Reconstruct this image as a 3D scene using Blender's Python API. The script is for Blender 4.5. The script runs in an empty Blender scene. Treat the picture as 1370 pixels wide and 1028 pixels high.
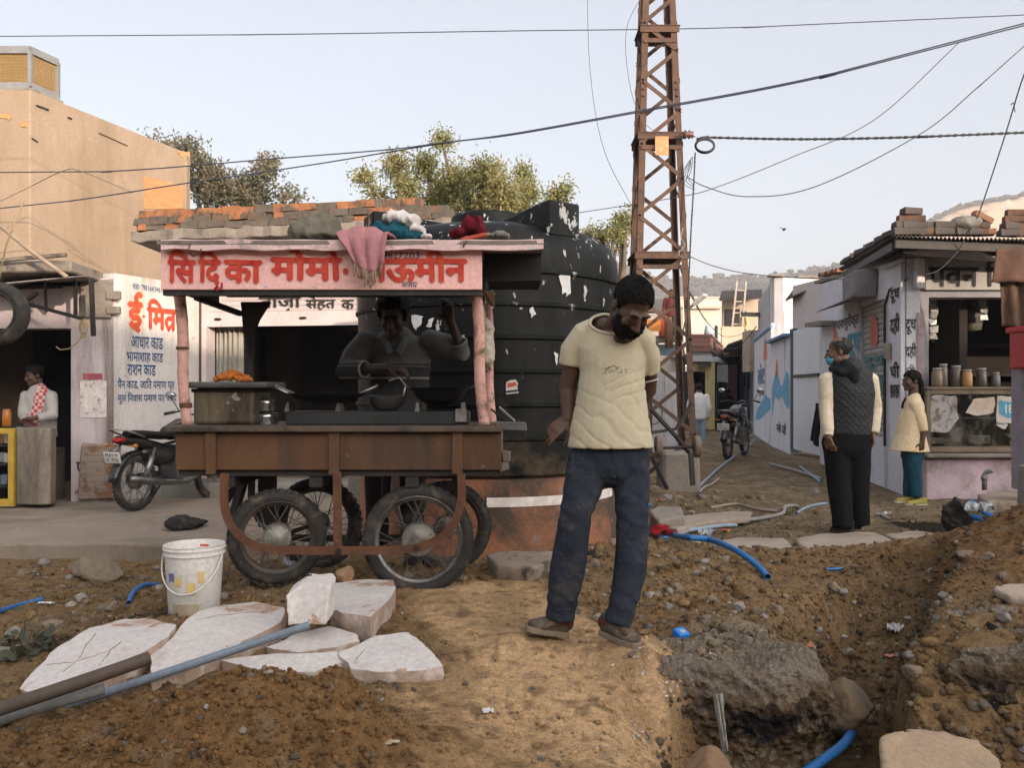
import bpy, bmesh, math, random
import numpy as np
from mathutils import Vector, Matrix, noise as mnoise
from math import sin, cos, pi, radians, sqrt, atan2
random.seed(7)
SC = bpy.context.scene
COL = SC.collection
F, PW, PH, CX, HY, CZ = 1150.0, 1370, 1028, 685.0, 525.0, 1.2

def P(px, py, d):
 """point seen at photo pixel (px, py) at depth d metres"""
 return Vector(((px - CX) / F * d, d, CZ - (py - HY) / F * d))

def V(*a): return Vector(a)

# ---------------------------------------------------------------- numpy noise
def _hash(ix, iy, seed):
 h = (ix * 374761393 + iy * 668265263 + seed * 974711) & 0x7fffffff
 h = ((h ^ (h >> 13)) * 1274126177) & 0x7fffffff
 return ((h ^ (h >> 16)) & 0xffff) / 65535.0
def vnoise(x, y, seed=0):
 x = np.asarray(x, float); y = np.asarray(y, float)
 ix = np.floor(x).astype(np.int64); iy = np.floor(y).astype(np.int64)
 fx = x - ix; fy = y - iy
 fx = fx * fx * (3 - 2 * fx); fy = fy * fy * (3 - 2 * fy)
 a = _hash(ix, iy, seed); b = _hash(ix + 1, iy, seed)
 c = _hash(ix, iy + 1, seed); d = _hash(ix + 1, iy + 1, seed)
 return (a * (1 - fx) + b * fx) * (1 - fy) + (c * (1 - fx) + d * fx) * fy
def fbm(x, y, seed=0, oct=4, gain=.5):
 s = 0; a = 1; t = 0
 for k in range(oct):
  s = s + a * vnoise(x * 2 ** k + 17.3 * k, y * 2 ** k - 9.1 * k, seed + k); t += a; a *= gain
 return s / t - .5
def sstep(a, b, x):
 t = np.clip((np.asarray(x, float) - a) / (b - a), 0, 1); return t * t * (3 - 2 * t)

# ---------------------------------------------------------------- mesh builder
class MB:
 def __init__(s): s.v = []; s.f = []; s.m = []; s.cur = 0
 def add(s, vs, fs):
  o = len(s.v); s.v += [tuple(p) for p in vs]
  s.f += [tuple(i + o for i in q) for q in fs]; s.m += [s.cur] * len(fs); return s
 def box(s, c, size, rz=0, R=None, taper=1.0, jit=0):
  x, y, z = size[0] / 2, size[1] / 2, size[2] / 2
  pts = [V(-x, -y, -z), V(x, -y, -z), V(x, y, -z), V(-x, y, -z), V(-x * taper, -y * taper, z), V(x * taper, -y * taper, z), V(x * taper, y * taper, z), V(-x * taper, y * taper, z)]
  if jit: pts = [p + V(random.uniform(-jit, jit), random.uniform(-jit, jit), random.uniform(-jit, jit)) for p in pts]
  M = (R if R is not None else Matrix.Rotation(rz, 3, 'Z')); c = Vector(c)
  return s.add([M @ p + c for p in pts], [(3, 2, 1, 0), (4, 5, 6, 7), (0, 1, 5, 4), (1, 2, 6, 5), (2, 3, 7, 6), (3, 0, 4, 7)])
 def bar(s, a, b, w, h=None, up=(0, 0, 1)):
  a = Vector(a); b = Vector(b); h = h or w; d = (b - a); L = d.length
  if L < 1e-6: return s
  d /= L; up = Vector(up)
  if abs(d.dot(up)) > .98: up = V(0, 1, 0)
  x = d.cross(up).normalized(); z = x.cross(d)
  R = Matrix((x, d, z)).transposed()
  return s.box((a + b) / 2, (w, L, h), R=R)
 def angle(s, a, b, w, t, up=(0, 0, 1), flip=1):
  """L-section steel between a and b"""
  a = Vector(a); b = Vector(b); d = (b - a).normalized(); up = Vector(up)
  x = d.cross(up).normalized(); z = x.cross(d)
  s.bar(a + x * flip * w / 2, b + x * flip * w / 2, w, t, up=z)
  s.bar(a + z * (w / 2 + t / 2) + x * flip * t / 2, b + z * (w / 2 + t / 2) + x * flip * t / 2, t, w, up=z); return s
 def tube(s, pts, r, n=10, cap=True, closed=False):
  pts = [Vector(p) for p in pts]; N = len(pts)
  rr = r if isinstance(r, (list, tuple)) else [r] * N
  vs = []; fs = []; ref = None
  for i, p in enumerate(pts):
   if closed: t = pts[(i + 1) % N] - pts[i - 1]
   else: t = pts[min(i + 1, N - 1)] - pts[max(i - 1, 0)]
   t.normalize()
   if ref is None:
    ref = V(0, 0, 1) if abs(t.z) < .9 else V(1, 0, 0)
    ref = (ref - t * ref.dot(t)).normalized()
   else:
    ref = ref - t * ref.dot(t)
    ref = ref.normalized() if ref.length > 1e-6 else t.orthogonal().normalized()
   b = t.cross(ref)
   q = rr[i] if isinstance(rr[i], (list, tuple)) else (rr[i], rr[i])
   for k in range(n):
    a = 2 * pi * k / n; vs.append(p + ref * cos(a) * q[0] + b * sin(a) * q[1])
  for i in range(N if closed else N - 1):
   j = (i + 1) % N
   for k in range(n):
    k2 = (k + 1) % n; fs.append((i * n + k, i * n + k2, j * n + k2, j * n + k))
  if cap and not closed:
   fs.append(tuple(range(n - 1, -1, -1))); fs.append(tuple((N - 1) * n + k for k in range(n)))
  return s.add(vs, fs)
 def lathe(s, prof, c=(0, 0, 0), n=24, axis='Z', R=None, a0=0, a1=2 * pi):
  c = Vector(c); vs = []; fs = []; full = abs(a1 - a0 - 2 * pi) < 1e-6
  cnt = n if full else n + 1
  for (r, z) in prof:
   for k in range(cnt):
    a = a0 + (a1 - a0) * k / n
    p = V(r * cos(a), r * sin(a), z)
    if axis == 'Y': p = V(p.x, p.z, p.y)
    elif axis == 'X': p = V(p.z, p.x, p.y)
    if R is not None: p = R @ p
    vs.append(p + c)
  for i in range(len(prof) - 1):
   for k in range(n):
    k2 = (k + 1) % cnt if full else k + 1
    q = (i * cnt + k, i * cnt + k2, (i + 1) * cnt + k2, (i + 1) * cnt + k)
    fs.append(q if axis == 'Z' else q[::-1])
  return s.add(vs, fs)
 def prism(s, poly, vec):
  """extrude polygon (list of 3d points) along vec"""
  poly = [Vector(p) for p in poly]; n = len(poly); vec = Vector(vec)
  vs = poly + [p + vec for p in poly]
  fs = [tuple(range(n - 1, -1, -1)), tuple(range(n, 2 * n))] + [(i, (i + 1) % n, (i + 1) % n + n, i + n) for i in range(n)]
  return s.add(vs, fs)
 def ell(s, c, r, R=None, nu=14, nv=9):
  c = Vector(c); vs = []; fs = []
  r = r if isinstance(r, (list, tuple)) else (r, r, r)
  for i in range(1, nv):
   t = pi * i / nv
   for k in range(nu):
    a = 2 * pi * k / nu; p = V(r[0] * sin(t) * cos(a), r[1] * sin(t) * sin(a), r[2] * cos(t))
    vs.append((R @ p if R is not None else p) + c)
  top = V(0, 0, r[2]); bot = V(0, 0, -r[2])
  vs.append((R @ top if R is not None else top) + c); vs.append((R @ bot if R is not None else bot) + c)
  T = len(vs) - 2
  for i in range(nv - 2):
   for k in range(nu):
    k2 = (k + 1) % nu; fs.append((i * nu + k, (i + 1) * nu + k, (i + 1) * nu + k2, i * nu + k2))
  for k in range(nu):
   k2 = (k + 1) % nu; fs.append((T, k, k2)); fs.append((T + 1, (nv - 2) * nu + k2, (nv - 2) * nu + k))
  return s.add(vs, fs)
 def limb(s, pts, rad, n=14, side=None, c0=True, c1=True):
  """closed tapered tube with rounded ends; rad entries r or (r_side, r_depth); side = fixed side vector"""
  pts = [Vector(p) for p in pts]; rad = [q if isinstance(q, (list, tuple)) else (q, q) for q in rad]
  d0 = (pts[0] - pts[1]).normalized(); d1 = (pts[-1] - pts[-2]).normalized()
  pp = []; rr = []
  for a in ((75, 45, 20) if c0 else ()):
   m = min(rad[0]); pp.append(pts[0] + d0 * m * sin(radians(a)) * .8); rr.append((rad[0][0] * cos(radians(a)), rad[0][1] * cos(radians(a))))
  pp += pts; rr += rad
  for a in ((20, 45, 75) if c1 else ()):
   m = min(rad[-1]); pp.append(pts[-1] + d1 * m * sin(radians(a)) * .8); rr.append((rad[-1][0] * cos(radians(a)), rad[-1][1] * cos(radians(a))))
  # smooth subdivision between
  N = len(pp); vs = []; fs = []; ref = Vector(side) if side is not None else None
  for i, p in enumerate(pp):
   t = (pp[min(i + 1, N - 1)] - pp[max(i - 1, 0)]).normalized()
   if side is not None: ref = Vector(side)
   elif ref is None: ref = V(1, 0, 0) if abs(t.x) < .9 else V(0, 1, 0)
   rv = ref - t * ref.dot(t)
   rv = rv.normalized() if rv.length > 1e-5 else t.orthogonal().normalized()
   if side is None: ref = rv
   b = t.cross(rv)
   for k in range(n):
    a = 2 * pi * k / n; vs.append(p + rv * cos(a) * rr[i][0] + b * sin(a) * rr[i][1])
  for i in range(N - 1):
   for k in range(n):
    k2 = (k + 1) % n; fs.append((i * n + k, i * n + k2, (i + 1) * n + k2, (i + 1) * n + k))
  fs.append(tuple(range(n - 1, -1, -1))); fs.append(tuple((N - 1) * n + k for k in range(n)))
  return s.add(vs, fs)
 def mesh(s, name='m'):
  me = bpy.data.meshes.new(name); me.from_pydata(s.v, [], s.f); me.update(); return me
 def build(s, name, mat, parent=None, smooth=False, local=False, bevel=0, seg=1, fix=True):
  me = s.mesh(name)
  return finish(me, name, mat, parent, smooth, local, bevel, seg, fix, s.m)

def woff(o):
 w = V(0, 0, 0)
 while o is not None: w += o.location; o = o.parent
 return w

def finish(me, name, mat, parent=None, smooth=False, local=False, bevel=0, seg=1, fix=True, midx=None):
 if fix or bevel:
  bm = bmesh.new(); bm.from_mesh(me)
  if fix: bmesh.ops.recalc_face_normals(bm, faces=bm.faces[:])
  if bevel:
   ed = [e for e in bm.edges if len(e.link_faces) == 2 and e.calc_face_angle(0) > .6]
   bmesh.ops.bevel(bm, geom=ed, offset=bevel, segments=seg, affect='EDGES', profile=.5)
  bm.to_mesh(me); bm.free()
 o = bpy.data.objects.new(name, me); COL.objects.link(o)
 mats = mat if isinstance(mat, (list, tuple)) else [mat]
 for q in mats: me.materials.append(q)
 if midx and len(mats) > 1 and not bevel: me.polygons.foreach_set('material_index', midx)
 if smooth: me.polygons.foreach_set('use_smooth', [True] * len(me.polygons))
 if smooth == 'auto':
  try: me.set_sharp_from_angle(angle=radians(38))
  except Exception: pass
 if parent is not None:
  o.parent = parent
  if not local: me.transform(Matrix.Translation(-woff(parent)))
 elif not local and len(me.vertices):
  n = len(me.vertices); a = np.empty(n * 3); me.vertices.foreach_get('co', a); a = a.reshape(-1, 3)
  c = V((a[:, 0].min() + a[:, 0].max()) / 2, (a[:, 1].min() + a[:, 1].max()) / 2, a[:, 2].min())
  me.transform(Matrix.Translation(-c)); o.location = c
 me.update(); return o

def tag(o, label=None, cat=None, group=None, kind=None):
 if label: o['label'] = label
 if cat: o['category'] = cat
 if group: o['group'] = group
 if kind: o['kind'] = kind
 return o
def thing(name, label, cat, loc=(0, 0, 0), rz=0, group=None):
 o = bpy.data.objects.new(name, None); COL.objects.link(o); o.location = loc; o.rotation_euler = (0, 0, rz)
 o.empty_display_size = .1
 return tag(o, label, cat, group)
def copy_tree(o, parent=None):
 c = o.copy(); COL.objects.link(c)
 if parent is not None: c.parent = parent
 for ch in list(o.children): copy_tree(ch, c)
 return c

# union of overlapping closed shapes -> one continuous skin
def remeshed(mb, voxel, smooth=2, name='body'):
 me = mb.mesh(name)
 bm = bmesh.new(); bm.from_mesh(me); bmesh.ops.recalc_face_normals(bm, faces=bm.faces[:]); bm.to_mesh(me); bm.free()
 o = bpy.data.objects.new('tmp', me); COL.objects.link(o)
 m = o.modifiers.new('r', 'REMESH'); m.mode = 'VOXEL'; m.voxel_size = voxel; m.adaptivity = 0
 if smooth:
  q = o.modifiers.new('s', 'SMOOTH'); q.factor = .5; q.iterations = smooth
 dg = bpy.context.evaluated_depsgraph_get()
 dg.update()
 out = bpy.data.meshes.new_from_object(o.evaluated_get(dg))
 bpy.data.objects.remove(o); return out
def coords(me):
 a = np.empty(len(me.vertices) * 3); me.vertices.foreach_get('co', a); return a.reshape(-1, 3)
def normals(me):
 a = np.empty(len(me.vertices) * 3); me.vertices.foreach_get('normal', a); return a.reshape(-1, 3)
def setco(me, a): me.vertices.foreach_set('co', np.ascontiguousarray(a).ravel()); me.update()
def noise3(a, s, seed=0, oct=3):
 """cheap 3d-ish fbm from three 2d fbms"""
 x, y, z = a[:, 0] * s, a[:, 1] * s, a[:, 2] * s
 return (fbm(x + .37 * z, y - .53 * z, seed, oct) + fbm(y + .41 * x, z + .23 * x, seed + 31, oct) + fbm(z - .31 * y, x + .6 * y, seed + 77, oct)) / 1.6
def rough_mesh(me, amp, s, seed=0, oct=3):
 a = coords(me); n = normals(me); setco(me, a + n * (noise3(a, s, seed, oct) * amp * 2)[:, None]); return me

# ---------------------------------------------------------------- materials
_M = {}
class NT:
 def __init__(s, name):
  s.m = bpy.data.materials.new(name); s.m.use_nodes = True; s.t = s.m.node_tree; s.t.nodes.clear()
  s.out = s.n('ShaderNodeOutputMaterial'); s.b = s.n('ShaderNodeBsdfPrincipled'); s.l(s.b, 'BSDF', s.out, 'Surface')
 def n(s, t, **k):
  q = s.t.nodes.new(t)
  for a, b in k.items(): setattr(q, a, b)
  return q
 def l(s, a, ao, b, bi): s.t.links.new(a.outputs[ao], b.inputs[bi])
 def co(s, kind='Object'):
  if not hasattr(s, '_co'): s._co = s.n('ShaderNodeTexCoord')
  return s._co, kind
 def noise(s, scale, detail=5, rough=.6, vec=None, dist=0):
  q = s.n('ShaderNodeTexNoise'); q.inputs['Scale'].default_value = scale; q.inputs['Detail'].default_value = detail
  q.inputs['Roughness'].default_value = rough; q.inputs['Distortion'].default_value = dist
  a = vec or s.co(); s.l(a[0], a[1], q, 'Vector'); return (q, 'Fac')
 def ramp(s, src, lo, hi):
  q = s.n('ShaderNodeMapRange'); q.inputs['From Min'].default_value = lo; q.inputs['From Max'].default_value = hi
  q.clamp = True; s.l(src[0], src[1], q, 'Value'); return (q, 'Result')
 def mix(s, f, a, b, mode='MIX'):
  q = s.n('ShaderNodeMix', data_type='RGBA', blend_type=mode)
  if isinstance(f, tuple): s.t.links.new(f[0].outputs[f[1]], q.inputs[0])
  else: q.inputs[0].default_value = f
  for v, i in ((a, 6), (b, 7)):
   if isinstance(v[0], (int, float)): q.inputs[i].default_value = (*v[:3], 1)
   else: s.t.links.new(v[0].outputs[v[1]], q.inputs[i])
  return (q, 'Result') if False else (q, 2)
 def math(s, op, a, b=None):
  q = s.n('ShaderNodeMath', operation=op)
  for v, i in ((a, 0), (b, 1)):
   if v is None: continue
   if isinstance(v, tuple): s.t.links.new(v[0].outputs[v[1]], q.inputs[i])
   else: q.inputs[i].default_value = v
  return (q, 0)
 def mapping(s, scale, src=None, rot=(0, 0, 0)):
  q = s.n('ShaderNodeMapping'); q.inputs['Scale'].default_value = scale; q.inputs['Rotation'].default_value = rot
  a = src or s.co(); s.l(a[0], a[1], q, 'Vector'); return (q, 'Vector')
 def setcol(s, c):
  if isinstance(c[0], (int, float)): s.b.inputs['Base Color'].default_value = (*c[:3], 1)
  else: s.t.links.new(c[0].outputs[c[1]], s.b.inputs['Base Color'])
 def bump(s, h, strength=.3, dist=.01):
  q = s.n('ShaderNodeBump'); q.inputs['Strength'].default_value = strength; q.inputs['Distance'].default_value = dist
  s.t.links.new(h[0].outputs[h[1]], q.inputs['Height']); s.l(q, 'Normal', s.b, 'Normal')
 def set(s, **k):
  for a, b in k.items():
   a = a.replace('_', ' ')
   if a in s.b.inputs:
    if isinstance(b, tuple) and not isinstance(b[0], (int, float)): s.t.links.new(b[0].outputs[b[1]], s.b.inputs[a])
    else: s.b.inputs[a].default_value = b
  return s.m

def mat(name, c1, c2=None, c3=None, scale=6, rough=.85, bump=.25, bscale=60, metal=0, stain=(.55, .7), sscale=2.2, streak=False, bdist=.01, spec=.35, c4=None, s4=(.62, .66), scale4=9, trans=0, objvar=0):
 """mottled surface: c1/c2 broad noise, c3 blotchy stains (streak = run downwards), c4 sharp-edged chips"""
 if name in _M: return _M[name]
 t = NT(name); c2 = c2 or tuple(x * .75 for x in c1)
 a = t.mix(t.ramp(t.noise(scale, 6, .65), .35, .65), c1, c2)
 if c3:
  vec = t.mapping((1, 1, .18)) if streak else None
  a = t.mix(t.ramp(t.noise(sscale, 7, .68, vec, .4), *stain), a, c3)
 if c4: a = t.mix(t.ramp(t.noise(scale4, 6, .6), *s4), a, c4)
 fine = t.noise(bscale, 4, .7)
 a = t.mix(.5, a, t.mix(t.ramp(fine, .3, .7), tuple(x * .6 for x in (1, 1, 1)), (1.25, 1.25, 1.25)), 'MULTIPLY')
 if objvar:
  oi = t.n('ShaderNodeObjectInfo'); hv = t.n('ShaderNodeHueSaturation')
  t.t.links.new(t.ramp((oi, 'Random'), 0, 1)[0].outputs[0], hv.inputs['Value']) if False else None
 t.setcol(a); t.set(Roughness=rough, Metallic=metal, Specular_IOR_Level=spec)
 if trans: t.set(Transmission_Weight=trans)
 if bump: t.bump(t.math('ADD', t.noise(scale * 1.5, 5, .7), t.math('MULTIPLY', fine, .5)), bump, bdist)
 _M[name] = t.m; return t.m
def flat(name, c, rough=.6, metal=0, spec=.4, bump=0, emit=None):
 if name in _M: return _M[name]
 t = NT(name); a = t.mix(t.ramp(t.noise(14, 5, .65), .3, .7), tuple(x * 1.12 for x in c), tuple(x * .82 for x in c))
 t.setcol(a); t.set(Roughness=t.ramp(t.noise(9, 4, .6), -.6 / max(rough, .1), 1.4 / max(rough, .1)) if False else rough, Metallic=metal, Specular_IOR_Level=spec)
 if bump: t.bump(t.noise(80, 4, .7), bump, .004)
 if emit: t.set(Emission_Color=(*emit[:3], 1), Emission_Strength=emit[3])
 _M[name] = t.m; return t.m
def cloth(name, c, c2=None, c3=None, weave=900, rough=.92, bump=.35, stain=(.58, .72), sscale=5, foldscale=14):
 if name in _M: return _M[name]
 t = NT(name); c2 = c2 or tuple(x * .8 for x in c)
 a = t.mix(t.ramp(t.noise(7, 6, .65), .35, .65), c, c2)
 if c3: a = t.mix(t.ramp(t.noise(sscale, 6, .7, None, .5), *stain), a, c3)
 fine = t.noise(weave * .35, 2, .6)
 a = t.mix(.35, a, t.mix(t.ramp(fine, .3, .7), (.7, .7, .7), (1.2, 1.2, 1.2)), 'MULTIPLY')
 t.setcol(a); t.set(Roughness=rough, Specular_IOR_Level=.12)
 t.bump(t.math('ADD', t.noise(foldscale, 3, .5, None, .8), t.math('MULTIPLY', fine, .12)), bump, .02)
 _M[name] = t.m; return t.m
def brickmat(name, c1, c2, mortar, scale=1, rough=.9, bump=.6, plaster=None, pl=(.5, .56), plscale=1.4, w=.23, h=.075, axis='XZ'):
 if name in _M: return _M[name]
 t = NT(name); q = t.n('ShaderNodeTexBrick')
 rot = {'XZ': (radians(-90), 0, 0), 'YZ': (radians(-90), 0, radians(-90)), 'XY': (0, 0, 0)}[axis]
 sx = t.n('ShaderNodeSeparateXYZ'); c = t.co(); t.l(c[0], c[1], sx, 'Vector'); cb = t.n('ShaderNodeCombineXYZ')
 if axis == 'XZ':
  s2 = t.math('ADD', (sx, 'X'), (sx, 'Y')); t.l(s2[0], 0, cb, 'X'); t.l(sx, 'Z', cb, 'Y')
 else:
  t.l(sx, axis[0], cb, 'X'); t.l(sx, axis[1], cb, 'Y')
 t.l(cb, 'Vector', q, 'Vector')
 q.inputs['Color1'].default_value = (*c1, 1); q.inputs['Color2'].default_value = (*c2, 1); q.inputs['Mortar'].default_value = (*mortar, 1)
 q.inputs['Scale'].default_value = 1; q.inputs['Brick Width'].default_value = w; q.inputs['Row Height'].default_value = h; q.inputs['Mortar Size'].default_value = .009
 q.inputs['Mortar Smooth'].default_value = .4
 a = t.mix(t.ramp(t.noise(30, 5, .7), .25, .75), (q, 'Color'), tuple(x * .55 for x in c1), 'MIX')
 a = t.mix(.4, a, (q, 'Color'))
 hgt = t.math('SUBTRACT', t.math('MULTIPLY', t.noise(40, 5, .7), .5), (q, 'Fac'))
 if plaster:
  f = t.ramp(t.noise(plscale, 6, .65, None, .3), *pl); a = t.mix(f, a, plaster)
  hgt = t.math('ADD', hgt, t.math('MULTIPLY', f, 1.2))
 t.setcol(a); t.set(Roughness=rough, Specular_IOR_Level=.2); t.bump(hgt, bump, .012)
 _M[name] = t.m; return t.m

# ---------------------------------------------------------------- lettering
def letters(body, name, m, origin, right, up, height, parent=None, width=None, bold=0, rag=.0, lift=.004, shear=0, local=False, extra=None, em=None):
 """hand-painted word laid on a surface: origin = lower left (shirorekha hangs at about .63 of the glyph height)"""
 c = bpy.data.curves.new(name, 'FONT'); c.body = body; c.resolution_u = 4; c.shear = shear
 o = bpy.data.objects.new(name, c); COL.objects.link(o)
 dg = bpy.context.evaluated_depsgraph_get(); dg.update()
 me = bpy.data.meshes.new_from_object(o.evaluated_get(dg)); bpy.data.objects.remove(o); bpy.data.curves.remove(c)
 a = coords(me)
 if bold:                                            # thicker brush: the strokes laid again, shifted, a hair apart
  bm = bmesh.new()
  for k, (dx, dy) in enumerate(((0, 0), (1, 0), (-1, 0), (0, 1), (0, -1))):
   m2 = me.copy(); m2.transform(Matrix.Translation((dx * bold, dy * bold, k * .0004))); bm.from_mesh(m2)
  bm.to_mesh(me); bm.free(); a = coords(me)
 if extra:
  # strokes / small glyph overlays in em units
  mb = MB()
  for st in extra:
   pts, w = st
   for (p, q) in zip(pts[:-1], pts[1:]):
    p = V(*p, 0); q = V(*q, 0); d = (q - p).normalized(); nn = V(-d.y, d.x, 0) * w / 2
    mb.add([p - nn - d * w * .3, q - nn + d * w * .3, q + nn + d * w * .3, p + nn - d * w * .3], [(0, 1, 2, 3)])
  bm = bmesh.new(); bm.from_mesh(me); m2 = mb.mesh(); bm.from_mesh(m2); bm.to_mesh(me); bm.free(); a = coords(me)
 x0, x1 = a[:, 0].min(), a[:, 0].max(); y0, y1 = a[:, 1].min(), a[:, 1].max()
 s = em or height / (y1 - y0); sx = s if width is None else width / (x1 - x0)
 if em: y0 = 0
 u = (a[:, 0] - x0) * sx; w = (a[:, 1] - y0) * s
 if rag:
  du = fbm(u / height * 5, w / height * 5, 3, 3) * rag * height; dw = fbm(u / height * 5 + 50, w / height * 5, 9, 3) * rag * height
  u = u + du; w = w + dw
 r = np.array(Vector(right).normalized()); p = np.array(Vector(up).normalized()); nrm = np.cross(r, p)
 co = np.array(Vector(origin))[None] + u[:, None] * r + w[:, None] * p + nrm * (lift + a[:, 2:3])
 setco(me, co)
 return finish(me, name, m, parent, False, local, fix=False)

def paint(name, c, wear=.5, scale=25, c2=None):
 """sign paint with worn gaps"""
 if name in _M: return _M[name]
 t = NT(name); c2 = c2 or tuple(min(1, x * 1.35 + .03) for x in c)
 t.setcol(t.mix(t.ramp(t.noise(11, 5, .7), .38, .66), c, c2)); t.set(Roughness=.75, Specular_IOR_Level=.3)
 t.set(Alpha=t.ramp(t.noise(scale, 6, .7), .24 + wear * .22, .27 + wear * .24))
 _M[name] = t.m; return t.m
# ================================================================ camera, light, sky
cam = bpy.data.cameras.new('camera'); co_ = bpy.data.objects.new('camera', cam); COL.objects.link(co_)
cam.sensor_width = 36; cam.lens = F / PW * 36; cam.shift_y = (HY - PH / 2) / PW
cam.clip_end = 6000; cam.clip_start = .05
co_.location = (0, 0, CZ); co_.rotation_euler = (pi / 2, 0, 0); SC.camera = co_
cam.dof.use_dof = False
SUN_EL, SUN_AZ = radians(10.5), radians(146)      # low sun behind the camera, to its right
sdir = V(sin(SUN_AZ) * cos(SUN_EL), cos(SUN_AZ) * cos(SUN_EL), sin(SUN_EL))
L = bpy.data.lights.new('sun', 'SUN'); L.energy = 2.0; L.angle = radians(.6); L.color = (1, .80, .62)
lo = bpy.data.objects.new('sun', L); COL.objects.link(lo); lo.rotation_euler = (-sdir).to_track_quat('-Z', 'Y').to_euler(); lo.location = (5, -5, 20)
w = bpy.data.worlds.new('World'); SC.world = w; w.use_nodes = True
nt = w.node_tree; bg = nt.nodes['Background']
sky = nt.nodes.new('ShaderNodeTexSky'); sky.sky_type = 'NISHITA'; sky.sun_disc = False
sky.sun_elevation = SUN_EL; sky.sun_rotation = SUN_AZ; sky.altitude = 300; sky.air_density = 1.0; sky.dust_density = 4.0; sky.ozone_density = 1.0
hs = nt.nodes.new('ShaderNodeHueSaturation'); hs.inputs['Saturation'].default_value = .62     # milky winter haze over the whole sky
mx = nt.nodes.new('ShaderNodeMix'); mx.data_type = 'RGBA'; mx.inputs[0].default_value = .58; mx.inputs[7].default_value = (1.95, 2.02, 2.25, 1)
nt.links.new(sky.outputs[0], hs.inputs['Color']); nt.links.new(hs.outputs[0], mx.inputs[6])
# broad dusty glow of the sky round the low sun, added to brighten the shade
def wn(t, **k):
 q = nt.nodes.new(t)
 for a_, b_ in k.items(): setattr(q, a_, b_)
 return q
gt_ = wn('ShaderNodeTexCoord'); dt_ = wn('ShaderNodeVectorMath', operation='DOT_PRODUCT'); dt_.inputs[1].default_value = tuple(sdir); nt.links.new(gt_.outputs['Generated'], dt_.inputs[0])
m0 = wn('ShaderNodeMath', operation='MAXIMUM'); m0.inputs[1].default_value = 0; nt.links.new(dt_.outputs['Value'], m0.inputs[0])
m1 = wn('ShaderNodeMath', operation='POWER'); m1.inputs[1].default_value = 2.0; nt.links.new(m0.outputs[0], m1.inputs[0])
m2 = wn('ShaderNodeVectorMath', operation='SCALE'); m2.inputs[0].default_value = (9.0, 8.4, 7.7); nt.links.new(m1.outputs[0], m2.inputs['Scale'])
ad = wn('ShaderNodeVectorMath', operation='ADD'); nt.links.new(mx.outputs[2], ad.inputs[0]); nt.links.new(m2.outputs[0], ad.inputs[1]); nt.links.new(ad.outputs[0], bg.inputs['Color'])
bg.inputs['Strength'].default_value = .15
vs_ = SC.view_settings; vs_.view_transform = 'Standard'; vs_.look = 'None'; vs_.exposure = 1.3; vs_.gamma = 1
try: SC.cycles.max_bounces = 6; SC.cycles.diffuse_bounces = 3; SC.cycles.transparent_max_bounces = 12; SC.cycles.use_denoising = True
except Exception: pass

# ================================================================ terrain
def gbump(x, y, cx, cy, rx, ry, h, rot=0, p=2):
 dx, dy = x - cx, y - cy
 c, s = cos(rot), sin(rot); u = (dx * c + dy * s) / rx; v = (-dx * s + dy * c) / ry
 return h * np.exp(-(u * u + v * v) ** (p / 2))
def segd(x, y, pts):
 """distance to polyline and interpolated third value"""
 best = np.full(np.shape(x), 1e9); val = np.zeros(np.shape(x))
 for a, b in zip(pts[:-1], pts[1:]):
  dx, dy = b[0] - a[0], b[1] - a[1]; t = np.clip(((x - a[0]) * dx + (y - a[1]) * dy) / (dx * dx + dy * dy), 0, 1)
  d = np.hypot(x - a[0] - t * dx, y - a[1] - t * dy); m = d < best
  best = np.where(m, d, best); val = np.where(m, a[2] + t * (b[2] - a[2]), val)
 return best, val
TRENCH = [(.93, 1.9, .62), (.95, 3.12, .58), (1.40, 3.72, .50), (1.80, 4.35, .42), (2.15, 4.95, .27), (2.55, 5.55, .13)]
FT = [.048, .088]
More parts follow.
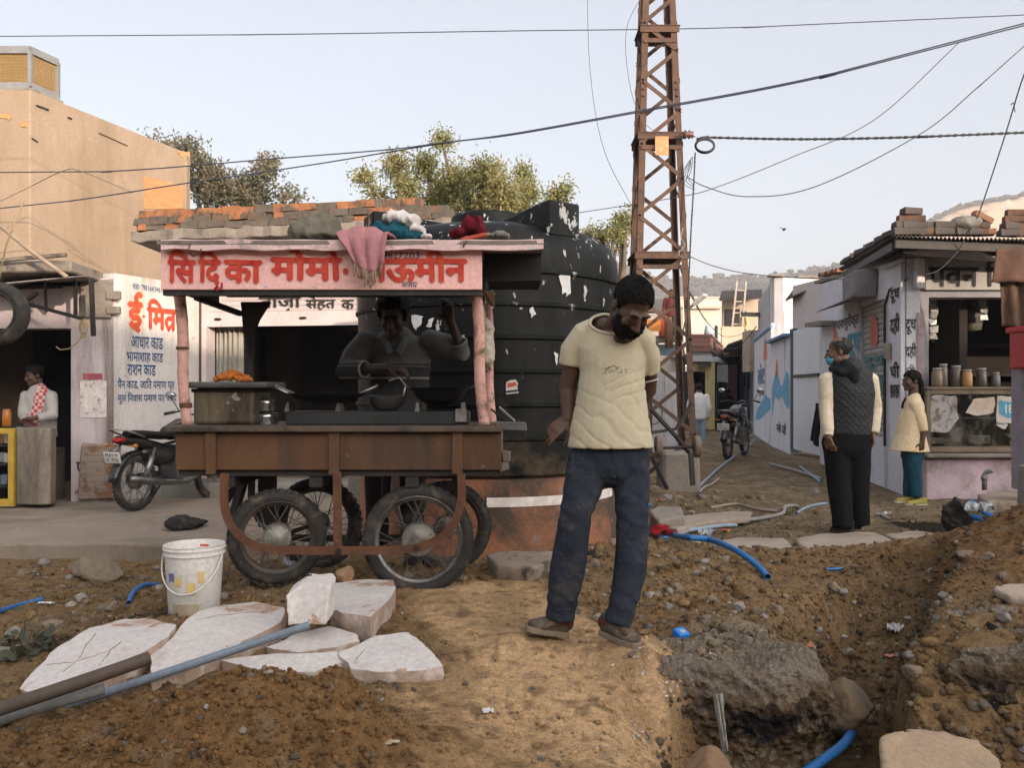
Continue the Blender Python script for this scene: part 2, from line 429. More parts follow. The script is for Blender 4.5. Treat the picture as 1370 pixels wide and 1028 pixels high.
def gh(x, y, fine=True):
 x = np.asarray(x, float); y = np.asarray(y, float)
 wx = x + .10 * fbm(x * 2.1, y * 2.1, 5, 3); wy = y + .10 * fbm(x * 2.1 + 9, y * 2.1, 6, 3)
 zl = np.interp(wy, [0, 2.3, 3.0, 3.7, 4.5, 5.3, 6.1, 7.0, 7.3, 9], [.02, .03, .06, .12, .14, .10, .00, -.17, -.22, -.22])
 zl = zl - .12 * sstep(-1.7, -2.6, wx) * sstep(3.0, 4.4, wy) * (1 - sstep(5.8, 7.0, wy))
 zr = np.interp(wy, [0, 2.3, 3.3, 3.8, 4.5, 5.5, 6.2, 6.6, 7.5, 9, 10.5, 13, 60], [-.03, .0, .03, .05, .05, .08, .07, -.01, -.02, -.03, -.02, .0, 0])
 m = sstep(-.35, .6, x) ; m = np.where(wy > 6.3, sstep(-1.4, -1.1, x), m)
 z = zl * (1 - m) + zr * m
 z = z + gbump(wx, wy, .95, 5.55, .55, .75, .10) + gbump(wx, wy, .25, 5.2, .5, .5, .06)      # rubble banked beside the tank plinth
 z = z + gbump(wx, wy, 1.5, 10.0, .9, 1.0, .14)
 z = z + gbump(wx, wy, -.05, 3.1, .30, .45, .03) - gbump(wx, wy, .12, 2.95, .28, .2, .05)
 # brown spoil heap, bottom left
 z = z + gbump(wx, wy, -.72, 2.72, .34, .30, .235, -.1, 2.4) + gbump(wx, wy, -1.2, 2.60, .42, .32, .13, 0, 2.4) + gbump(wx, wy, -.52, 2.80, .11, .10, .09) + gbump(wx, wy, -1.9, 2.5, .5, .3, .03)
 # sand heap, right edge
 z = z + gbump(wx, wy, 3.75, 5.45, .85, .75, .50, .2, 2) + gbump(wx, wy, 2.9, 5.0, .5, .4, .06)
 # chunks either side of the trench
 z = z + gbump(wx, wy, 2.15, 3.75, .40, .48, .16, 0, 4) + gbump(wx, wy, 1.02, 3.85, .42, .45, .06, 0, 3)
 d, dep = segd(wx, wy, TRENCH)
 wid = np.interp(wy, [2.2, 3.3, 3.7, 4.4, 5.6], [.37, .37, .22, .22, .20])
 jag = .20 * fbm(x * 4.2, y * 4.2, 21, 5, .62) + .10 * fbm(x * 15, y * 15, 22, 3)
 k_ = sstep(3.5, 3.9, wy); t = 1 - sstep(wid * (.80 - .25 * k_), wid * (1.06 + .24 * k_) + .02 + .05 * k_, d + jag * (.75 + .25 * k_))
 flat_right = sstep(1.22, 1.36, wx) * (1 - sstep(3.05, 3.3, wy))            # ledge that carries the flat stone
 z = z - t * dep * (1 - .0 * flat_right) - .20 * flat_right * (1 - t) * (1 - sstep(2.3, 2.6, wx))
 z = z - .16 * sstep(.28, .62, x) * (1 - sstep(3.15, 3.45, y))
 # drain hole by the right-hand shop
 h = sstep(3.55, 3.68, x) * (1 - sstep(4.45, 4.6, x)) * sstep(7.45, 7.6, y) * (1 - sstep(8.0, 8.12, y)); z = z - .45 * h
 z = z + gbump(x, y, .10, 3.72, .22, .14, FT[0], 0, 4) + gbump(x, y, .47, 3.64, .20, .14, FT[1], 0, 4)
 if fine:
  amp = 1 - .75 * sstep(7, 11, y)
  path = sandmask(x, y)
  z = z + (.045 * fbm(x * 3.3, y * 3.3, 11, 4) + (.050 - .030 * path) * fbm(x * 11, y * 11, 12, 3) + (.030 - .024 * path) * fbm(x * 31, y * 31, 13, 2)) * amp
  hp = np.clip(gbump(x, y, -.9, 2.7, .75, .42, 1), 0, 1)
  z = z + hp * (.05 * fbm(x * 14, y * 14, 41, 3) + .03 * fbm(x * 40, y * 40, 42, 2))
  z = z + t * .14 * fbm(x * 7, y * 7, 51, 4) + t * (1 - t) * .30 * fbm(x * 13, y * 13, 53, 4, .65)
 return z
def sandmask(x, y):
 """pale trodden sand between heap, stones and trench"""
 d, _ = segd(x, y, [(-.15, 4.45, 0), (.05, 3.9, 0), (.25, 3.5, 0), (.05, 3.0, 0), (.15, 2.5, 0), (.1, 2.0, 0)])
 d = d + .22 * fbm(x * 2.4, y * 2.4, 61, 4)
 return 1 - sstep(.34, .52, d)
def gz(x, y): return float(gh(np.array([x]), np.array([y]))[0])
def G(px, py, lift=0.0):
 """ground point seen at a photo pixel (fixed point iteration over depth)"""
 lo_, hi_ = 2.2, 60.0
 ds = np.concatenate([np.arange(2.2, 9, .01), np.arange(9, 60, .1)])
 xs = (px - CX) / F * ds; ray = CZ - (py - HY) / F * ds
 g = gh(xs, ds); k = np.argmax(g >= ray) if (g >= ray).any() else len(ds) - 1
 return V(xs[k], ds[k], g[k] + lift)

xs = np.unique(np.round(np.concatenate([np.linspace(-400, -40, 10), np.linspace(-40, -8, 17), np.linspace(-8, -3.2, 49), np.arange(-3.2, 4.4, .019), np.linspace(4.4, 9, 47), np.linspace(9, 40, 17), np.linspace(40, 400, 10)]), 4))
ys = np.unique(np.round(np.concatenate([np.linspace(-60, 1.5, 14), np.arange(1.5, 2.3, .06), np.arange(2.3, 6.6, .019), np.arange(6.6, 9, .04), np.arange(9, 16, .1), np.linspace(16, 60, 45), np.linspace(60, 1500, 20)]), 4))
GX, GY = np.meshgrid(xs, ys); GZ = gh(GX, GY)
nx, ny = len(xs), len(ys)
vv = np.stack([GX.ravel(), GY.ravel(), GZ.ravel()], 1)
ii = np.arange(nx * ny).reshape(ny, nx)
ff = np.stack([ii[:-1, :-1].ravel(), ii[:-1, 1:].ravel(), ii[1:, 1:].ravel(), ii[1:, :-1].ravel()], 1)
gme = bpy.data.meshes.new('ground')
gme.vertices.add(len(vv)); gme.vertices.foreach_set('co', vv.ravel())
gme.loops.add(ff.size); gme.loops.foreach_set('vertex_index', ff.ravel().astype(np.int32))
gme.polygons.add(len(ff)); gme.polygons.foreach_set('loop_start', np.arange(0, ff.size, 4, dtype=np.int32))
gme.update(); gme.validate()
def soilcol(x, y):
 sand = np.array([.70, .50, .335]); brown = np.array([.275, .168, .088]); grey = np.array([.275, .198, .125]); dark = np.array([.085, .055, .034]); lane = np.array([.20, .160, .120]); pale = np.array([.29, .245, .20])
 n1 = fbm(x * 1.7, y * 1.7, 71, 4); n2 = fbm(x * 4.5, y * 4.5, 72, 4); n3 = fbm(x * 16, y * 16, 73, 3)
 c = np.repeat(grey[None], x.size, 0).reshape(x.shape + (3,)).copy()
 def put(m, q): 
  nonlocal c
  m = np.clip(m, 0, 1)[..., None]; c = c * (1 - m) + np.asarray(q) * m
 put(sstep(-.10, .12, n1), (.29, .20, .12))
 put(sstep(-2.0, -2.4, x) * sstep(3, 3.6, y) * .6, (.265, .19, .12))
 put(sstep(6.3, 7.2, y + n2) * sstep(-1.2, -.8, x), lane)
 put(sstep(6.2, 6.8, y + .5 * n2) * sstep(-1.2, -.9, x) * sstep(.02, .10, n2) * .8, pale)
 put(sandmask(x, y) * (1 - .5 * sstep(-.05, .2, n2)), sand)
 hp = gbump(x, y, -.95, 2.68, .85, .42, 1.25, 0, 3); put(hp, brown)
 hp = gbump(x, y, 3.7, 5.3, 1.1, .85, 1.3, .2, 3); put(hp, (.285, .178, .095))
 put(gbump(x, y, 2.6, 5.4, .9, .7, .9, 0, 3) * .7, (.20, .125, .07))
 put(gbump(x, y, 1.08, 3.75, .38, .36, 1.1, 0, 3) * sstep(-.05, .1, n2 + .08), (.33, .30, .265))
 d, dep = segd(x, y, TRENCH); put((1 - sstep(.15, .34, d + .2 * n2)) * .55, (.15, .105, .068))
 # tarry black layer along the broken edge and black spoil by the stones
 put(gbump(x, y, 2.05, 3.9, .2, .35, 1.2, .0, 3) * sstep(.0, .12, n3), (.05, .045, .04))
 put(gbump(x, y, -1.5, 4.1, .5, .13, 1.3, .0, 3) * sstep(-.02, .1, n3 + n2), (.04, .036, .03))
 put(gbump(x, y, -2.2, 3.75, .3, .2, 1.3, .0, 3) * sstep(.0, .1, n3 + n2), (.055, .045, .035))
 put(sstep(.13, .2, n3) * .5, dark)
 put(sstep(-.16, -.24, n3) * .45, pale)
 put((x > 3.5) & (x < 4.65) & (y > 7.4) & (y < 8.15), (.03, .028, .026))
 return c * np.array([1.04, .95, .77])
gc = soilcol(GX, GY).reshape(-1, 3)
ca = gme.color_attributes.new('Soil', 'FLOAT_COLOR', 'POINT')
ca.data.foreach_set('color', np.concatenate([gc, np.ones((len(gc), 1))], 1).ravel())
gme.polygons.foreach_set('use_smooth', [True] * len(gme.polygons))
def soil_mat(name, vcol=True, c=(.2, .14, .08)):
 t = NT(name)
 if vcol: q = t.n('ShaderNodeVertexColor', layer_name='Soil'); base = (q, 'Color')
 else: base = t.mix(t.ramp(t.noise(20, 5), .35, .65), c, tuple(x * .65 for x in c))
 f1 = t.noise(70, 6, .72); f2 = t.noise(240, 4, .7); f3 = t.noise(18, 6, .7)
 a = t.mix(.75, base, t.mix(t.ramp(f1, .32, .68), (.58, .57, .56), (1.38, 1.38, 1.38)), 'MULTIPLY')
 a = t.mix(.8, a, t.mix(t.ramp(f3, .32, .68), (.66, .65, .64), (1.28, 1.28, 1.28)), 'MULTIPLY')
 a = t.mix(t.ramp(f2, .66, .72), a, t.mix(.5, base, (.42, .37, .31)))
 a = t.mix(t.ramp(t.noise(130, 4, .65), .66, .70), a, (.07, .05, .035))
 t.setcol(a); t.set(Roughness=.97, Specular_IOR_Level=.12)
 h = t.math('ADD', t.math('MULTIPLY', f1, 1.0), t.math('MULTIPLY', f2, .45)); h = t.math('ADD', h, f3)
 t.bump(h, 1.0, .026); return t.m
M_SOIL = soil_mat('soil')
ground = bpy.data.objects.new('ground', gme); COL.objects.link(ground); gme.materials.append(M_SOIL); ground['kind'] = 'structure'

# loose stones and clods: uncountable, two objects (grit, clods)
def stone_mesh(seed, sub=1, flatz=.7, ang=.35):
 rng = random.Random(seed); bm = bmesh.new(); bmesh.ops.create_icosphere(bm, subdivisions=sub, radius=1)
 for v in bm.verts: v.co *= 1 + rng.uniform(-ang, ang)
 for _ in range(3):                                  # cleaved faces
  n = V(rng.uniform(-1, 1), rng.uniform(-1, 1), rng.uniform(-.6, 1)).normalized(); d = rng.uniform(.5, .8)
  for v in bm.verts:
   k = v.co.dot(n) - d
   if k > 0: v.co -= n * k
 sx, sy = rng.uniform(.7, 1.2), rng.uniform(.6, 1)
 a = np.array([(v.co.x * sx, v.co.y * sy, v.co.z * flatz) for v in bm.verts]); f = np.array([[v.index for v in q.verts] for q in bm.faces]); bm.free(); return a, f
STONES = [stone_mesh(k) for k in range(14)]
def scatter(name, n, density, rmin, rmax, m, seed, pw=2.6, sink=.35, colfn=None, ylim=(2.35, 9.5)):
 rng = np.random.default_rng(seed); V_, F_, C_ = [], [], []; off = 0; made = 0
 while made < n:
  # sample evenly over the picture's ground: density falls with the distance squared
  k = 4000; dd = ylim[0] * (ylim[1] / ylim[0]) ** rng.random(k); X = rng.uniform(-.66, .66, k) * dd
  dn = density(X, dd); keep = rng.random(k) < dn; X = X[keep]; Y = dd[keep]
  Z = gh(X, Y); c = soilcol(X, Y)
  for i in range(len(X)):
   if made >= n: break
   a, f = STONES[rng.integers(len(STONES))]; u = rng.random()
   r = rmin + (rmax - rmin) * u ** pw; r *= .6 + .4 * Y[i] / 4
   R = np.array(Matrix.Rotation(rng.uniform(0, 6.28), 3, 'Z') @ Matrix.Rotation(rng.uniform(-.5, .5), 3, 'X'))
   V_.append(a @ R.T * r + np.array([X[i], Y[i], Z[i] + r * (.7 - sink) * .6])); F_.append(f + off); off += len(a); made += 1
   cc = colfn(c[i], rng) if colfn else c[i]; C_.append(np.repeat(np.append(cc, 1)[None], len(a), 0))
 v = np.concatenate(V_); f = np.concatenate(F_)
 me = bpy.data.meshes.new(name); me.vertices.add(len(v)); me.vertices.foreach_set('co', v.ravel())
 me.loops.add(f.size); me.loops.foreach_set('vertex_index', f.ravel().astype(np.int32)); me.polygons.add(len(f)); me.polygons.foreach_set('loop_start', np.arange(0, f.size, 3, dtype=np.int32)); me.update(); me.validate()
 q = me.color_attributes.new('Soil', 'FLOAT_COLOR', 'POINT'); q.data.foreach_set('color', np.concatenate(C_).ravel())
 me.materials.append(m); o = bpy.data.objects.new(name, me); COL.objects.link(o); o['kind'] = 'stuff'; return o
def dens_grit(x, y):
 d, dep = segd(x, y, TRENCH)
 base = .35 + .9 * sstep(-.05, .2, fbm(x * 2.2, y * 2.2, 91, 4))
 base = base + 1.2 * gbump(x, y, .95, 4.3, .6, 1.6, 1, 0, 4)
 base = base * (1 - .88 * sandmask(x, y)) * (1 - .3 * sstep(7, 9, y))
 base = np.where((y > 6.85) & (x < -.9), 0, base); base = np.where((y > 6.0) & (x < .9) & (x > -1.4), 0, base)
 return np.clip(base * .7, 0, 1)
def gritcol(c, rng):
 k = rng.random(); g = rng.uniform(.6, 1.35)
 q = c * g if k < .72 else (np.array([.29, .235, .18]) * g if k < .90 else (np.array([.21, .19, .17]) * g if k < .95 else (np.array([.05, .045, .04]) if k < .97 else np.array([.5, .46, .42]))))
 return q
M_GRIT = soil_mat('grit')
g1 = scatter('gravel', 24000, dens_grit, .0025, .021, M_GRIT, 3, 3.6, .55, gritcol)
tag(g1, 'loose grey and brown stones and grit strewn over the dug-up ground', 'gravel')
def dens_face(x, y):
 e = .012; gx = (gh(x + e, y) - gh(x - e, y)) / (2 * e); gy = (gh(x, y + e) - gh(x, y - e)) / (2 * e); return sstep(.9, 1.6, np.hypot(gx, gy)) * (y < 5.6) * (x > .3)
g4 = scatter('trench_stones', 2600, dens_face, .005, .034, M_GRIT, 13, 2.4, .75, lambda c, r: gritcol(np.array([.20, .145, .092]), r) * r.uniform(.7, 1.1), (2.5, 5.6))
tag(g4, 'stones and crumbs sticking out of the cut trench walls', 'rubble')
def dens_rub(x, y):
 a = gbump(x, y, 1.0, 4.6, .75, 1.5, 1, 0, 4) + .6 * gbump(x, y, -2.2, 5.2, 1.1, 1.2, 1, 0, 4) + .8 * gbump(x, y, 2.0, 6.6, 1.6, .6, .8, 0, 3) + .7 * gbump(x, y, 2.2, 4.0, .8, .8, 1, 0, 3) + .8 * gbump(x, y, .4, 5.4, .7, .5, 1) + .9 * gbump(x, y, .95, 3.46, .4, .09, 1) + .5 * gbump(x, y, 1.6, 9, 1.5, 1.5, 1)
 a = a * (1 - sandmask(x, y)); a = np.where((y > 6.85) & (x < -.9), 0, a); return np.clip(a, 0, 1)
g3 = scatter('rubble', 1300, dens_rub, .009, .050, M_GRIT, 9, 2.6, .45, gritcol, (2.6, 11))
tag(g3, 'broken stone rubble thrown up along the dug street', 'rubble')
def dens_clod(x, y):
 a = gbump(x, y, -1.0, 2.65, .95, .45, 1.1, 0, 4) + gbump(x, y, 3.6, 5.2, 1.0, .8, .5, 0, 3) + gbump(x, y, .25, 3.05, .3, .35, .55, 0, 3)
 d, dep = segd(x, y, TRENCH); a = a + .75 * (1 - sstep(.25, .6, d)) + .1
 a = a * (1 - .6 * sandmask(x, y)); a = np.where((y > 6.85) & (x < -.9), 0, a)
 return np.clip(a, 0, 1)
g2 = scatter('soil_clods', 17000, dens_clod, .0025, .021, M_GRIT, 5, 3.2, .55, lambda c, r: c * r.uniform(.75, 1.2), (2.35, 6.4))
tag(g2, 'crumbly brown soil clods covering the heap and the trench sides', 'soil')

# ================================================================ hills and haze
def hill(name, pts, d, depth, m, seed):
 """ridge seen along pixel points at distance d; real slope running back from the foot"""
 N = 220; M_ = 26; vs = []; px = np.linspace(pts[0][0], pts[-1][0], N)
 top = np.interp(px, [p[0] for p in pts], [p[1] for p in pts])
 for j in range(M_):
  t = j / (M_ - 1)
  for i in range(N):
   dd = d + depth * t; p = P(px[i], top[i], d + depth)
   ttop = p.z; prof = t ** .8
   x = (px[i] - CX) / F * dd
   z = -2 + (ttop + 2) * prof
   vs.append((x, dd, z))
 a = np.array(vs); n = fbm(a[:, 0] * .035, a[:, 1] * .035 + a[:, 2] * .02, seed, 5); t = np.repeat(np.linspace(0, 1, M_), N)
 a[:, 2] += n * 14 * np.sin(np.pi * np.clip(t, .05, .97)) + fbm(a[:, 0] * .3, a[:, 1] * .3, seed + 5, 3) * 1.6
 b = a[-N:].copy(); b[:, 1] += depth * .8; b[:, 2] = -2; a = np.concatenate([a, b]); M2 = M_ + 1
 fs = [(j * N + i, j * N + i + 1, (j + 1) * N + i + 1, (j + 1) * N + i) for j in range(M2 - 1) for i in range(N - 1)]
 mb = MB(); mb.add(a.tolist(), fs); o = mb.build(name, m, None, True); o['kind'] = 'structure'; return o, a
# ================================================================ shared building materials
PLASTER_TAN = mat('tan_plaster', (.325, .245, .18), (.275, .205, .145), (.225, .16, .105), 1.0, .92, .6, 45, stain=(.48, .70), sscale=1.1, streak=True, c4=(.36, .285, .215), s4=(.64, .70), scale4=1.6, bdist=.014)
WHITEWASH = mat('whitewash', (.66, .63, .62), (.56, .53, .52), (.24, .20, .17), 2, .9, .45, 50, stain=(.54, .72), sscale=1.3, streak=True, c4=(.30, .25, .20), s4=(.66, .69), scale4=5, bdist=.008)
LILAC = mat('lilac_plaster', (.52, .455, .475), (.42, .36, .375), (.16, .125, .11), 2, .92, .5, 50, stain=(.54, .70), sscale=1.6, streak=True, c4=(.2, .16, .13), s4=(.63, .66), scale4=5, bdist=.01)
CONC = mat('old_concrete', (.26, .225, .19), (.19, .165, .14), (.09, .08, .07), 3, .95, .6, 40, stain=(.52, .7), sscale=2.5, bdist=.014)
PAVE = mat('pavement_concrete', (.29, .235, .19), (.23, .185, .145), (.16, .125, .09), 1.3, .95, .45, 70, stain=(.5, .68), sscale=1.1, c4=(.13, .10, .08), s4=(.66, .7), scale4=14, bdist=.008)
DARKWALL = mat('near_black_wall', (.030, .027, .025), (.02, .018, .017), None, 3, .95, .3)  # near-black plain colour for interiors, shelves, inner door and cracks
RUST = mat('rusty_iron', (.155, .070, .036), (.105, .048, .027), (.06, .034, .024), 9, .82, .45, 120, .15, stain=(.5, .68), sscale=6, c4=(.26, .12, .055), s4=(.64, .68), scale4=22, bdist=.004)
DARKIRON = mat('dark_iron', (.045, .040, .037), (.03, .027, .026), (.08, .05, .035), 8, .6, .3, 90, .5, stain=(.6, .75), sscale=8, bdist=.003)
STEEL = mat('dull_steel', (.42, .41, .39), (.3, .29, .28), (.16, .13, .11), 6, .42, .15, 60, .85, stain=(.5, .7), sscale=4, bdist=.003)
BLACKPL = mat('black_plastic', (.025, .025, .026), (.018, .018, .019), (.06, .055, .05), 5, .5, .12, 60, stain=(.62, .75), bdist=.003)
RUBBER = mat('tyre_rubber', (.040, .037, .034), (.028, .026, .024), (.12, .095, .07), 9, .9, .35, 130, stain=(.52, .68), sscale=7, bdist=.004)
WOOD_GREY = mat('weathered_wood', (.20, .165, .135), (.14, .112, .09), (.07, .055, .045), 6, .9, .5, 90, stain=(.5, .68), sscale=5, bdist=.006)
BRICK = brickmat('old_brick_wall', (.40, .16, .06), (.30, .12, .05), (.20, .17, .145), plaster=(.18, .155, .13), pl=(.46, .54), plscale=3.2)
BRICK_RAW = brickmat('bare_orange_brick', (.62, .30, .13), (.50, .225, .09), (.48, .33, .2), bump=.9, w=.22, h=.07)
SHUTTER = mat('shutter_paint', (.70, .625, .64), (.60, .53, .545), (.2, .15, .12), 3, .6, .2, 60, stain=(.6, .75), sscale=3, streak=True, bdist=.004)

def wallbox(mb, a, b, z0, z1, th, ops=()):
 """wall whose outer face runs a->b (seen left to right), thickness behind it, with openings (u0,u1,za,zb)"""
 a = V(a[0], a[1], 0); b = V(b[0], b[1], 0); L_ = (b - a).length; d = (b - a) / L_; nb = V(-d.y, d.x, 0)
 us = sorted({0, L_} | {min(max(o[k], 0), L_) for o in ops for k in (0, 1)})
 R = Matrix((d, nb, V(0, 0, 1))).transposed()
 for u0, u1 in zip(us[:-1], us[1:]):
  if u1 - u0 < 1e-4: continue
  um = (u0 + u1) / 2; zs = [(z0, z1)]
  for o in ops:
   if o[0] <= um <= o[1]:
    nz = []
    for (p, q) in zs:
     if o[2] > p: nz.append((p, min(q, o[2])))
     if o[3] < q: nz.append((max(p, o[3]), q))
    zs = [t for t in nz if t[1] - t[0] > 1e-3]
  for p, q in zs: mb.box(a + d * um + nb * th / 2 + V(0, 0, (p + q) / 2), (u1 - u0, th, q - p), R=R)
 return R
def on(a, b, u, z, out=0.0):
 a = V(a[0], a[1], 0); b = V(b[0], b[1], 0); d = (b - a).normalized(); nb = V(-d.y, d.x, 0)
 return a + d * u - nb * out + V(0, 0, z)
def X(px, d): return (px - CX) / F * d
def shutter(mb, a, b, z0, z1, pitch=.085, out=0.0):
 """corrugated roller shutter slats between plan points"""
 n = max(2, int((z1 - z0) / pitch)); a = V(a[0], a[1], 0); b = V(b[0], b[1], 0); d = (b - a).normalized(); nb = V(-d.y, d.x, 0)
 prof = []
 for k in range(n):
  z = z0 + (z1 - z0) * k / n; h = (z1 - z0) / n
  prof += [(z, 0), (z + h * .12, -.012), (z + h * .5, -.018), (z + h * .86, -.012), (z + h * .96, 0)]
 prof.append((z1, 0)); vs = []
 for z, o in prof: vs += [a + nb * (o - out) + V(0, 0, z), b + nb * (o - out) + V(0, 0, z)]
 mb.add(vs, [(2 * i, 2 * i + 1, 2 * i + 3, 2 * i + 2) for i in range(len(prof) - 1)])

# ---------------------------------------------------------------- left pavement
m = MB()
pts = [V(-14, 7.10, -.05)] + [V(x, 7.06 + .05 * sin(x * 3.1) + .03 * sin(x * 9), -.05) for x in np.linspace(-7, -1.3, 40)] + [V(-1.25, 8.2, -.05), V(-1.2, 12, -.05), V(-14, 12, -.05)]
m.prism([p + V(0, 0, -.35) for p in pts], (0, 0, .35))
pv = m.build('pavement', PAVE, bevel=.018, seg=2); pv['kind'] = 'structure'

# ---------------------------------------------------------------- left shop
sh = thing('shop_building', 'low shop with a lilac pillar and a white side wall covered in Hindi writing', 'shop', (-5.6, 9.8, -.05))
KX = X(152, 9.8); A0 = (-8.6, 9.8); A1 = (KX, 9.8); A2 = (X(266, 11.0), 11.0)
m = MB(); op0, op1 = X(-70, 9.8) - A0[0], X(95, 9.8) - A0[0]
wallbox(m, A0, A1, -.06, 2.50, .28, [(op0, op1, -.06, 1.93)]); m.build('front_wall', LILAC, sh)
m = MB(); wallbox(m, (A1[0] + .002, A1[1] + .003), A2, -.06, 2.56, .25); sw = m.build('side_wall', WHITEWASH, sh)
m = MB()       # inside of the dark shop
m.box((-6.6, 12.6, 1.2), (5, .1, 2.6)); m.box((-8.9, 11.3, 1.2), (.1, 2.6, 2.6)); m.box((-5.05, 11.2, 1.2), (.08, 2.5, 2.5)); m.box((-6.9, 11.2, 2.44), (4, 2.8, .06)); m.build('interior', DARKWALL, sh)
m = MB(); S0 = P(-160, 352, 9.0); S1 = P(95, 351, 9.0); S2 = P(168, 362, 10.6)
m.prism([S0 + V(0, 0, -.1), S1 + V(0, 0, -.1), V(S2.x, S2.y, S1.z - .1), V(S2.x - .2, 12.6, S1.z - .1), V(S0.x, 12.6, S1.z - .1)], (0, 0, .12)); m.build('roof_slab', CONC, sh, bevel=.015)
m = MB(); m.box((X(130, 9.78), 9.775, 2.26), (.36, .05, .42), jit=.02); m.box((X(151, 9.74), 9.76, 2.30), (.16, .06, .10)); m.box((X(151, 9.74), 9.76, 2.13), (.15, .07, .09)); m.build('bare_mortar_patch', CONC, sh, bevel=.01)
m = MB(); m.box((X(134, 9.79), 9.785, .30), (.42, .06, .62), jit=.03); m.build('exposed_brick', brickmat('stub_brick', (.25, .12, .06), (.2, .1, .055), (.2, .17, .14), plaster=(.25, .2, .17), pl=(.42, .5), plscale=5), sh, bevel=.012)
BLUEP = paint('blue_sign_paint', (.035, .075, .17), .42); REDP = paint('red_sign_paint', (.42, .055, .028), .15, 12, (.5, .10, .05)); YELP = paint('yellow_sign_paint', (.55, .38, .12), .5); BLKP = paint('black_sign_paint', (.022, .02, .02), .3)
sd = V(A2[0] - A1[0], A2[1] - A1[1], 0); SL = sd.length; up = V(0, 0, 1)
def swt(body, py, pxl, pxr, m_, hpx, bold=.012, rag=.02, extra=None, shear=0, lift=.004):
 """text on the side wall between photo columns"""
 def u(px):
  k = (px - CX) / F; return (k * A1[1] - A1[0]) / (sd.x - k * sd.y) * SL
 u0, u1 = u(pxl), u(pxr); dd = A1[1] + sd.y * (u0 + u1) / 2 / SL
 z = CZ - (py - HY) / F * dd; h = hpx / F * dd
 letters(body, 'lettering', m_, on(A1, A2, u0, z), sd, up, h, sw, u1 - u0, bold, rag, lift, shear, extra=extra)
swt('9001798164,9461524391', 392, 177, 232, BLUEP, 9, .02)
swt('ई', 445, 171, 192, YELP, 56, .055, lift=.003); swt('मित्र', 445, 194, 240, YELP, 44, .055, lift=.003) if False else None
swt('ई', 446, 170, 191, REDP, 56, .045, lift=.006)
swt('िमत', 444, 196, 236, REDP, 43, .045, extra=[([(1.30, .24), (1.04, -.02)], .10)], lift=.006)
swt('-', 425, 190, 194, REDP, 3, .04, lift=.006)
swt('आधार कार्ड'.replace('र्ड', 'ड'), 467, 175, 218, BLUEP, 16, .02); swt('भामाशाह कार्ड'.replace('र्ड', 'ड'), 487, 169, 218, BLUEP, 15, .02)
swt('राशन कार्ड'.replace('र्ड', 'ड'), 503, 170, 208, BLUEP, 15, .02); swt('पैन कार्ड, जाित पमाण पत'.replace('र्ड', 'ड'), 522, 157, 233, BLUEP, 16, .02); swt('मूल िनवास पमाण पत आिद', 541, 157, 236, BLUEP, 16, .02)
letters('पनी', 'lettering', BLKP, (X(102, 9.8), 9.8, CZ - (634 - HY) / F * 9.8), (1, 0, 0), up, .19, sh, .23, .02, .02, .004)
m = MB(); m.box((X(124, 9.795), 9.796, 1.38), (.22, .006, .07)); m.build('torn_poster', paint('torn_poster_red', (.26, .06, .08), .45, 30), sh)
m = MB(); m.box((X(125, 9.795), 9.795, 1.12), (.30, .004, .42)); m.build('poster_ghost', paint('poster_ghost', (.5, .45, .43), .7, 14), sh)

# scrap timber and iron under the eave
tag(MB().bar(P(-10, 349, 8.9), P(88, 341, 8.9), .05, .035).build('timber_batten', WOOD_GREY), 'weathered timber batten lying along the edge of the left shop roof', 'batten')
tag(MB().tube([P(-14, 290, 8.6), P(40, 335, 8.7), P(90, 371, 8.8)], .022, 8).build('bamboo_pole', mat('bamboo_grey', (.30, .24, .19), (.22, .17, .13), None, 6, .8, .3, 60)), 'grey bamboo pole slanting down across the left shop roof edge', 'pole')
aw = thing('awning_frame', 'rusty iron awning frame with bent tin sheet in front of the dark left shop', 'awning', (-6, 9.3, 2))
m = MB(); m.angle(P(0, 388, 9.5), P(84, 386, 9.2), .04, .006); m.bar(P(30, 405, 9.4), P(112, 427, 9.0), .035, .035); m.bar(P(60, 374, 9.0), P(62, 416, 9.7), .03); m.bar(P(28, 407, 9.3), P(50, 392, 9.2), .035); m.bar(P(101, 375, 9.3), P(101, 424, 9.3), .03); m.bar(P(122, 372, 9.2), P(125, 450, 9.2), .045, .03); m.build('frame', DARKIRON, aw)
m = MB(); q = [P(4, 380, 8.9), P(100, 371, 8.9), P(122, 369, 9.3), P(60, 376, 9.8), P(0, 384, 9.8)]; m.prism(q, (0, 0, .012)); m.build('tin_sheet', mat('tin_sheet', (.30, .27, .25), (.2, .18, .165), (.1, .07, .05), 3, .6, .3, 40, .3), aw)
m = MB()
for k in range(7): m.tube([P(112 + 6 * cos(a) * (1 - .06 * k), 437 + 10 * sin(a) + k * .8, 9.0 - .01 * k) for a in np.linspace(0, 2 * pi, 13)[:-1]], .006, 5, closed=True)
m.tube([P(112, 446, 9.0), P(104, 458, 9.0), P(92, 467, 9.0), P(80, 468, 9.0), P(75, 464, 9)], .006, 5)
tag(m.build('rope_coil', mat('straw_rope', (.32, .24, .12), None, None, 20, .95, .3)), 'straw coloured rope coil hanging on the lilac pillar', 'rope')

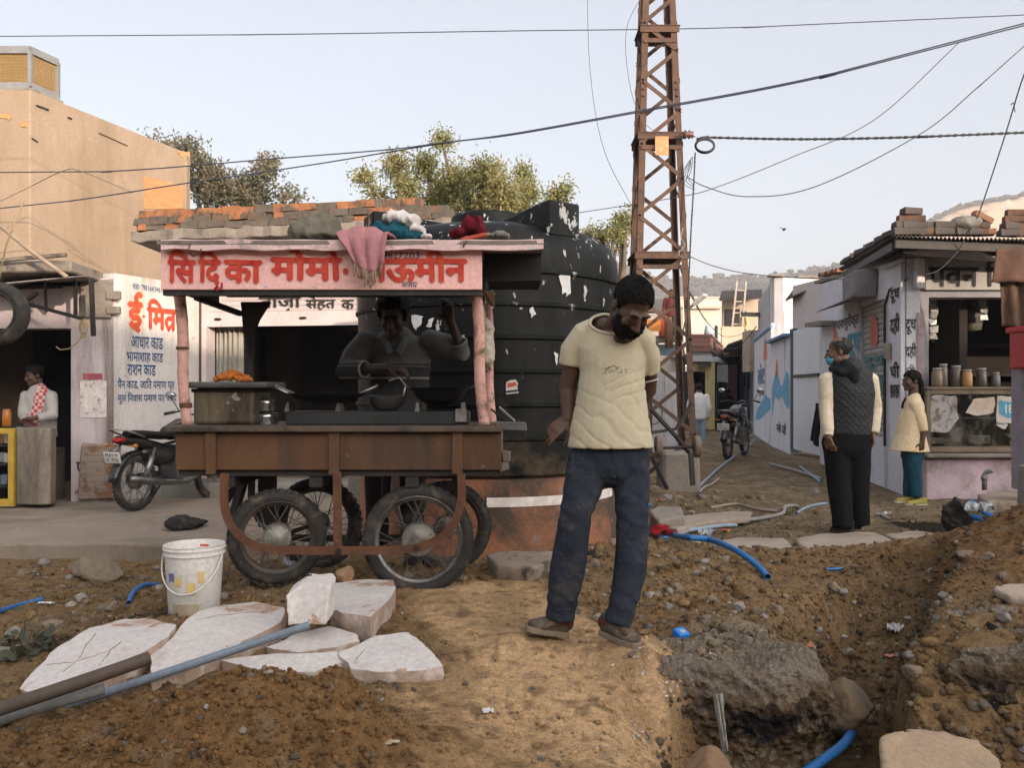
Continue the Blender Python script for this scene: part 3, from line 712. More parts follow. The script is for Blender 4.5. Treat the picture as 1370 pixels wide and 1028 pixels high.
# hanging tyre at the left edge
ty = thing('tyre', 'black tyre hung up at the left edge in front of the dark shop', 'tyre', P(-4, 462, 7.2))
c = P(-4, 420, 7.2); m = MB(); prof = []
for a in np.linspace(0, 2 * pi, 13): prof.append((.215 + .055 * cos(a), .07 * sin(a)))
m.lathe(prof, c, 40, 'Y'); m.build('carcass', RUBBER, ty, True)
m = MB()
for s in (-1, 1): m.lathe([(.165, s * .035), (.185, s * .06), (.175, s * .066), (.155, s * .04)], c, 40, 'Y')
m.build('bead', RUBBER, ty, True)
m = MB(); m.tube([c + V(0, 0, .22), c + V(.02, .1, .6), c + V(.05, .3, 1.0)], .008, 6); m.build('hanging_rope', mat('straw_rope', (.32, .24, .12)), ty)

# counter in the doorway
ct = thing('shop_counter', 'worn steel shop counter with a yellow framed glass front in the left doorway', 'counter', P(36, 675, 9.5))
ctz = -.05; cz1 = CZ - (573 - HY) / F * 9.3
m = MB(); pr = [P(22, 600, 9.25), P(52, 600, 9.2), P(68, 600, 9.25), P(75, 600, 9.4), P(75, 600, 9.9), P(20, 600, 9.9)]
m.prism([V(p.x, p.y, ctz + .04) for p in pr], (0, 0, cz1 - ctz - .04)); m.build('steel_skirt', mat('scuffed_steel', (.36, .31, .25), (.26, .22, .175), (.13, .105, .08), 3, .6, .25, 50, .35, stain=(.48, .66), sscale=2.4, streak=True), ct, bevel=.01)
m = MB()
for a, b in ((0, 22), ): 
 xl, xr = X(-40, 9.25), X(20, 9.25)
 m.box(((xl + xr) / 2, 9.25, cz1 - .03), (xr - xl, .05, .06)); m.box(((xl + xr) / 2, 9.25, ctz + .06), (xr - xl, .05, .08)); m.box((xr - .03, 9.25, (cz1 + ctz) / 2), (.06, .06, cz1 - ctz - .08))
m.build('yellow_frame', mat('yellow_paint', (.50, .33, .045), (.40, .26, .04), (.2, .13, .05), 5, .6, .2, 60), ct, bevel=.004)
m = MB(); xl, xr = X(-40, 9.4), X(19, 9.4)
for z in (.18, .42, .62): m.box(((xl + xr) / 2, 9.45, z), (xr - xl, .35, .02))
m.box(((xl + xr) / 2, 9.66, .4), (xr - xl, .02, .9)); m.build('shelves', DARKWALL, ct)
for k, (px, z, c) in enumerate(((3, .63, (.25, .12, .05)), (12, .63, (.35, .3, .24)), (5, .43, (.2, .2, .22)), (13, .43, (.42, .38, .3)), (8, .19, (.12, .15, .2)))):
 m = MB(); x = X(px, 9.4); m.box((x, 9.4, z + .06), (.07, .08, .10), jit=.006)
 tag(m.build('packet', flat('packet_%d' % k, c, .5)), ['rust brown', 'beige', 'dark grey', 'cream', 'dark blue'][k] + ' packet on the %s shelf of the yellow framed counter' % ('top' if k < 2 else 'middle' if k < 4 else 'bottom'), 'packet')
m = MB(); c = P(9, 571, 9.35); m.lathe([(0, 0), (.04, 0), (.045, .01), (.045, .15), (.035, .17), (.035, .19), (0, .19)], c, 14); jr = tag(m.build('jar', flat('amber_jar', (.35, .12, .02), .25), None, True), 'amber jar glowing on the left shop counter', 'jar')
m = MB(); c = P(-3, 571, 9.38); m.lathe([(0, 0), (.04, 0), (.045, .01), (.045, .15), (.035, .17), (.035, .19), (0, .19)], c, 14); tag(m.build('jar', flat('dark_jar', (.06, .03, .015), .25), None, True), 'dark jar cut off by the left edge of the photo on the shop counter', 'jar')
m = MB(); c = P(44, 560, 9.45); m.box(c, (.16, .12, .09), jit=.006)
# ---------------------------------------------------------------- tan house
th_ = thing('tan_house', 'tall tan plastered house with a bare brick patch behind the left shop', 'house', (-7, 12.5, 0))
TA = V(X(40, 12.5), 12.5, 0); TB = V(X(255, 15.9), 15.9, 0); TL = V(-16, 12.5, 0); tz = CZ + (525 - 120) / F * 12.5
m = MB(); wallbox(m, TL, TA, -.1, tz, .25); wallbox(m, (TA.x + .001, TA.y + .002), TB, -.1, tz + .005, .25); m.box((-11.5, 14.6, tz - .2), (9, 3.6, .15)); m.box((TB.x - 2, TB.y - .12, tz / 2), (4, .2, tz - .1)); m.build('wall', PLASTER_TAN, th_, bevel=.02)
def onT(px, py, out=.004):
 k = (px - CX) / F; dx, dy = TB.x - TA.x, TB.y - TA.y; t = (k * TA.y - TA.x) / (dx - k * dy); d = TA.y + dy * t
 p = P(px, py, d); n = V(dy, -dx, 0).normalized(); return p + n * out
nT = V(TB.y - TA.y, -(TB.x - TA.x), 0).normalized()
rng = random.Random(3)
def ragged(pts, n=5, amp=1.0):
 out = []
 for (a, b) in zip(pts, pts[1:] + pts[:1]):
  for k in range(n):
   t = k / n; out.append((a[0] + (b[0] - a[0]) * t + rng.uniform(-amp, amp), a[1] + (b[1] - a[1]) * t + rng.uniform(-amp, amp)))
 return out
m = MB(); m.prism([onT(x, y, .0) for x, y in ragged([(192, 236), (212, 240), (253.5, 252), (253.5, 279), (192, 279)], 4, .9)], nT * .012)
m.prism([onT(x, y, .0) for x, y in ragged([(236, 203), (253.5, 203), (253.5, 221), (246, 214)], 3, .6)], nT * .012); m.build('exposed_brick', BRICK_RAW, th_)
m = MB()
for pts in ([(0, 152), (10, 151), (16, 156), (13, 160), (0, 158)],): m.prism([P(x, y, 12.5) for x, y in ragged(pts, 3, .6)], (0, -.012, 0))
m.prism([P(x, y, 12.5) for x, y in ragged([(28, 163), (36, 163), (37, 170), (28, 170)], 3, .5)], (0, -.012, 0)); m.build('chipped_plaster', BRICK_RAW, th_)
m = MB(); m.bar(onT(48, 141, .01), onT(64, 147, .01), .03, .02); m.bar(onT(132, 178, .006), onT(170, 195, .006), .016, .012); m.bar(onT(90, 157, .01), onT(95, 159, .01), .03, .02); m.bar(onT(42, 185, .01), onT(50, 190, .01), .016, .016); m.build('crack', DARKWALL, th_)

ac = thing('air_cooler', 'grey metal desert cooler with straw pads on top of the tan house', 'air cooler', V(TA.x, 12.7, tz + .06))
cd = (TB - TA).normalized(); cl = V(-1, 0, 0)
c0 = P(40.5, 130, 12.62); H_ = .43; z0 = tz + .09; e1 = cl * .72; e2 = cd * .50
base = V(c0.x, c0.y, z0)
def cbar(m, a, b, w_=.055): m.bar(a, b, w_, w_)
m = MB(); C_ = [base, base + e1, base + e1 + e2, base + e2]
for p in C_: cbar(m, p, p + V(0, 0, H_ + .1))
for zz in (0, H_ + .1):
 for k in range(4): m.bar(C_[k] + V(0, 0, zz), C_[(k + 1) % 4] + V(0, 0, zz), .06, .10 if zz else .11)
m.prism([p + V(0, 0, H_ + .14) for p in C_], (0, 0, .03)); m.build('cabinet_frame', mat('galvanised', (.25, .255, .26), (.20, .205, .21), (.25, .24, .22), 4, .55, .1, 50, .3), ac)
STRAW = NT('straw_pad'); v_ = STRAW.mapping((2, 2, 40)); STRAW.setcol(STRAW.mix(STRAW.ramp(STRAW.noise(6, 6, .75, v_, 1.5), .3, .7), (.46, .30, .12), (.22, .125, .04))); STRAW.set(Roughness=.95); STRAW.bump(STRAW.noise(6, 6, .75, v_, 1.5), 1, .02); STRAW = STRAW.m
for e, n in ((e1, V(0, -1, 0)), (e2, nT)):
 m = MB(); a = base + e * .03 + V(0, 0, .05); b = base + e * .97 + V(0, 0, .05); m.prism([a - n * .02, b - n * .02, b - n * .02 + V(0, 0, H_), a - n * .02 + V(0, 0, H_)], n * .012); pd = m.build('straw_pad', STRAW, ac)
 m = MB()
 for t in np.linspace(.13, .87, 9): m.bar(base + e * t + V(0, 0, .08) + n * .008, base + e * t + V(0, 0, H_ + .02) + n * .008, .006)
 for zz in np.linspace(.1, H_, 8): m.bar(base + e * .13 + V(0, 0, zz) + n * .008, base + e * .87 + V(0, 0, zz) + n * .008, .004)
 m.build('mesh_guard', mat('guard_wire', (.30, .22, .12), None, None, 5, .7, 0), pd)
m = MB(); m.prism([p + V(0, 0, -.10) + ((p - (base + (e1 + e2) / 2)).normalized() * .08) for p in C_], (0, 0, .06)); m.build('plinth', CONC, ac)

# ---------------------------------------------------------------- middle shop with the half-raised shutter
md = thing('shop_building', 'flat-roofed shop with a half-raised lilac shutter and ragged brick parapet', 'shop', (-2.5, 11, 0))
M0 = (X(258, 11.02), 11.02); M1 = (X(640, 10.4), 10.4); ML = sqrt((M1[0] - M0[0]) ** 2 + (M1[1] - M0[1]) ** 2)
def uM(px):
 k = (px - CX) / F; dx, dy = M1[0] - M0[0], M1[1] - M0[1]; return (k * M0[1] - M0[0]) / (dx - k * dy) * ML
m = MB(); wallbox(m, M0, M1, -.1, 2.86, .22, [(uM(276), uM(480), .0, 2.7)]); m.build('front_wall', mat('pink_plaster', (.66, .58, .59), (.56, .49, .50), (.24, .19, .17), 2, .9, .35, 50, stain=(.6, .74)), md)
m = MB(); shutter(m, on(M0, M1, uM(275), 0), on(M0, M1, uM(481), 0), CZ + (525 - 431) / F * 10.9, 2.7, .062, -.06); shu = m.build('roller_shutter', SHUTTER, md, fix=False)
m = MB(); zb = CZ + (525 - 432) / F * 10.9; m.bar(on(M0, M1, uM(275), zb + .04, -.03), on(M0, M1, uM(481), zb + .04, -.03), .03, .17); br = m.build('bottom_rail', SHUTTER, shu)
m = MB()
for px in (291, 405): p = on(M0, M1, uM(px), zb + .05, -.005); m.ell(p, (.05, .012, .018))
m.build('handle', DARKIRON, shu, True)
md_d = V(M1[0] - M0[0], M1[1] - M0[1], 0)
for body, a, b in (('ताज़ा', 345, 402), ('सेहत', 408, 448), ('क', 456, 473)):
 letters(body, 'lettering', BLKP, on(M0, M1, uM(a), CZ + (525 - 416.5) / F * 10.9, -.05), md_d, up, .175 if body != 'क' else .125, shu, uM(b) - uM(a), .018, .02, .025)
m = MB(); wallbox(m, (M0[0], 13.6), (M1[0], 13.6), 0, 2.9, .1); m.box((-4.0, 12.3, 1.4), (.1, 2.6, 2.9)); m.box((-.4, 12.2, 1.4), (.1, 2.6, 2.9)); m.box((-2.3, 12.2, 2.83), (4, 2.6, .05)); m.build('interior', mat('dim_room', (.10, .078, .060), (.075, .058, .046), None, 1, .95, .1), md)
m = MB(); m.box((X(440, 13.4), 13.45, 1.1), (.9, .06, 2.1)); m.box((X(350, 13.4), 13.45, 1.2), (.06, .1, 2.4)); m.build('inner_door', DARKWALL, md)
m = MB(); n = 40; a = on(M0, M1, uM(277), 0, -.25); b = on(M0, M1, uM(312), 0, -.25); vs = []
for z in np.linspace(CZ + (525 - 520) / F * 11.2, zb + .1, 8):
 for k in range(n):
  t = k / (n - 1); vs.append(a + (b - a) * t + V(0, .03 * sin(t * 34) + .012 * sin(z * 3 + t * 9), z))
m.add(vs, [(j * n + k, j * n + k + 1, (j + 1) * n + k + 1, (j + 1) * n + k) for j in range(7) for k in range(n - 1)])
cu = m.build('curtain', cloth('pale_curtain', (.40, .385, .34), (.33, .31, .27)), None, True, fix=False); cu.modifiers.new('s', 'SOLIDIFY').thickness = .006
tag(cu, 'pale striped curtain drawn to the left under the raised shutter', 'curtain')
R0 = P(175, 318, 9.9); R1 = P(606, 318, 9.12); zr0 = 2.94
m = MB(); pr = [V(R0.x, R0.y, zr0)] + [V(R0.x + (R1.x - R0.x) * t + 0, R0.y + (R1.y - R0.y) * t + rng.uniform(-.02, .02), zr0 + rng.uniform(-.012, .012)) for t in np.linspace(.03, .97, 34)] + [V(R1.x, R1.y, zr0), V(R1.x, 13.6, zr0), V(R0.x, 13.6, zr0)]
m.prism(pr, (0, 0, .115)); m.build('roof_slab', CONC, md, bevel=.008)
# parapet: individually laid courses with broken gaps, one masonry mesh
m = MB(); pd_ = (R1 - R0); pd_.z = 0; PL = pd_.length; pd_ /= PL; pn = V(-pd_.y, pd_.x, 0); Rp = Matrix((pd_, pn, V(0, 0, 1))).transposed(); zt = zr0 + .118
for row in range(1, 4):
 u = .02 + (row % 2) * .06; hh = .072 if row < 3 else .080
 while u < PL * .985:
  wv = rng.choice((.22, .22, .11)) if row < 3 else rng.choice((.22, .20, .11))
  if row == 3 and u > PL * .87: break
  if row == 2 and u > PL * .93: break
  gap = row in (1, 2) and (abs(u - PL * .425) < .06 or abs(u - PL * .53) < .06 )
  if not gap:
   m.cur = 1 if (row < 3 and rng.random() < .84) or (row == 3 and rng.random() < .22) else 0
   m.box(V(R0.x, R0.y, 0) + pd_ * (u + wv / 2) + pn * (.09 + rng.uniform(-.016, .016)) + V(0, 0, zt + (row - 1) * .075 + hh / 2 + rng.uniform(-.006, .006)), (wv - .004, .15, hh + (.008 if m.cur else 0)), R=Rp, jit=.011)
  u += wv
m.cur = 1; m.box(V(R0.x, R0.y, 0) + pd_ * PL * .20 + pn * .11 + V(0, 0, zt + .074), (PL * .38, .11, .148), R=Rp); m.box(V(R0.x, R0.y, 0) + pd_ * PL * .475 + pn * .11 + V(0, 0, zt + .074), (PL * .09, .11, .148), R=Rp); m.box(V(R0.x, R0.y, 0) + pd_ * PL * .77 + pn * .11 + V(0, 0, zt + .074), (PL * .42, .11, .148), R=Rp)
OBR = mat('orange_brick', (.36, .155, .07), (.26, .11, .055), (.10, .075, .06), 7, .92, .7, 60, stain=(.46, .58), sscale=6, bdist=.008)
m.build('brick_parapet', [OBR, mat('dark_mortar', (.135, .112, .092), (.095, .08, .067), (.16, .085, .05), 5, .95, .9, 40, stain=(.54, .64), sscale=6, bdist=.014)], md)  # second material: dark grey-brown mortar and duller bricks
m = MB(); p = on(M0, M1, uM(252) , CZ + (525 - 456) / F * 10.8, .12); m.box(p, (.11, .09, .3)); tag(m.build('meter_box', mat('meter_box', (.22, .19, .16), None, (.1, .08, .06), 4, .7, .2), bevel=.008), 'grey electric meter box on the wall beside the shutter', 'meter box')
# step below the shutter
m = MB(); m.box(((M0[0] + M1[0]) / 2 + .2, 10.5, .03), (4.2, .7, .18)); q = m.build('shop_step', mat('step_stone', (.30, .29, .26), (.22, .20, .17), (.2, .1, .06), 3, .9, .3), md, bevel=.01)
m = MB(); p = P(479, 640, 8.6); m.box(V(p.x, p.y, .22), (.20, .2, .60), taper=.8); tag(m.build('concrete_bollard', CONC, bevel=.02), 'squat grey concrete post seen under the cart', 'post')
# ================================================================ right-hand shop
WHITE_BL = mat('blue_white_plaster', (.66, .655, .70), (.55, .55, .595), (.17, .145, .135), 1.6, .92, .45, 45, stain=(.55, .72), sscale=1.5, streak=True, c4=(.28, .24, .21), s4=(.67, .70), scale4=4, bdist=.01)
GREYPL = mat('grey_plaster', (.27, .265, .29), (.21, .205, .22), (.12, .105, .10), 2, .92, .45, 50, stain=(.56, .7), sscale=2, streak=True, bdist=.008)
PINKP = mat('pink_step_paint', (.52, .41, .45), (.40, .30, .36), (.26, .21, .20), 2.4, .92, .5, 50, stain=(.52, .66), sscale=2.2, bdist=.01)
CORR = mat('corrugated_rust', (.075, .066, .060), (.05, .045, .042), (.12, .07, .045), 3, .75, .3, 50, .3, stain=(.52, .7), sscale=3)
TEALP = paint('teal_sign_paint', (.045, .19, .235), .42); BLUEM = paint('mural_blue', (.10, .27, .42), .40, 9); ORGP = paint('flame_paint', (.50, .13, .08), .50, 14)
W0 = V(4.66, 10.3, 0); WD = V(.1274, 1, 0).normalized()
def wl(px):      # plan point of the alley wall at a photo column
 k = (px - CX) / F; t = (k * W0.y - W0.x) / (WD.x - k * WD.y); return W0 + WD * t
rs = thing('shop_building', 'dairy shop with dark open front, brick-weighted tin roof and lettered pillar', 'shop', (5.5, 10.3, 0))
WE = wl(1097.0); m = MB()
# alley side: seen left (far) to right (near), so the wall runs WE -> W0
LW = (W0 - WE).length
def uW(px): return (wl(px) - WE).length
zS0, zS1 = .62, CZ + (525 - 405) / F * 11.5
wallbox(m, WE, W0, -.15, 2.62, .22, [(uW(1152), uW(1183), zS0, zS1)])
mm = [WE + V(0, 0, 2.622), W0 + V(0, 0, 2.622), W0 + V(0, 0, 2.80), WE + V(0, 0, 3.02)]; nW = V(WD.y, -WD.x, 0); 
m.prism(mm, nW * .22); m.build('side_wall', WHITE_BL, rs)
m = MB(); shutter(m, on(WE, W0, uW(1152), 0), on(WE, W0, uW(1183), 0), zS0, zS1, .075, -.05); sh2 = m.build('roller_shutter', mat('shutter_grey', (.36, .33, .33), (.28, .26, .26), (.15, .11, .09), 4, .6, .2), rs, fix=False)
FA = V(W0.x, W0.y, 0); FB = V(10, 10.25, 0)
m = MB(); ow0, ow1 = X(1237, 10.3) - FA.x, 4.8
wallbox(m, FA + V(.045, -.008, 0), FB, -.15, 2.84, .24, [(ow0, ow1, -.15, CZ + (525 - 398) / F * 10.3)]); m.build('front_wall', GREYPL, rs)
m = MB(); m.box((X(1231, 10.28), 10.285, 1.1), (.085, .05, 2.1)); m.build('door_jamb', mat('pink_jamb', (.40, .33, .35), None, (.2, .16, .15), 3, .9, .3), rs)
m = MB(); m.box((X(1300, 10.27) + .4, 10.25, CZ + (525 - 367) / F * 10.25), (1.95, .05, .38)); bd = m.build('sign_board', mat('grimy_sign', (.36, .345, .33), (.30, .285, .27), (.06, .055, .05), 3, .8, .2, 50), rs, bevel=.006)
letters('पवन िव', 'lettering', mat('sign_black', (.012, .012, .013), None, None, 8, .7, .1), (X(1243, 10.2), 10.224, CZ + (525 - 384) / F * 10.22), (1, 0, 0), up, .33, bd, .98, .03, .02, .004)
m = MB(); m.box((X(1230, 10.2), 10.21, CZ + (525 - 366) / F * 10.2), (.10, .12, .36), jit=.012); m.build('bracket', WHITE_BL, rs, bevel=.01)
# interior
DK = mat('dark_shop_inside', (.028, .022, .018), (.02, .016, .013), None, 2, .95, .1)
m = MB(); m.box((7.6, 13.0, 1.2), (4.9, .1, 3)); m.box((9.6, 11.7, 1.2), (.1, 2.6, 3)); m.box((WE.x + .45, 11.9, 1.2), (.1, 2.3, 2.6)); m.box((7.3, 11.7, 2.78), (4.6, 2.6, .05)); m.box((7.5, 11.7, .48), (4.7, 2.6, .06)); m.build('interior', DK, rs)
m = MB()
for z in (1.05, 1.45, 1.9): m.box((7.4, 12.75, z), (4, .35, .03))
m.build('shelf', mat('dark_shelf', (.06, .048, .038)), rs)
# roof: corrugated iron sheets
def corrugated(m, a, b, c, d, n=46, amp=.018, thick=.004):
 a, b, c, d = map(Vector, (a, b, c, d)); vs = []; K = n * 4
 for t2 in np.linspace(0, 1, 4):
  for k in range(K + 1):
   t = k / K; p = (a + (b - a) * t) * (1 - t2) + (d + (c - d) * t) * t2; vs.append(p + V(0, 0, amp * sin(t * n * 2 * pi)))
 W_ = K + 1; m.add(vs, [(j * W_ + k, j * W_ + k + 1, (j + 1) * W_ + k + 1, (j + 1) * W_ + k) for j in range(3) for k in range(K)])
ra = P(1196, 316, 9.35); rb = P(1420, 322, 9.3); rd = P(1119, 361, 13.6); rc = V(10.2, 13.8, rd.z)
m = MB(); corrugated(m, ra, rb, rc, rd, 40, .02); rf = m.build('tin_roof', CORR, rs, True); rf.modifiers.new('s', 'SOLIDIFY').thickness = .006
m = MB(); q = P(1197, 326, 9.42); m.bar(q, P(1420, 334, 9.4), .05, .10); m.bar(q + V(.02, .05, -.02), rd + V(.12, 0, -.08), .05, .09); m.bar(P(1209, 336, 9.8), P(1420, 342, 9.8), .05, .08); m.build('rafter', DARKIRON, rs)
m = MB(); q = [P(1208, 338, 9.6), P(1262, 333, 9.55), P(1300, 333, 9.55), P(1334, 346, 9.5), P(1330, 350, 9.9), P(1212, 342, 10.1)]; m.prism(q, (0, 0, .015)); m.build('tin_flap', mat('bent_tin', (.34, .33, .33), (.22, .21, .2), (.14, .09, .07), 5, .5, .3, 40, .4), rs)
m = MB(); q = on(WE, W0, uW(1166), 0, .16); m.box(q + V(0, 0, CZ + (525 - 380) / F * 11.3), (.30, .62, .36), rz=-.127, jit=.02); m.build('shutter_box', mat('rough_concrete_box', (.25, .24, .245), (.19, .18, .185), (.12, .11, .1), 4, .95, .7, 30), rs, bevel=.02)
m = MB(); q0 = on(WE, W0, uW(1128), 0, .01); q1 = on(WE, W0, uW(1166), 0, .01); za = CZ + (525 - 398) / F * 12; m.prism([q0 + V(0, 0, za), q1 + V(0, 0, za + .02), q1 + V(-.42, 0, za - .13), q0 + V(-.40, 0, za - .12)], (0, 0, .012)); m.build('tin_awning', mat('awning_tin', (.16, .15, .15), (.11, .105, .1), (.2, .12, .08), 4, .6, .3, 40, .3), rs)
m = MB(); q = on(WE, W0, uW(1187), 0, .03); m.tube([q + V(0, 0, zS0 - .1), q + V(0, 0, 2.3), q + V(.02, -.1, 2.48), W0 + V(.05, -.06, 2.55)], .018, 7); m.build('conduit', DARKIRON, rs)
m = MB(); q = on(WE, W0, uW(1191), 0, .04); m.box(q + V(0, 0, CZ + (525 - 471) / F * 10.9), (.05, .14, .19), rz=-.127, jit=.01); m.build('switch_box', mat('cream_box', (.33, .29, .25), None, (.15, .12, .1), 5, .8, .2), rs, bevel=.006)
def sideword(body, pxl, pxr, pyb, hpx, m_, bold=.02, vertical=False, par=rs):
 p = wl((pxl + pxr) / 2); d = p.y; o = on(WE, W0, uW(pxl), CZ + (525 - pyb) / F * d, .0)
 letters(body, 'lettering', m_, o, W0 - WE, up, hpx / F * d, par, (uW(pxr) - uW(pxl)), bold, .02, .004)
sideword('पाश्चुरीकृत'.replace('श्', 'श'), 1119, 1150, 442, 22, mat('sign_brown', (.10, .075, .07), None, None, 8, .8, .1), .03)
sideword('दूध', 1134, 1152, 481, 36, TEALP, .06); sideword('न', 1110, 1118, 476, 14, TEALP, .03)
for body, y, h in (('दूध', 406, 20), ('दही', 449, 30), ('घी', 506, 22), ('छाछ', 533, 18)): sideword(body, 1191, 1204, y, h, BLKP, .04)
fy = lambda s: letters  # (front pillar words)
for body, yb, h in (('दूध', 448, 21), ('दही', 480, 21)):
 letters(body, 'lettering', BLKP, W0 + nW * .05 + V(0, 0, CZ + (525 - yb) / F * 10.3), nW, up, h / F * 10.3, rs, .125, .02, .02, .004)
letters('घी', 'lettering', paint('faded_paint', (.12, .11, .12), .6), W0 + nW * .06 + V(0, 0, CZ + (525 - 502) / F * 10.3), nW, up, 14 / F * 10.3, rs, .10, .015, .02, .004)
def decal(name, a, b, uf, pts, m_, par, out=.004):
 """flat painted shape on a wall: pts in (photo px, photo py) projected on the wall plane a->b"""
 a = V(a[0], a[1], 0); b = V(b[0], b[1], 0); d = b - a; n = V(d.y, -d.x, 0).normalized(); vs = []
 for px, py in pts:
  k = (px - CX) / F; t = (k * a.y - a.x) / (d.x - k * d.y); y = a.y + d.y * t
  p = P(px, py, y); vs.append(p + n * out)
 mb = MB(); mb.add(vs, [tuple(range(len(vs)))]); return mb.build(name, m_, par, fix=False)
flame = [(1114, 470), (1113, 462), (1115, 452), (1116, 440), (1117.5, 428), (1119, 440), (1121, 448), (1121.5, 458), (1120.5, 470)]
decal('flame_mark', WE, W0, uW, flame, ORGP, rs)
decal('flame_mark', WE, W0, uW, [(1158 + 4, 462), (1157 + 4, 450), (1159 + 4, 432), (1165, 420), (1169, 424), (1172, 436), (1172, 455), (1170, 464)], paint('shutter_flame', (.36, .09, .05), .52, 20), sh2, .035 - .06)
for (x, yb, body, h) in ((1154, 496, 'लोटस'.replace('लोटस', 'दूध'), 18), (1155, 530, 'दही', 28)):
 p = wl(x); letters(body, 'lettering', paint('shutter_teal', (.04, .15, .15), .55, 30), on(WE, W0, uW(x), CZ + (525 - yb) / F * p.y, -.02), W0 - WE, up, h / F * p.y, sh2, uW(1181) - uW(x), .03, .03, .005)
# plinth step under the display case
pl_ = MB(); px0 = X(1238, 9.85); pl_.box((px0 + 2.4, 10.1, .17), (4.8, .5, .56)); pl_.build('step_face', PINKP, rs, bevel=.02)
m = MB(); m.box((px0 + 2.4, 10.06, .475), (4.86, .64, .045)); m.build('step_top', CONC, rs, bevel=.012)
# loose bricks and stones weighing down the roof
RB = [mat('roof_brick', (.15, .080, .052), (.11, .062, .042), (.075, .06, .05), 8, .95, .6, 50, stain=(.46, .6), sscale=6), mat('grey_roof_brick', (.095, .080, .072), (.07, .06, .054), (.045, .038, .034), 8, .95, .6, 50), mat('orange_roof_brick', (.25, .125, .07), (.19, .095, .055), (.12, .08, .06), 8, .95, .6, 50)]
bm_ = []
for q in range(3): mb = MB(); mb.box((0, 0, .036), (.225, .108, .072), jit=.010); o = mb.build('brick', RB[q], bevel=.006); bm_.append(o)
rb_rng = random.Random(11); first = [True] * 3; LBL = ('dull red', 'soot grey', 'clean orange')
def brick_at(k, p, rz=0, tilt=(0, 0), lab=None):
 o = bm_[k] if first[k] else bm_[k].copy()
 if not first[k]: COL.objects.link(o)
 first[k] = False; o.location = p; o.rotation_euler = (tilt[0], tilt[1], rz)
 tag(o, lab or LBL[k] + ' brick among those weighing down the right-hand tin roof', 'brick', 'bricks on the tin roof'); return o
def roofz(x, y): 
 t = (y - ra.y) / (rd.y - ra.y); return ra.z + (rd.z - ra.z) * t + .022
for i in range(13):           # front row
 px = 1206 + i * 9.2; d = 9.48 + rb_rng.uniform(0, .05); x = X(px, d); brick_at(rb_rng.choice((0, 1, 1, 0, 1, 2)), V(x, d, roofz(x, d)), rb_rng.uniform(-.15, .15))
 if i not in (4, 8, 12): brick_at(1 if i < 5 else rb_rng.choice((0, 1)), V(x + .02, d + .01, roofz(x, d) + .075), rb_rng.uniform(-.25, .25))
 if i in (1, 2): brick_at(0, V(x, d + .02, roofz(x, d) + .15), rb_rng.uniform(-.3, .3))
brick_at(1, V(X(1219, 9.5), 9.5, roofz(0, 9.5) + .225), .2, lab='grey brick topmost of the pile at the roof corner above the girl')
brick_at(2, V(X(1312, 9.5), 9.5, roofz(0, 9.5) + .16), .15, (0, .45), 'clean orange brick tilted on top of the row above the shop front')
for i in range(10):           # eave row going back
 d = 9.75 + i * .36; p = ra + (rd - ra) * ((d - ra.y) / (rd.y - ra.y)); brick_at(1 if rb_rng.random() < .7 else 0, V(p.x + .05, d, p.z + .035), 1.45 + rb_rng.uniform(-.3, .3))
for i in range(12):           # stack at the right edge
 r_, c_ = divmod(i, 3); brick_at(rb_rng.choice((0, 1)), V(X(1349, 9.6) + c_ * .19 + r_ * .03, 9.6, roofz(0, 9.6) + r_ * .075), rb_rng.uniform(-.2, .2))
mb = MB(); mb.ell((0, 0, .07), (.17, .12, .085)); me = remeshed(mb, .02, 2); rough_mesh(me, .03, 8, 3); o = finish(me, 'roof_stone', mat('roof_stone', (.2, .185, .17), (.13, .12, .11), None, 7, .95, .6)); o.location = V(X(1293, 9.5), 9.5, roofz(0, 9.5) + .06); tag(o, 'rounded grey stone lying among the bricks on the right-hand tin roof', 'stone')

# display case with papers pasted on the glass
dc = thing('display_case', 'glass shop display case with torn papers pasted on its front', 'display case', (6.0, 9.9, .5))
zc0, zc1 = .51, CZ + (525 - 522) / F * 9.9; cx0, cx1 = X(1241, 9.9), X(1369, 9.9); CWD = mat('case_wood', (.19, .145, .10), (.14, .105, .075), (.07, .05, .04), 6, .75, .3, 70)
m = MB()
for x in (cx0, cx1): m.box((x, 9.9, (zc0 + zc1) / 2), (.05, .05, zc1 - zc0)); m.box((x, 10.16, (zc0 + zc1) / 2), (.05, .05, zc1 - zc0))
for z in (zc0 + .03, zc1 - .02): m.box(((cx0 + cx1) / 2, 9.9, z), (cx1 - cx0 - .055, .045, .06)); m.box(((cx0 + cx1) / 2, 10.16, z), (cx1 - cx0 - .055, .045, .06))
m.build('case_frame', CWD, dc, bevel=.004)
m = MB(); m.box(((cx0 + cx1) / 2, 10.03, zc1 + .022), (cx1 - cx0 + .06, .34, .03)); m.build('case_top', CWD, dc, bevel=.004)
m = MB(); m.box(((cx0 + cx1) / 2, 10.03, (zc0 + zc1) / 2 + .03), (cx1 - cx0 - .06, .22, .015)); m.build('case_shelf', CWD, dc)
m = MB(); m.box(((cx0 + cx1) / 2, 10.19, (zc0 + zc1) / 2), (cx1 - cx0 - .05, .02, zc1 - zc0 - .02)); m.build('case_back', DK, dc)
GL = NT('case_glass'); tr = GL.n('ShaderNodeBsdfTransparent'); gl = GL.n('ShaderNodeBsdfGlossy'); gl.inputs['Roughness'].default_value = .12; mxs = GL.n('ShaderNodeMixShader'); fr = GL.n('ShaderNodeFresnel'); fr.inputs[0].default_value = 1.5
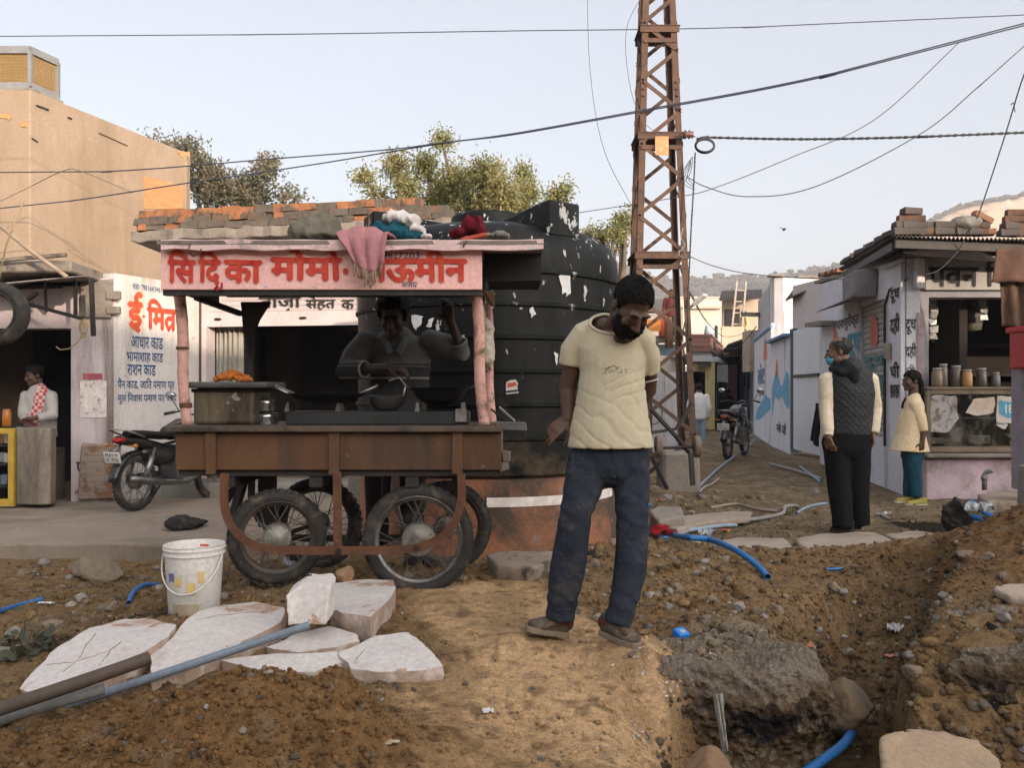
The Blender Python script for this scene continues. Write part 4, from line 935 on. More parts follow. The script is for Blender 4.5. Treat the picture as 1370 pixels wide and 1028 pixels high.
tr.inputs[0].default_value = (.80, .82, .80, 1); df = GL.n('ShaderNodeBsdfDiffuse'); df.inputs[0].default_value = (.25, .23, .2, 1); mx2 = GL.n('ShaderNodeMixShader'); dn = GL.ramp(GL.noise(3, 6, .7), .48, .9); GL.t.links.new(dn[0].outputs[0], mx2.inputs[0])
GL.t.links.new(fr.outputs[0], mxs.inputs[0]); GL.t.links.new(tr.outputs[0], mxs.inputs[1]); GL.t.links.new(gl.outputs[0], mxs.inputs[2]); GL.t.links.new(mxs.outputs[0], mx2.inputs[1]); GL.t.links.new(df.outputs[0], mx2.inputs[2]); GL.l(mx2, 0, GL.out, 'Surface'); GL = GL.m
m = MB(); m.box(((cx0 + cx1) / 2, 9.90, (zc0 + zc1) / 2), (cx1 - cx0 - .05, .006, zc1 - zc0 - .1)); m.build('glass_pane', GL, dc)
PAPER = mat('old_paper', (.50, .48, .45), (.40, .37, .34), (.22, .17, .13), 4, .9, .15, 40, stain=(.55, .65), sscale=7)
def poster(pts, label, m_, d=9.892, amp=1.2):
 q = [P(x, y, d) for x, y in ragged(pts, 4, amp)]; mb = MB(); mb.prism(q, (0, -.0015, 0)); return tag(mb.build('paper', m_, fix=False), label, 'poster')
poster([(1245, 529), (1279, 530), (1282, 560), (1270, 578), (1245, 579)], 'large torn grey paper pasted at the left end of the display case glass', mat('torn_grey_paper', (.40, .38, .37), (.30, .285, .28), (.14, .11, .09), 6, .9, .1, 40, stain=(.48, .6), sscale=9))
poster([(1291, 553), (1302, 534), (1331, 531), (1330, 552), (1312, 557)], 'crumpled white and orange paper in the middle of the display case glass', mat('orange_white_paper', (.50, .48, .45), (.42, .28, .18), (.3, .24, .2), 7, .9, .1))
bp = poster([(1334, 529), (1362, 532), (1362, 567), (1333, 566)], 'white poster with a blue panel reading 18 at the right of the display case', PAPER, amp=.6)
m = MB(); m.prism([P(x, y, 9.888) for x, y in [(1337, 536), (1361, 540), (1361, 556), (1350, 560), (1337, 554)]], (0, -.0012, 0)); m.build('blue_panel', flat('poster_blue', (.08, .27, .40), .8), bp)
letters('18', 'lettering', flat('poster_white', (.62, .62, .6), .8), P(1345, 553, 9.8865), (1, 0, 0), up, .10, bp, .09, .02, 0, .001)
poster([(1333, 567), (1348, 567), (1345, 575), (1334, 571)], 'torn white corner of paper hanging below the blue poster', PAPER)
for pts, lab, dd in (([(1300, 583), (1325, 583), (1325, 594), (1300, 594)], 'pale flat packet lying at the bottom of the display case', 9.99), ([(1345, 580), (1359, 583), (1357, 591)], 'folded white paper standing in the lower right of the display case', 9.98), ([(1247, 586), (1262, 586), (1262, 594), (1247, 594)], 'dull grey box at the lower left inside the display case', 9.99)):
 m = MB(); m.prism([P(x, y, dd) for x, y in pts], (0, .06, 0)); tag(m.build('packet', PAPER), lab, 'packet')
def jar(px, d, zb, r, h, c, lab, lid=(.3, .28, .26)):
 t = thing('jar', lab, 'jar', V(X(px, d), d, zb)); m = MB(); m.lathe([(0, 0), (r, 0), (r * 1.04, h * .1), (r * 1.04, h * .78), (r * .8, h * .88), (r * .8, h * .9), (0, h * .9)], t.location, 16); m.build('glass_body', flat('jar_' + lab[:8], c, .25), t, True)
 m = MB(); m.lathe([(0, h * .9), (r * .85, h * .9), (r * .85, h), (0, h)], t.location, 16); m.build('lid', flat('jar_lid', lid, .5), t, True)
zt_ = zc1 + .038
jar(1294, 10.02, zt_, .055, .20, (.33, .17, .06), 'glass jar of orange sweets standing on the display case'); jar(1254, 10.05, zt_, .06, .22, (.16, .11, .075), 'brown jar standing at the left end of the display case')
jar(1262, 10.12, zt_, .05, .27, (.10, .085, .07), 'tall dark jar just behind the brown jar on the display case'); jar(1279, 10.1, zt_, .06, .25, (.08, .07, .06), 'dusky jar standing left of the orange sweet jar'); jar(1313, 10.12, zt_, .06, .22, (.07, .055, .045), 'dark jar standing right of the orange sweet jar'); jar(1332, 10.1, zt_, .05, .17, (.09, .08, .075), 'small dark jar on the right half of the display case')
for px, y0, y1, lab in ((1249, 400, 458, 'string of silvery snack packets hanging inside the dark shop'), (1316, 402, 432, 'short strip of foil packets hanging deep in the dark shop')):
 t = thing('packet_strip', lab, 'packets', P(px, y0, 10.75)); zz0 = CZ + (525 - y0) / F * 10.75; zz1 = CZ + (525 - y1) / F * 10.75; n = int((zz0 - zz1) / .085)
 m = MB(); m.box((t.location.x, 10.77, (zz0 + zz1) / 2), (.006, .006, zz0 - zz1)); m.build('string', DARKIRON, t)
 for k in range(n): m = MB(); m.box((t.location.x + rng.uniform(-.012, .012), 10.75, zz0 - .04 - k * .085), (.085, .02, .075), jit=.012); m.build('packet', flat('foil', (.26, .26, .25), .35, .3), t)
t = thing('hanging_bag', 'pale bag printed with a dark band hanging in the middle of the dark shop', 'bag', P(1300, 440, 11)); m = MB(); c = P(1300, 427, 11); m.lathe([(0, -.16), (.11, -.14), (.125, -.05), (.12, .05), (.09, .12), (.025, .17), (.02, .26), (0, .27)], c, 18); me = m.build('sack', mat('pale_bag', (.13, .115, .09), (.09, .08, .06), None, 8, .8, .3), t, True)
m = MB(); m.lathe([(.126, -.06), (.128, -.03), (.128, .0), (.124, .02)], c, 18); m.build('printed_band', DARKIRON, t, True)
# cloth curtain and red crate at the right edge
def drape(name, corners, nu, nv, wave, amp, m_, thick=.008, seed=0, sag=0):
 a, b, c, d = [Vector(q) for q in corners]; vs = []; n = (b - a).cross(d - a).normalized()
 for j in range(nv + 1):
  for i in range(nu + 1):
   u, v = i / nu, j / nv; p = (a * (1 - u) + b * u) * (1 - v) + (d * (1 - u) + c * u) * v
   p += n * (amp * (.35 + .65 * v) * sin(u * wave * 2 * pi + 1.3 * sin(v * 2.4 + seed)) + amp * .7 * float(fbm(np.array([u * 5.]), np.array([v * 5. + seed]), seed, 3)[0]) * 2)
   p.z -= sag * sin(pi * u) * v; vs.append(p)
 W_ = nu + 1; mb = MB(); mb.add(vs, [(j * W_ + i, j * W_ + i + 1, (j + 1) * W_ + i + 1, (j + 1) * W_ + i) for j in range(nv) for i in range(nu)])
 o = mb.build(name, m_, None, True, fix=False); o.modifiers.new('s', 'SOLIDIFY').thickness = thick; return o
cl_ = drape('hanging_cloth', (P(1338, 336, 9.15), P(1400, 330, 9.1), P(1400, 442, 9.2), P(1338, 436, 9.2)), 40, 24, 3.2, .035, cloth('brown_sacking', (.115, .075, .05), (.085, .057, .04), (.18, .075, .06)), seed=2)
tag(cl_, 'brown sacking cloth hung from the eave at the right edge of the photo', 'cloth')
cf = drape('cloth_flap', (P(1332, 334, 9.08), P(1402, 328, 9.05), P(1402, 378, 9.05), P(1328, 377, 9.05)), 30, 10, 1.6, .03, cloth('red_brown_cloth', (.105, .055, .042), (.08, .052, .038), (.1, .08, .05)), seed=5)
tag(cf, 'reddish cloth folded over the sacking at the right edge', 'cloth')
rc_ = thing('plastic_crate', 'red plastic crate edge sticking into the photo at the right', 'crate', P(1380, 488, 8.6)); m = MB(); m.box(P(1396, 466, 8.6), (.50, .34, .42)); m.build('crate_body', flat('red_plastic', (.38, .012, .018), .45), rc_, bevel=.02); m = MB(); m.box(P(1395, 441, 8.6), (.54, .38, .06)); m.build('crate_rim', flat('red_plastic', (.38, .012, .018)), rc_, bevel=.012); m = MB()
m.box(P(1382, 575, 8.7), (.16, .5, 1.25)); m.build('stand', mat('lilac_post', (.30, .27, .32)), rc_, bevel=.01)

# ---------------------------------------------------------------- alley, right side going back
def hd(px, d): return V(X(px, d), d, 0)
gt = thing('gate', 'white sheet metal gate in a dark teal frame beside the painted wall', 'gate', hd(1080, 15.3)); ga, gb = hd(1061.5, 16.3), hd(1098, 14.55)
zg = CZ + (525 - 434) / F * 14.7; m = MB(); wallbox(m, ga, gb, .12, zg, .05); m.build('gate_leaf', mat('gate_white', (.66, .68, .72), (.6, .62, .66), (.3, .26, .24), 1.5, .6, .15, 30, stain=(.66, .78), streak=True), gt)
m = MB(); z = CZ + (525 - 502) / F * 15; m.bar(on(ga, gb, .1, z, .02), on(ga, gb, 1.7, z, .02), .03, .05); m.build('bolt', DARKIRON, gt)
m = MB(); q0 = hd(1056.5, 16.6); wallbox(m, q0, ga, .1, zg + .05, .08); m.build('gate_frame', mat('teal_paint', (.018, .065, .085), None, None, 4, .6, .1), gt)
pw = thing('boundary_wall', 'long painted alley wall with a blue mural, blue top line and red flame marks', 'wall', hd(1020, 20)); b0, b1 = hd(1009, 24.5), hd(1031.5, 19.2); b2 = hd(1057, 16.55)
MUR = WHITE_BL
m = MB(); wallbox(m, b1, b2, -.1, 2.30, .2); m.build('near_wall', MUR, pw)
m = MB(); wallbox(m, b0, b1, -.1, 2.75, .2); m.build('far_wall', MUR, pw)
m = MB(); m.bar(on(b1, b2, 0, 2.31, .0), on(b1, b2, (b2 - b1).length, 2.31, .0), .26, .05); m.bar(on(b0, b1, 0, 2.66, .0), on(b0, b1, (b1 - b0).length - .0, 2.66, .0), .06, .07); m.build('blue_line', flat('line_blue', (.10, .22, .36), .8), pw)
def bd_(pts, m_, w_=(b1, b2)): return decal('mural_shape', w_[0], w_[1], None, pts, m_, pw)
# mural colours lie on the two wall planes
bd_([(1033, 560), (1033, 520), (1036, 505), (1039, 497), (1042, 505), (1044, 514), (1047, 518), (1050, 505), (1052, 496), (1055, 500), (1056.5, 510), (1056.5, 545), (1054, 548), (1050, 540), (1046, 530), (1042, 536), (1037, 530)], BLUEM)
bd_([(1037.5, 505), (1038, 490), (1039.5, 478), (1041, 490), (1041, 504)], ORGP)
bd_([(1011, 560), (1013, 548), (1017, 542), (1024, 528), (1031, 535), (1031, 548), (1022, 556), (1015, 563)], BLUEM, (b0, b1))
bd_([(1021.5, 480), (1022, 464), (1024, 449), (1026, 460), (1026.5, 478), (1024, 484)], ORGP, (b0, b1))
p0 = b0 + (b1 - b0) * .18
letters('लोट', 'lettering', paint('mural_text_blue', (.10, .16, .28), .42), on(b0, b1, 1.4, CZ + (525 - 515) / F * 22, .0), b1 - b0, up, .55, pw, 2.4, .05, .02, .006)
letters('दूध दही', 'lettering', BLKP, on(b0, b1, 2.0, CZ + (525 - 531) / F * 21.5, .0), b1 - b0, up, .17, pw, 1.6, .02, .02, .006)
letters('पनीर दही', 'lettering', BLKP, on(b1, b2, .9, CZ + (525 - 582) / F * 17.6, .0), b2 - b1, up, .26, pw, 1.3, .02, .02, .006)
# white house behind the wall, sun and shade put into its colours, then the lean-to with the black tin roof
hD = thing('house', 'white house with a sunlit pinkish front rising behind the painted alley wall', 'house', hd(1040, 20)); hc = hd(1036, 20.2); h0 = hd(1014.5, 25.3); h1 = hd(1120, 20.6); zD = CZ + (525 - 372) / F * 20.2
SUNPINKW = mat('sun_pink_white_wall', (.60, .53, .52), (.54, .47, .465), (.38, .32, .30), 1.2, .92, .3, 40, stain=(.62, .78), sscale=1.2)  # white wall with the low sun's pink put into its colour
m = MB(); wallbox(m, h0 + V(0, .02, 0), hc, 0, zD, .2); m.build('side_wall', mat('shaded_white_wall', (.46, .45, .47), (.38, .37, .385), (.12, .11, .10), 1.5, .92, .4, 40, stain=(.52, .7), sscale=1.0, streak=True), hD)  # alley side's shade put into the white as grey, plus dark stains
m = MB(); wallbox(m, hc + V(.002, .004, 0), h1, 0, zD + .01, .2); m.build('front_wall', SUNPINKW, hD)
m = MB(); m.box(on(hc, h1, 1.6, zD + .06, .05), (1.9, .3, .05)); m.box(on(hc, h1, 2.2, zD + .13, .0), (.5, .3, .09), jit=.02); m.box(on(hc, h1, .05, zD + .05, .0), (.35, .25, .05)); m.build('roof_stones', CONC, hD)
m = MB(); q = on(hc, h1, .18, 0, .04); m.bar(q + V(0, 0, 2.15), q + V(0, 0, 3.1), .05); m.build('drain_pipe', RUST, hD)
ln = thing('lean_to', 'lean-to house with a slanting black tin roof and white parapet beside the gate', 'house', hd(1090, 16.8)); la, lb = hd(1060.5, 17.0), hd(1098, 16.7); 
m = MB(); wallbox(m, la, hd(1112, 15.6), .1, 3.3, .2); m.build('end_wall', SUNPINKW, ln)
m = MB(); e0, e1_, e2_, e3 = P(1051, 403, 16.4), P(1066, 380, 16.5), P(1113, 372, 15.4), P(1100, 376, 15.0); corrugated(m, P(1050, 403, 16.8), P(1104, 376, 16.2), P(1116, 370, 18.5), P(1064, 384, 19), 16, .02)
o = m.build('tin_roof', CORR, ln, True); o.modifiers.new('s', 'SOLIDIFY').thickness = .006
m = MB(); m.bar(P(1103, 378, 15.05), P(1130, 370, 13.7), .35, .05); m.build('parapet_cap', CONC, ln)
m = MB(); wallbox(m, hd(1098.5, 14.7), wl(1096.5) , 2.4, CZ + (525 - 381) / F * 14.6, .2); wallbox(m, hd(1098.5, 14.62), hd(1122, 13.75), 2.45, CZ + (525 - 383) / F * 14.2, .15); m.build('parapet', WHITE_BL, ln)
m = MB(); m.bar(P(1097, 435, 14.4), P(1120, 432, 13.4), .5, .07); m.build('slab_ledge', CONC, ln)
for i in range(9): brick_at(2 if i % 3 else 1, P(1104 + i * 2.9, 371 - i * .7, 15.2 - i * .15), rb_rng.uniform(-.3, .3), lab='small brick in the row along the parapet behind the tin roof corner')
# ================================================================ hills
HILLM = mat('scrub_hill', (.155, .120, .090), (.115, .092, .070), (.075, .068, .048), .06, 1, 1, .9, stain=(.46, .56), sscale=.22, bdist=1.2)
CLIFF = mat('bare_hill', (.60, .42, .29), (.52, .35, .235), (.24, .18, .13), .05, 1, 1, .9, stain=(.58, .66), sscale=.1, bdist=1.0)
h1_, ha = hill('hill', [(300, 350), (560, 345), (760, 348), (820, 352), (850, 362), (880, 371), (925, 377), (960, 371), (1000, 371), (1040, 368), (1085, 362), (1130, 352), (1190, 340), (1300, 345), (1600, 350)], 420, 160, HILLM, 3)
h2_, hb = hill('hill', [(1120, 420), (1150, 356), (1190, 330), (1235, 303), (1262, 288), (1300, 276), (1340, 268), (1372, 262), (1450, 240), (1560, 225), (1700, 215)], 330, 110, CLIFF, 9)
def scrub(name, a, n, tmin, tmax, size, m, seed, label):
 rng = np.random.default_rng(seed); N = 220; M_ = 26; vs = []; fs = []
 for k in range(n):
  i = rng.integers(2, N - 2); j = min(M_ - 1, int((tmin + (tmax - tmin) * rng.random()) * M_)); c = a[j * N + i] + (a[j * N + i + 1] - a[j * N + i]) * rng.random(); r = size * (.5 + rng.random())
  s, f = STONES[rng.integers(len(STONES))]; o = len(vs); vs += (s * np.array([r * 1.2, r, r * 1.1]) * (1 + .5 * rng.standard_normal(s.shape) * .5) + c + np.array([0, 0, r * .5])).tolist(); fs += (f + o).tolist()
 mb = MB(); mb.add(vs, fs); o = mb.build(name, m, fix=False); tag(o, label, 'scrub', kind='stuff')
SCRUB = mat('dry_scrub', (.095, .082, .055), (.07, .062, .045), None, .4, 1, .6, 1, bdist=.4)
scrub('hill_scrub', ha, 5200, .25, 1.0, 1.9, SCRUB, 4, 'dry brown scrub trees covering the far hazy ridge')
scrub('hill_scrub', hb, 900, .975, 1.0, 1.3, SCRUB, 6, 'line of dry trees along the crest of the sunlit right hill')

# ================================================================ trees
def leafmat(name, c1, c2, c3):
 t = NT(name); g = t.n('ShaderNodeNewGeometry'); oi = t.mix(t.ramp((g, 'Random Per Island'), 0, 1), c1, c2); a = t.mix(t.ramp(t.noise(1.6, 4, .6), .45, .62), oi, c3); t.setcol(a)
 t.set(Roughness=.6, Specular_IOR_Level=.25); tl = t.n('ShaderNodeBsdfTranslucent'); t.t.links.new(a[0].outputs[a[1]], tl.inputs[0]); m = t.n('ShaderNodeMixShader'); m.inputs[0].default_value = .3; t.l(t.b, 0, m, 1); t.l(tl, 0, m, 2); t.l(m, 0, t.out, 'Surface'); return t.m
BARK = mat('bark', (.15, .115, .085), (.1, .078, .06), None, 8, .95, .7, 40)
LEAF1 = leafmat('neem_leaf', (.25, .245, .085), (.15, .165, .06), (.31, .275, .115)); LEAF2 = leafmat('dusty_leaf', (.15, .14, .09), (.09, .095, .06), (.22, .17, .11))
def tree(name, label, base, clusters, d, m, n, leaf, seed, spread=.5, droop=.3):
 """clusters: (px, py, rx, ry) pixel blobs at depth about d; each becomes a bough with twigs and leaf-sized faces"""
 rng = np.random.default_rng(seed); t = thing(name, label, 'tree', base); tr = MB(); cr = MB()
 cs = []
 for (px, py, rx, ry) in clusters:
  c = P(px, py, d + rng.uniform(-1, 1) * spread); cs.append((c, rx / F * d, ry / F * d))
 mid = sum((c for c, _, _ in cs), V(0, 0, 0)) / len(cs); fork = V(base.x * .6 + mid.x * .4, base.y, base.z + (mid.z - base.z) * .5)
 tr.tube([base, base.lerp(fork, .5) + V(.06, 0, 0), fork], [.16, .13, .11], 9)
 area = sum(a * b for _, a, b in cs); vs = []; fs = []
 for c, rx, ry in cs:
  q = fork.lerp(c, .55) + V(rng.uniform(-.1, .1), 0, .12); tr.tube([fork, q, c, c + V(0, 0, ry * .5)], [.07, .045, .02, .008], 6)
  k = int(n * rx * ry / area); nt_ = max(5, k // 26)
  for _ in range(nt_):
   dv = rng.standard_normal(3); dv /= np.linalg.norm(dv); rr = rng.random() ** .6; tip = np.array(c) + dv * np.array([rx, min(rx, ry) * .9, ry]) * rr * (1 + .10 * rng.standard_normal())
   st = np.array(c) + (tip - np.array(c)) * rng.uniform(.3, .6); 
   if rng.random() < .35: tr.tube([V(*c), V(*st), V(*tip)], [.010, .007, .003], 4)
   ax = tip - st; ax = ax / (np.linalg.norm(ax) + 1e-6)
   for _ in range(26):
    u = rng.random() ** .7; p = st + (tip - st) * u + rng.standard_normal(3) * leaf * 1.5
    dr = ax * .5 + rng.standard_normal(3) * .7 + np.array([0, 0, -droop]); dr /= np.linalg.norm(dr); s = np.cross(dr, rng.standard_normal(3)); s /= np.linalg.norm(s) + 1e-6; L_ = leaf * rng.uniform(.7, 1.4); w_ = L_ * .24; o = len(vs)
    vs += [p, p + dr * L_ * .5 + s * w_, p + dr * L_, p + dr * L_ * .5 - s * w_]; fs.append((o, o + 1, o + 2, o + 3))
 cr.add([tuple(v) for v in vs], fs); tr.build('trunk', BARK, t, True); cr.build('crown', m, t, fix=False); return t
tree('tree', 'large sunlit olive-green tree rising behind the brick parapet and the water tank', V(X(640, 15), 15, 0),
     [(592, 188, 17, 15), (530, 222, 20, 24), (570, 225, 22, 24), (544, 252, 24, 18), (487, 238, 14, 15), (503, 258, 18, 9), (608, 246, 34, 34), (648, 232, 30, 26), (668, 262, 38, 28), (700, 232, 16, 14), (706, 258, 14, 26), (630, 275, 36, 18), (590, 262, 30, 22), (690, 282, 34, 16), (560, 280, 20, 9)], 15, LEAF1, 24000, .056, 5, 1.0)
tree('tree', 'small olive-green tree top showing right of the black tank lug', V(X(752, 16), 16, 0), [(748, 261, 14, 9), (742, 272, 10, 8), (757, 255, 5, 8)], 16, LEAF1, 1500, .06, 8, .3)
tree('tree', 'thin tree with drooping tufts between the water tank and the tower', V(X(815, 14), 14, 0), [(832, 300, 13, 15), (822, 312, 12, 10), (790, 314, 16, 7), (838, 288, 6, 5), (806, 318, 14, 7), (826, 326, 8, 6)], 14, LEAF1, 2600, .055, 9, .3)
tree('tree', 'dusty dark-leaved tree with spiky shoots behind the tan house', V(X(300, 19), 19, 0),
     [(263, 218, 9, 20), (272, 250, 18, 24), (290, 240, 18, 20), (298, 262, 26, 14), (330, 252, 24, 16), (352, 228, 10, 20), (364, 222, 5, 12), (322, 268, 26, 10), (345, 262, 20, 12), (384, 262, 10, 10), (395, 264, 8, 5), (238, 196, 6, 12), (220, 196, 9, 5), (207, 190, 4, 4), (262, 195, 3, 8), (250, 205, 12, 10)], 19, LEAF2, 10000, .085, 12, .8, -.3)

# ================================================================ lattice tower
TW_ = thing('lattice_tower', 'tall rusty lattice steel pole with plates and crossed bracing', 'tower', V(X(889, 10.3), 10.3, .1))
def twc(z): w_ = .37 + (5.77 - z) * .0715; cx = X(889, 10) + (X(882, 10) - X(889, 10)) * (z - .63) / 5.14; return cx, w_
def leg(z, i, j): cx, w_ = twc(z); return V(cx + (i - .5) * w_, 10.0 + (j) * w_ + (.76 - w_) / 2 * 0, z)
RUST2 = mat('tower_rust', (.120, .070, .048), (.09, .052, .038), (.060, .042, .034), 7, .85, .35, 110, .1, stain=(.5, .66), sscale=4, c4=(.16, .095, .06), s4=(.6, .66), scale4=16, bdist=.003)
for i in (0, 1):
 for j in (0, 1):
  m = MB(); a, b = leg(-.05, i, j), leg(8.2, i, j); s = 1 if i == 0 else -1
  m.bar(a + V(s * .032, 0, 0), b + V(s * .032, 0, 0), .072, .009, up=(0, 1, 0)); m.bar(a + V(0, (.036 if j == 0 else -.036), 0), b + V(0, (.036 if j == 0 else -.036), 0), .009, .072, up=(0, 1, 0)); m.build('leg', RUST2, TW_)
nod = [.1]; 
while nod[-1] < 8: nod.append(nod[-1] + twc(nod[-1])[1] * .78)
hz_ = [CZ + (525 - y) / F * 10 for y in (340, 180, 37, -110)]
for face in range(4):
 for k in range(len(nod) - 1):
  z0_, z1_ = nod[k], nod[k + 1]; s = (k + (face in (1, 2))) % 2
  if face in (0, 1): j = face; a, b = leg(z0_, s, j), leg(z1_, 1 - s, j); off = V(0, -.008 if j == 0 else .008, 0)
  else: i = face - 2; a, b = leg(z0_, i, s), leg(z1_, i, 1 - s); off = V(-.008 if i == 0 else .008, 0, 0)
  m = MB(); m.bar(a + off, b + off, .046 if face < 2 else .03, .008, up=(0, 1, 0) if face < 2 else (1, 0, 0)); m.build('brace', RUST2, TW_)
for q, z in enumerate(hz_):
 cx, w_ = twc(z); m = MB()
 m.box((cx, 9.99 - .006, z - .02), (w_ + .06, .012, .07)); m.box((cx, 10 + w_ + .012, z - .02), (w_ + .06, .012, .07)); m.box((cx, 10 + w_ / 2, z + .022), (w_ + .08, w_ + .06, .010)); m.build('plate', RUST2, TW_)
 m = MB()
 m.box((cx, 9.985, z - .15), (w_ - .02, .01, .05)); m.build('cross_member', RUST2, TW_)
for i in (0, 1):
 for k in range(3):
  z = CZ + (525 - 122 + 12 - k * 9) / F * 10
  m = MB(); p = leg(z, i, 0); m.lathe([(0, 0), (.014, 0), (.014, -.02), (0, -.022)], p + V(.03 if i == 0 else -.03, -.006, 0), 6, 'Y'); m.build('bolt', RUST2, TW_)
m = MB(); m.box(P(885.5, 195, 9.965), (.155, .006, .22)); tag(m.build('warning_plate', mat('faded_plate', (.52, .27, .13), (.44, .22, .11), (.30, .16, .09), 6, .7, .1, 40, c4=(.6, .42, .28), s4=(.6, .64), scale4=14), TW_), 'faded orange plate')
m = MB(); m.box((X(908, 9.9), 9.95, .21), (.44, .5, .62), taper=.93); tag(m.build('concrete_footing', CONC, bevel=.03), 'grey concrete block at the foot of the tower', 'footing')
hc_ = thing('handcart', 'iron cart axle with two small dusty wheels and bent rods at the tower foot', 'handcart', P(906, 640, 9.5))
for px in (881, 932):
 m = MB(); c = P(px, 598, 9.35); m.lathe([(.02, -.03), (.115, -.03), (.12, -.02), (.12, .02), (.115, .03), (.02, .03), (.02, -.03)], c, 22, 'X'); m.build('wheel', mat('dusty_wheel', (.20, .15, .115), (.14, .105, .08), None, 7, .95, .4), hc_, 'auto')
m = MB(); m.tube([P(876, 600, 9.35), P(938, 598, 9.35)], .016, 8); m.build('axle', DARKIRON, hc_)
m = MB(); m.bar(P(871, 548, 9.3), P(905, 585, 9.5), .035); m.bar(P(905, 585, 9.5), P(922, 606, 9.3), .035); m.bar(P(866, 580, 9.3), P(905, 574, 9.5), .03); m.bar(P(905, 574, 9.5), P(925, 540, 9.6), .03); m.bar(P(924, 606, 9.3), P(927, 650, 9.25), .05); m.bar(P(872, 612, 9.3), P(893, 655, 9.2), .035); m.build('cart_frame', DARKIRON, hc_)
m = MB(); m.tube([P(874 + 12 * cos(a), 552 + 16 * sin(a), 9.6) for a in np.linspace(-2.5, 2.2, 16)], .006, 5); m.build('loop', DARKIRON, hc_)

# ================================================================ wires
WIRE = mat('black_cable', (.030, .032, .036), None, None, 20, .5, 0); WIREB = mat('blue_black_cable', (.035, .045, .07), None, None, 20, .5, 0); WIREG = mat('thin_grey_wire', (.10, .10, .105), None, None, 20, .5, 0)
def smooth_pts(pts, n=14):
 pts = [Vector(p) for p in pts]; out = []
 if len(pts) == 2: return [pts[0].lerp(pts[1], t) for t in np.linspace(0, 1, n)]
 e = [pts[0] * 2 - pts[1]] + pts + [pts[-1] * 2 - pts[-2]]
 for i in range(len(pts) - 1):
  a, b, c, d = e[i:i + 4]
  for k in range(n):
   t = k / n; out.append(.5 * ((2 * b) + (c - a) * t + (2 * a - 5 * b + 4 * c - d) * t * t + (3 * b - a - 3 * c + d) * t ** 3))
 return out + [pts[-1]]
def wire(pts, r, label, m=WIRE, name='overhead_wire', twist=0):
 pts = list(pts); ex = lambda a, b: tuple(a[k] + (a[k] - b[k]) * 9 for k in (0, 1)) + (a[2],)      # run on past the frame
 if pts[0][0] < 0: pts = [ex(pts[0], pts[1])] + pts
 if pts[-1][0] > 1370: pts += [ex(pts[-1], pts[-2])]
 q = smooth_pts([P(*p) for p in pts], 12); mb = MB()
 if twist:
  L_ = 0; acc = [0]
  for a, b in zip(q[:-1], q[1:]): L_ += (b - a).length; acc.append(L_)
  fine = []
  n = int(L_ / .05)
  idx = 0
  for ph in (0, pi):
   pl = []; idx = 0
   for k in range(n + 1):
    s = L_ * k / n
    while idx < len(acc) - 2 and acc[idx + 1] < s: idx += 1
    p = q[idx].lerp(q[idx + 1], (s - acc[idx]) / max(1e-6, acc[idx + 1] - acc[idx])); a = s * 2 * pi / twist + ph; pl.append(p + V(cos(a) * r * .3, sin(a) * r, cos(a) * r))
   mb.tube(pl, r * .9, 5)
 else: mb.tube(q, r, 6)
 return tag(mb.build(name, m, None, True, fix=False), label, 'wire', 'overhead wires')
wire([(-40, 48.5, 9.7), (340, 46, 9.8), (690, 41, 10), (1000, 36, 10), (1420, 17.5, 10)], .0055, 'topmost single wire crossing the whole sky nearly level')
wire([(-40, 231, 11), (150, 229, 10.6), (370, 212, 10.2), (520, 200, 10), (590, 191, 9.96), (690, 178, 9.95), (860, 147, 9.95), (1100, 101, 9.5), (1420, 18, 9)], .0075, 'upper of the two cables that sweep from the tan house past the tower', WIREB)
wire([(-40, 283, 11), (100, 268, 10.8), (250, 245, 10.4), (420, 220, 10.2), (590, 192, 9.97), (690, 179.5, 9.96), (860, 149, 9.96), (1100, 103, 9.5), (1420, 21, 9)], .0075, 'lower of the two cables that sweep from the tan house past the tower', WIREB)
wire([(-30, 284, 11.4), (40, 250, 11.5), (84, 229, 11), (108, 229, 10.9), (178, 258, 11.2)], .005, 'thin wire drooping from the cable across the tan house front', WIREG)
wire([(785, -20, 11), (790, 100, 11), (808, 200, 10.6), (850, 285, 10.1)], .0035, 'hair-thin wire falling from the top of the photo to the tower left edge', WIREG)
wire([(862, -12, 9.9), (838, 40, 9.9), (842, 110, 9.9), (858, 158, 9.95), (880, 180, 9.9)], .0035, 'hair-thin wire bowing out on the left of the tower top', WIREG)
wire([(772, 285, 11), (905, 264, 10.2), (960, 250, 10), (1060, 210, 9.8), (1170, 160, 9.6), (1285, 55, 9.4)], .005, 'thin wire rising from the tower to the upper right sky', WIREG)
wire([(918, 236, 9.95), (945, 250, 9.9), (1000, 263, 9.8), (1090, 250, 9.6), (1230, 180, 9.4), (1310, 115, 9.2), (1400, 35, 9)], .006, 'sagging wire from the tower climbing steeply at the right edge', WIREG)
wire([(932, 186, 9.86), (945, 183, 9.88), (960, 184, 9.9), (1080, 186, 9.7), (1230, 183, 9.5), (1420, 175, 9.3)], .010, 'twisted service cable running level from the coil to the right edge', WIRE, twist=.16)
wire([(930, 205, 9.85), (928, 250, 9.85), (924, 320, 9.85), (920, 420, 9.85), (921, 470, 9.85)], .009, 'twisted cable hanging straight down beside the tower', WIRE, twist=.12)
wire([(920, 342, 9.8), (955, 356, 10), (1000, 366, 11), (1060, 371, 12), (1130, 374, 12.5), (1180, 372, 11.4)], .006, 'wire from the tower to the wall of the dairy shop', WIREG)
wire([(1185, 360, 10.8), (1210, 352, 10), (1232, 366, 9.6), (1255, 362, 9.5), (1280, 338, 9.4), (1290, 322, 9.3)], .006, 'wire looping under the tin roof above the sign board', WIREG)
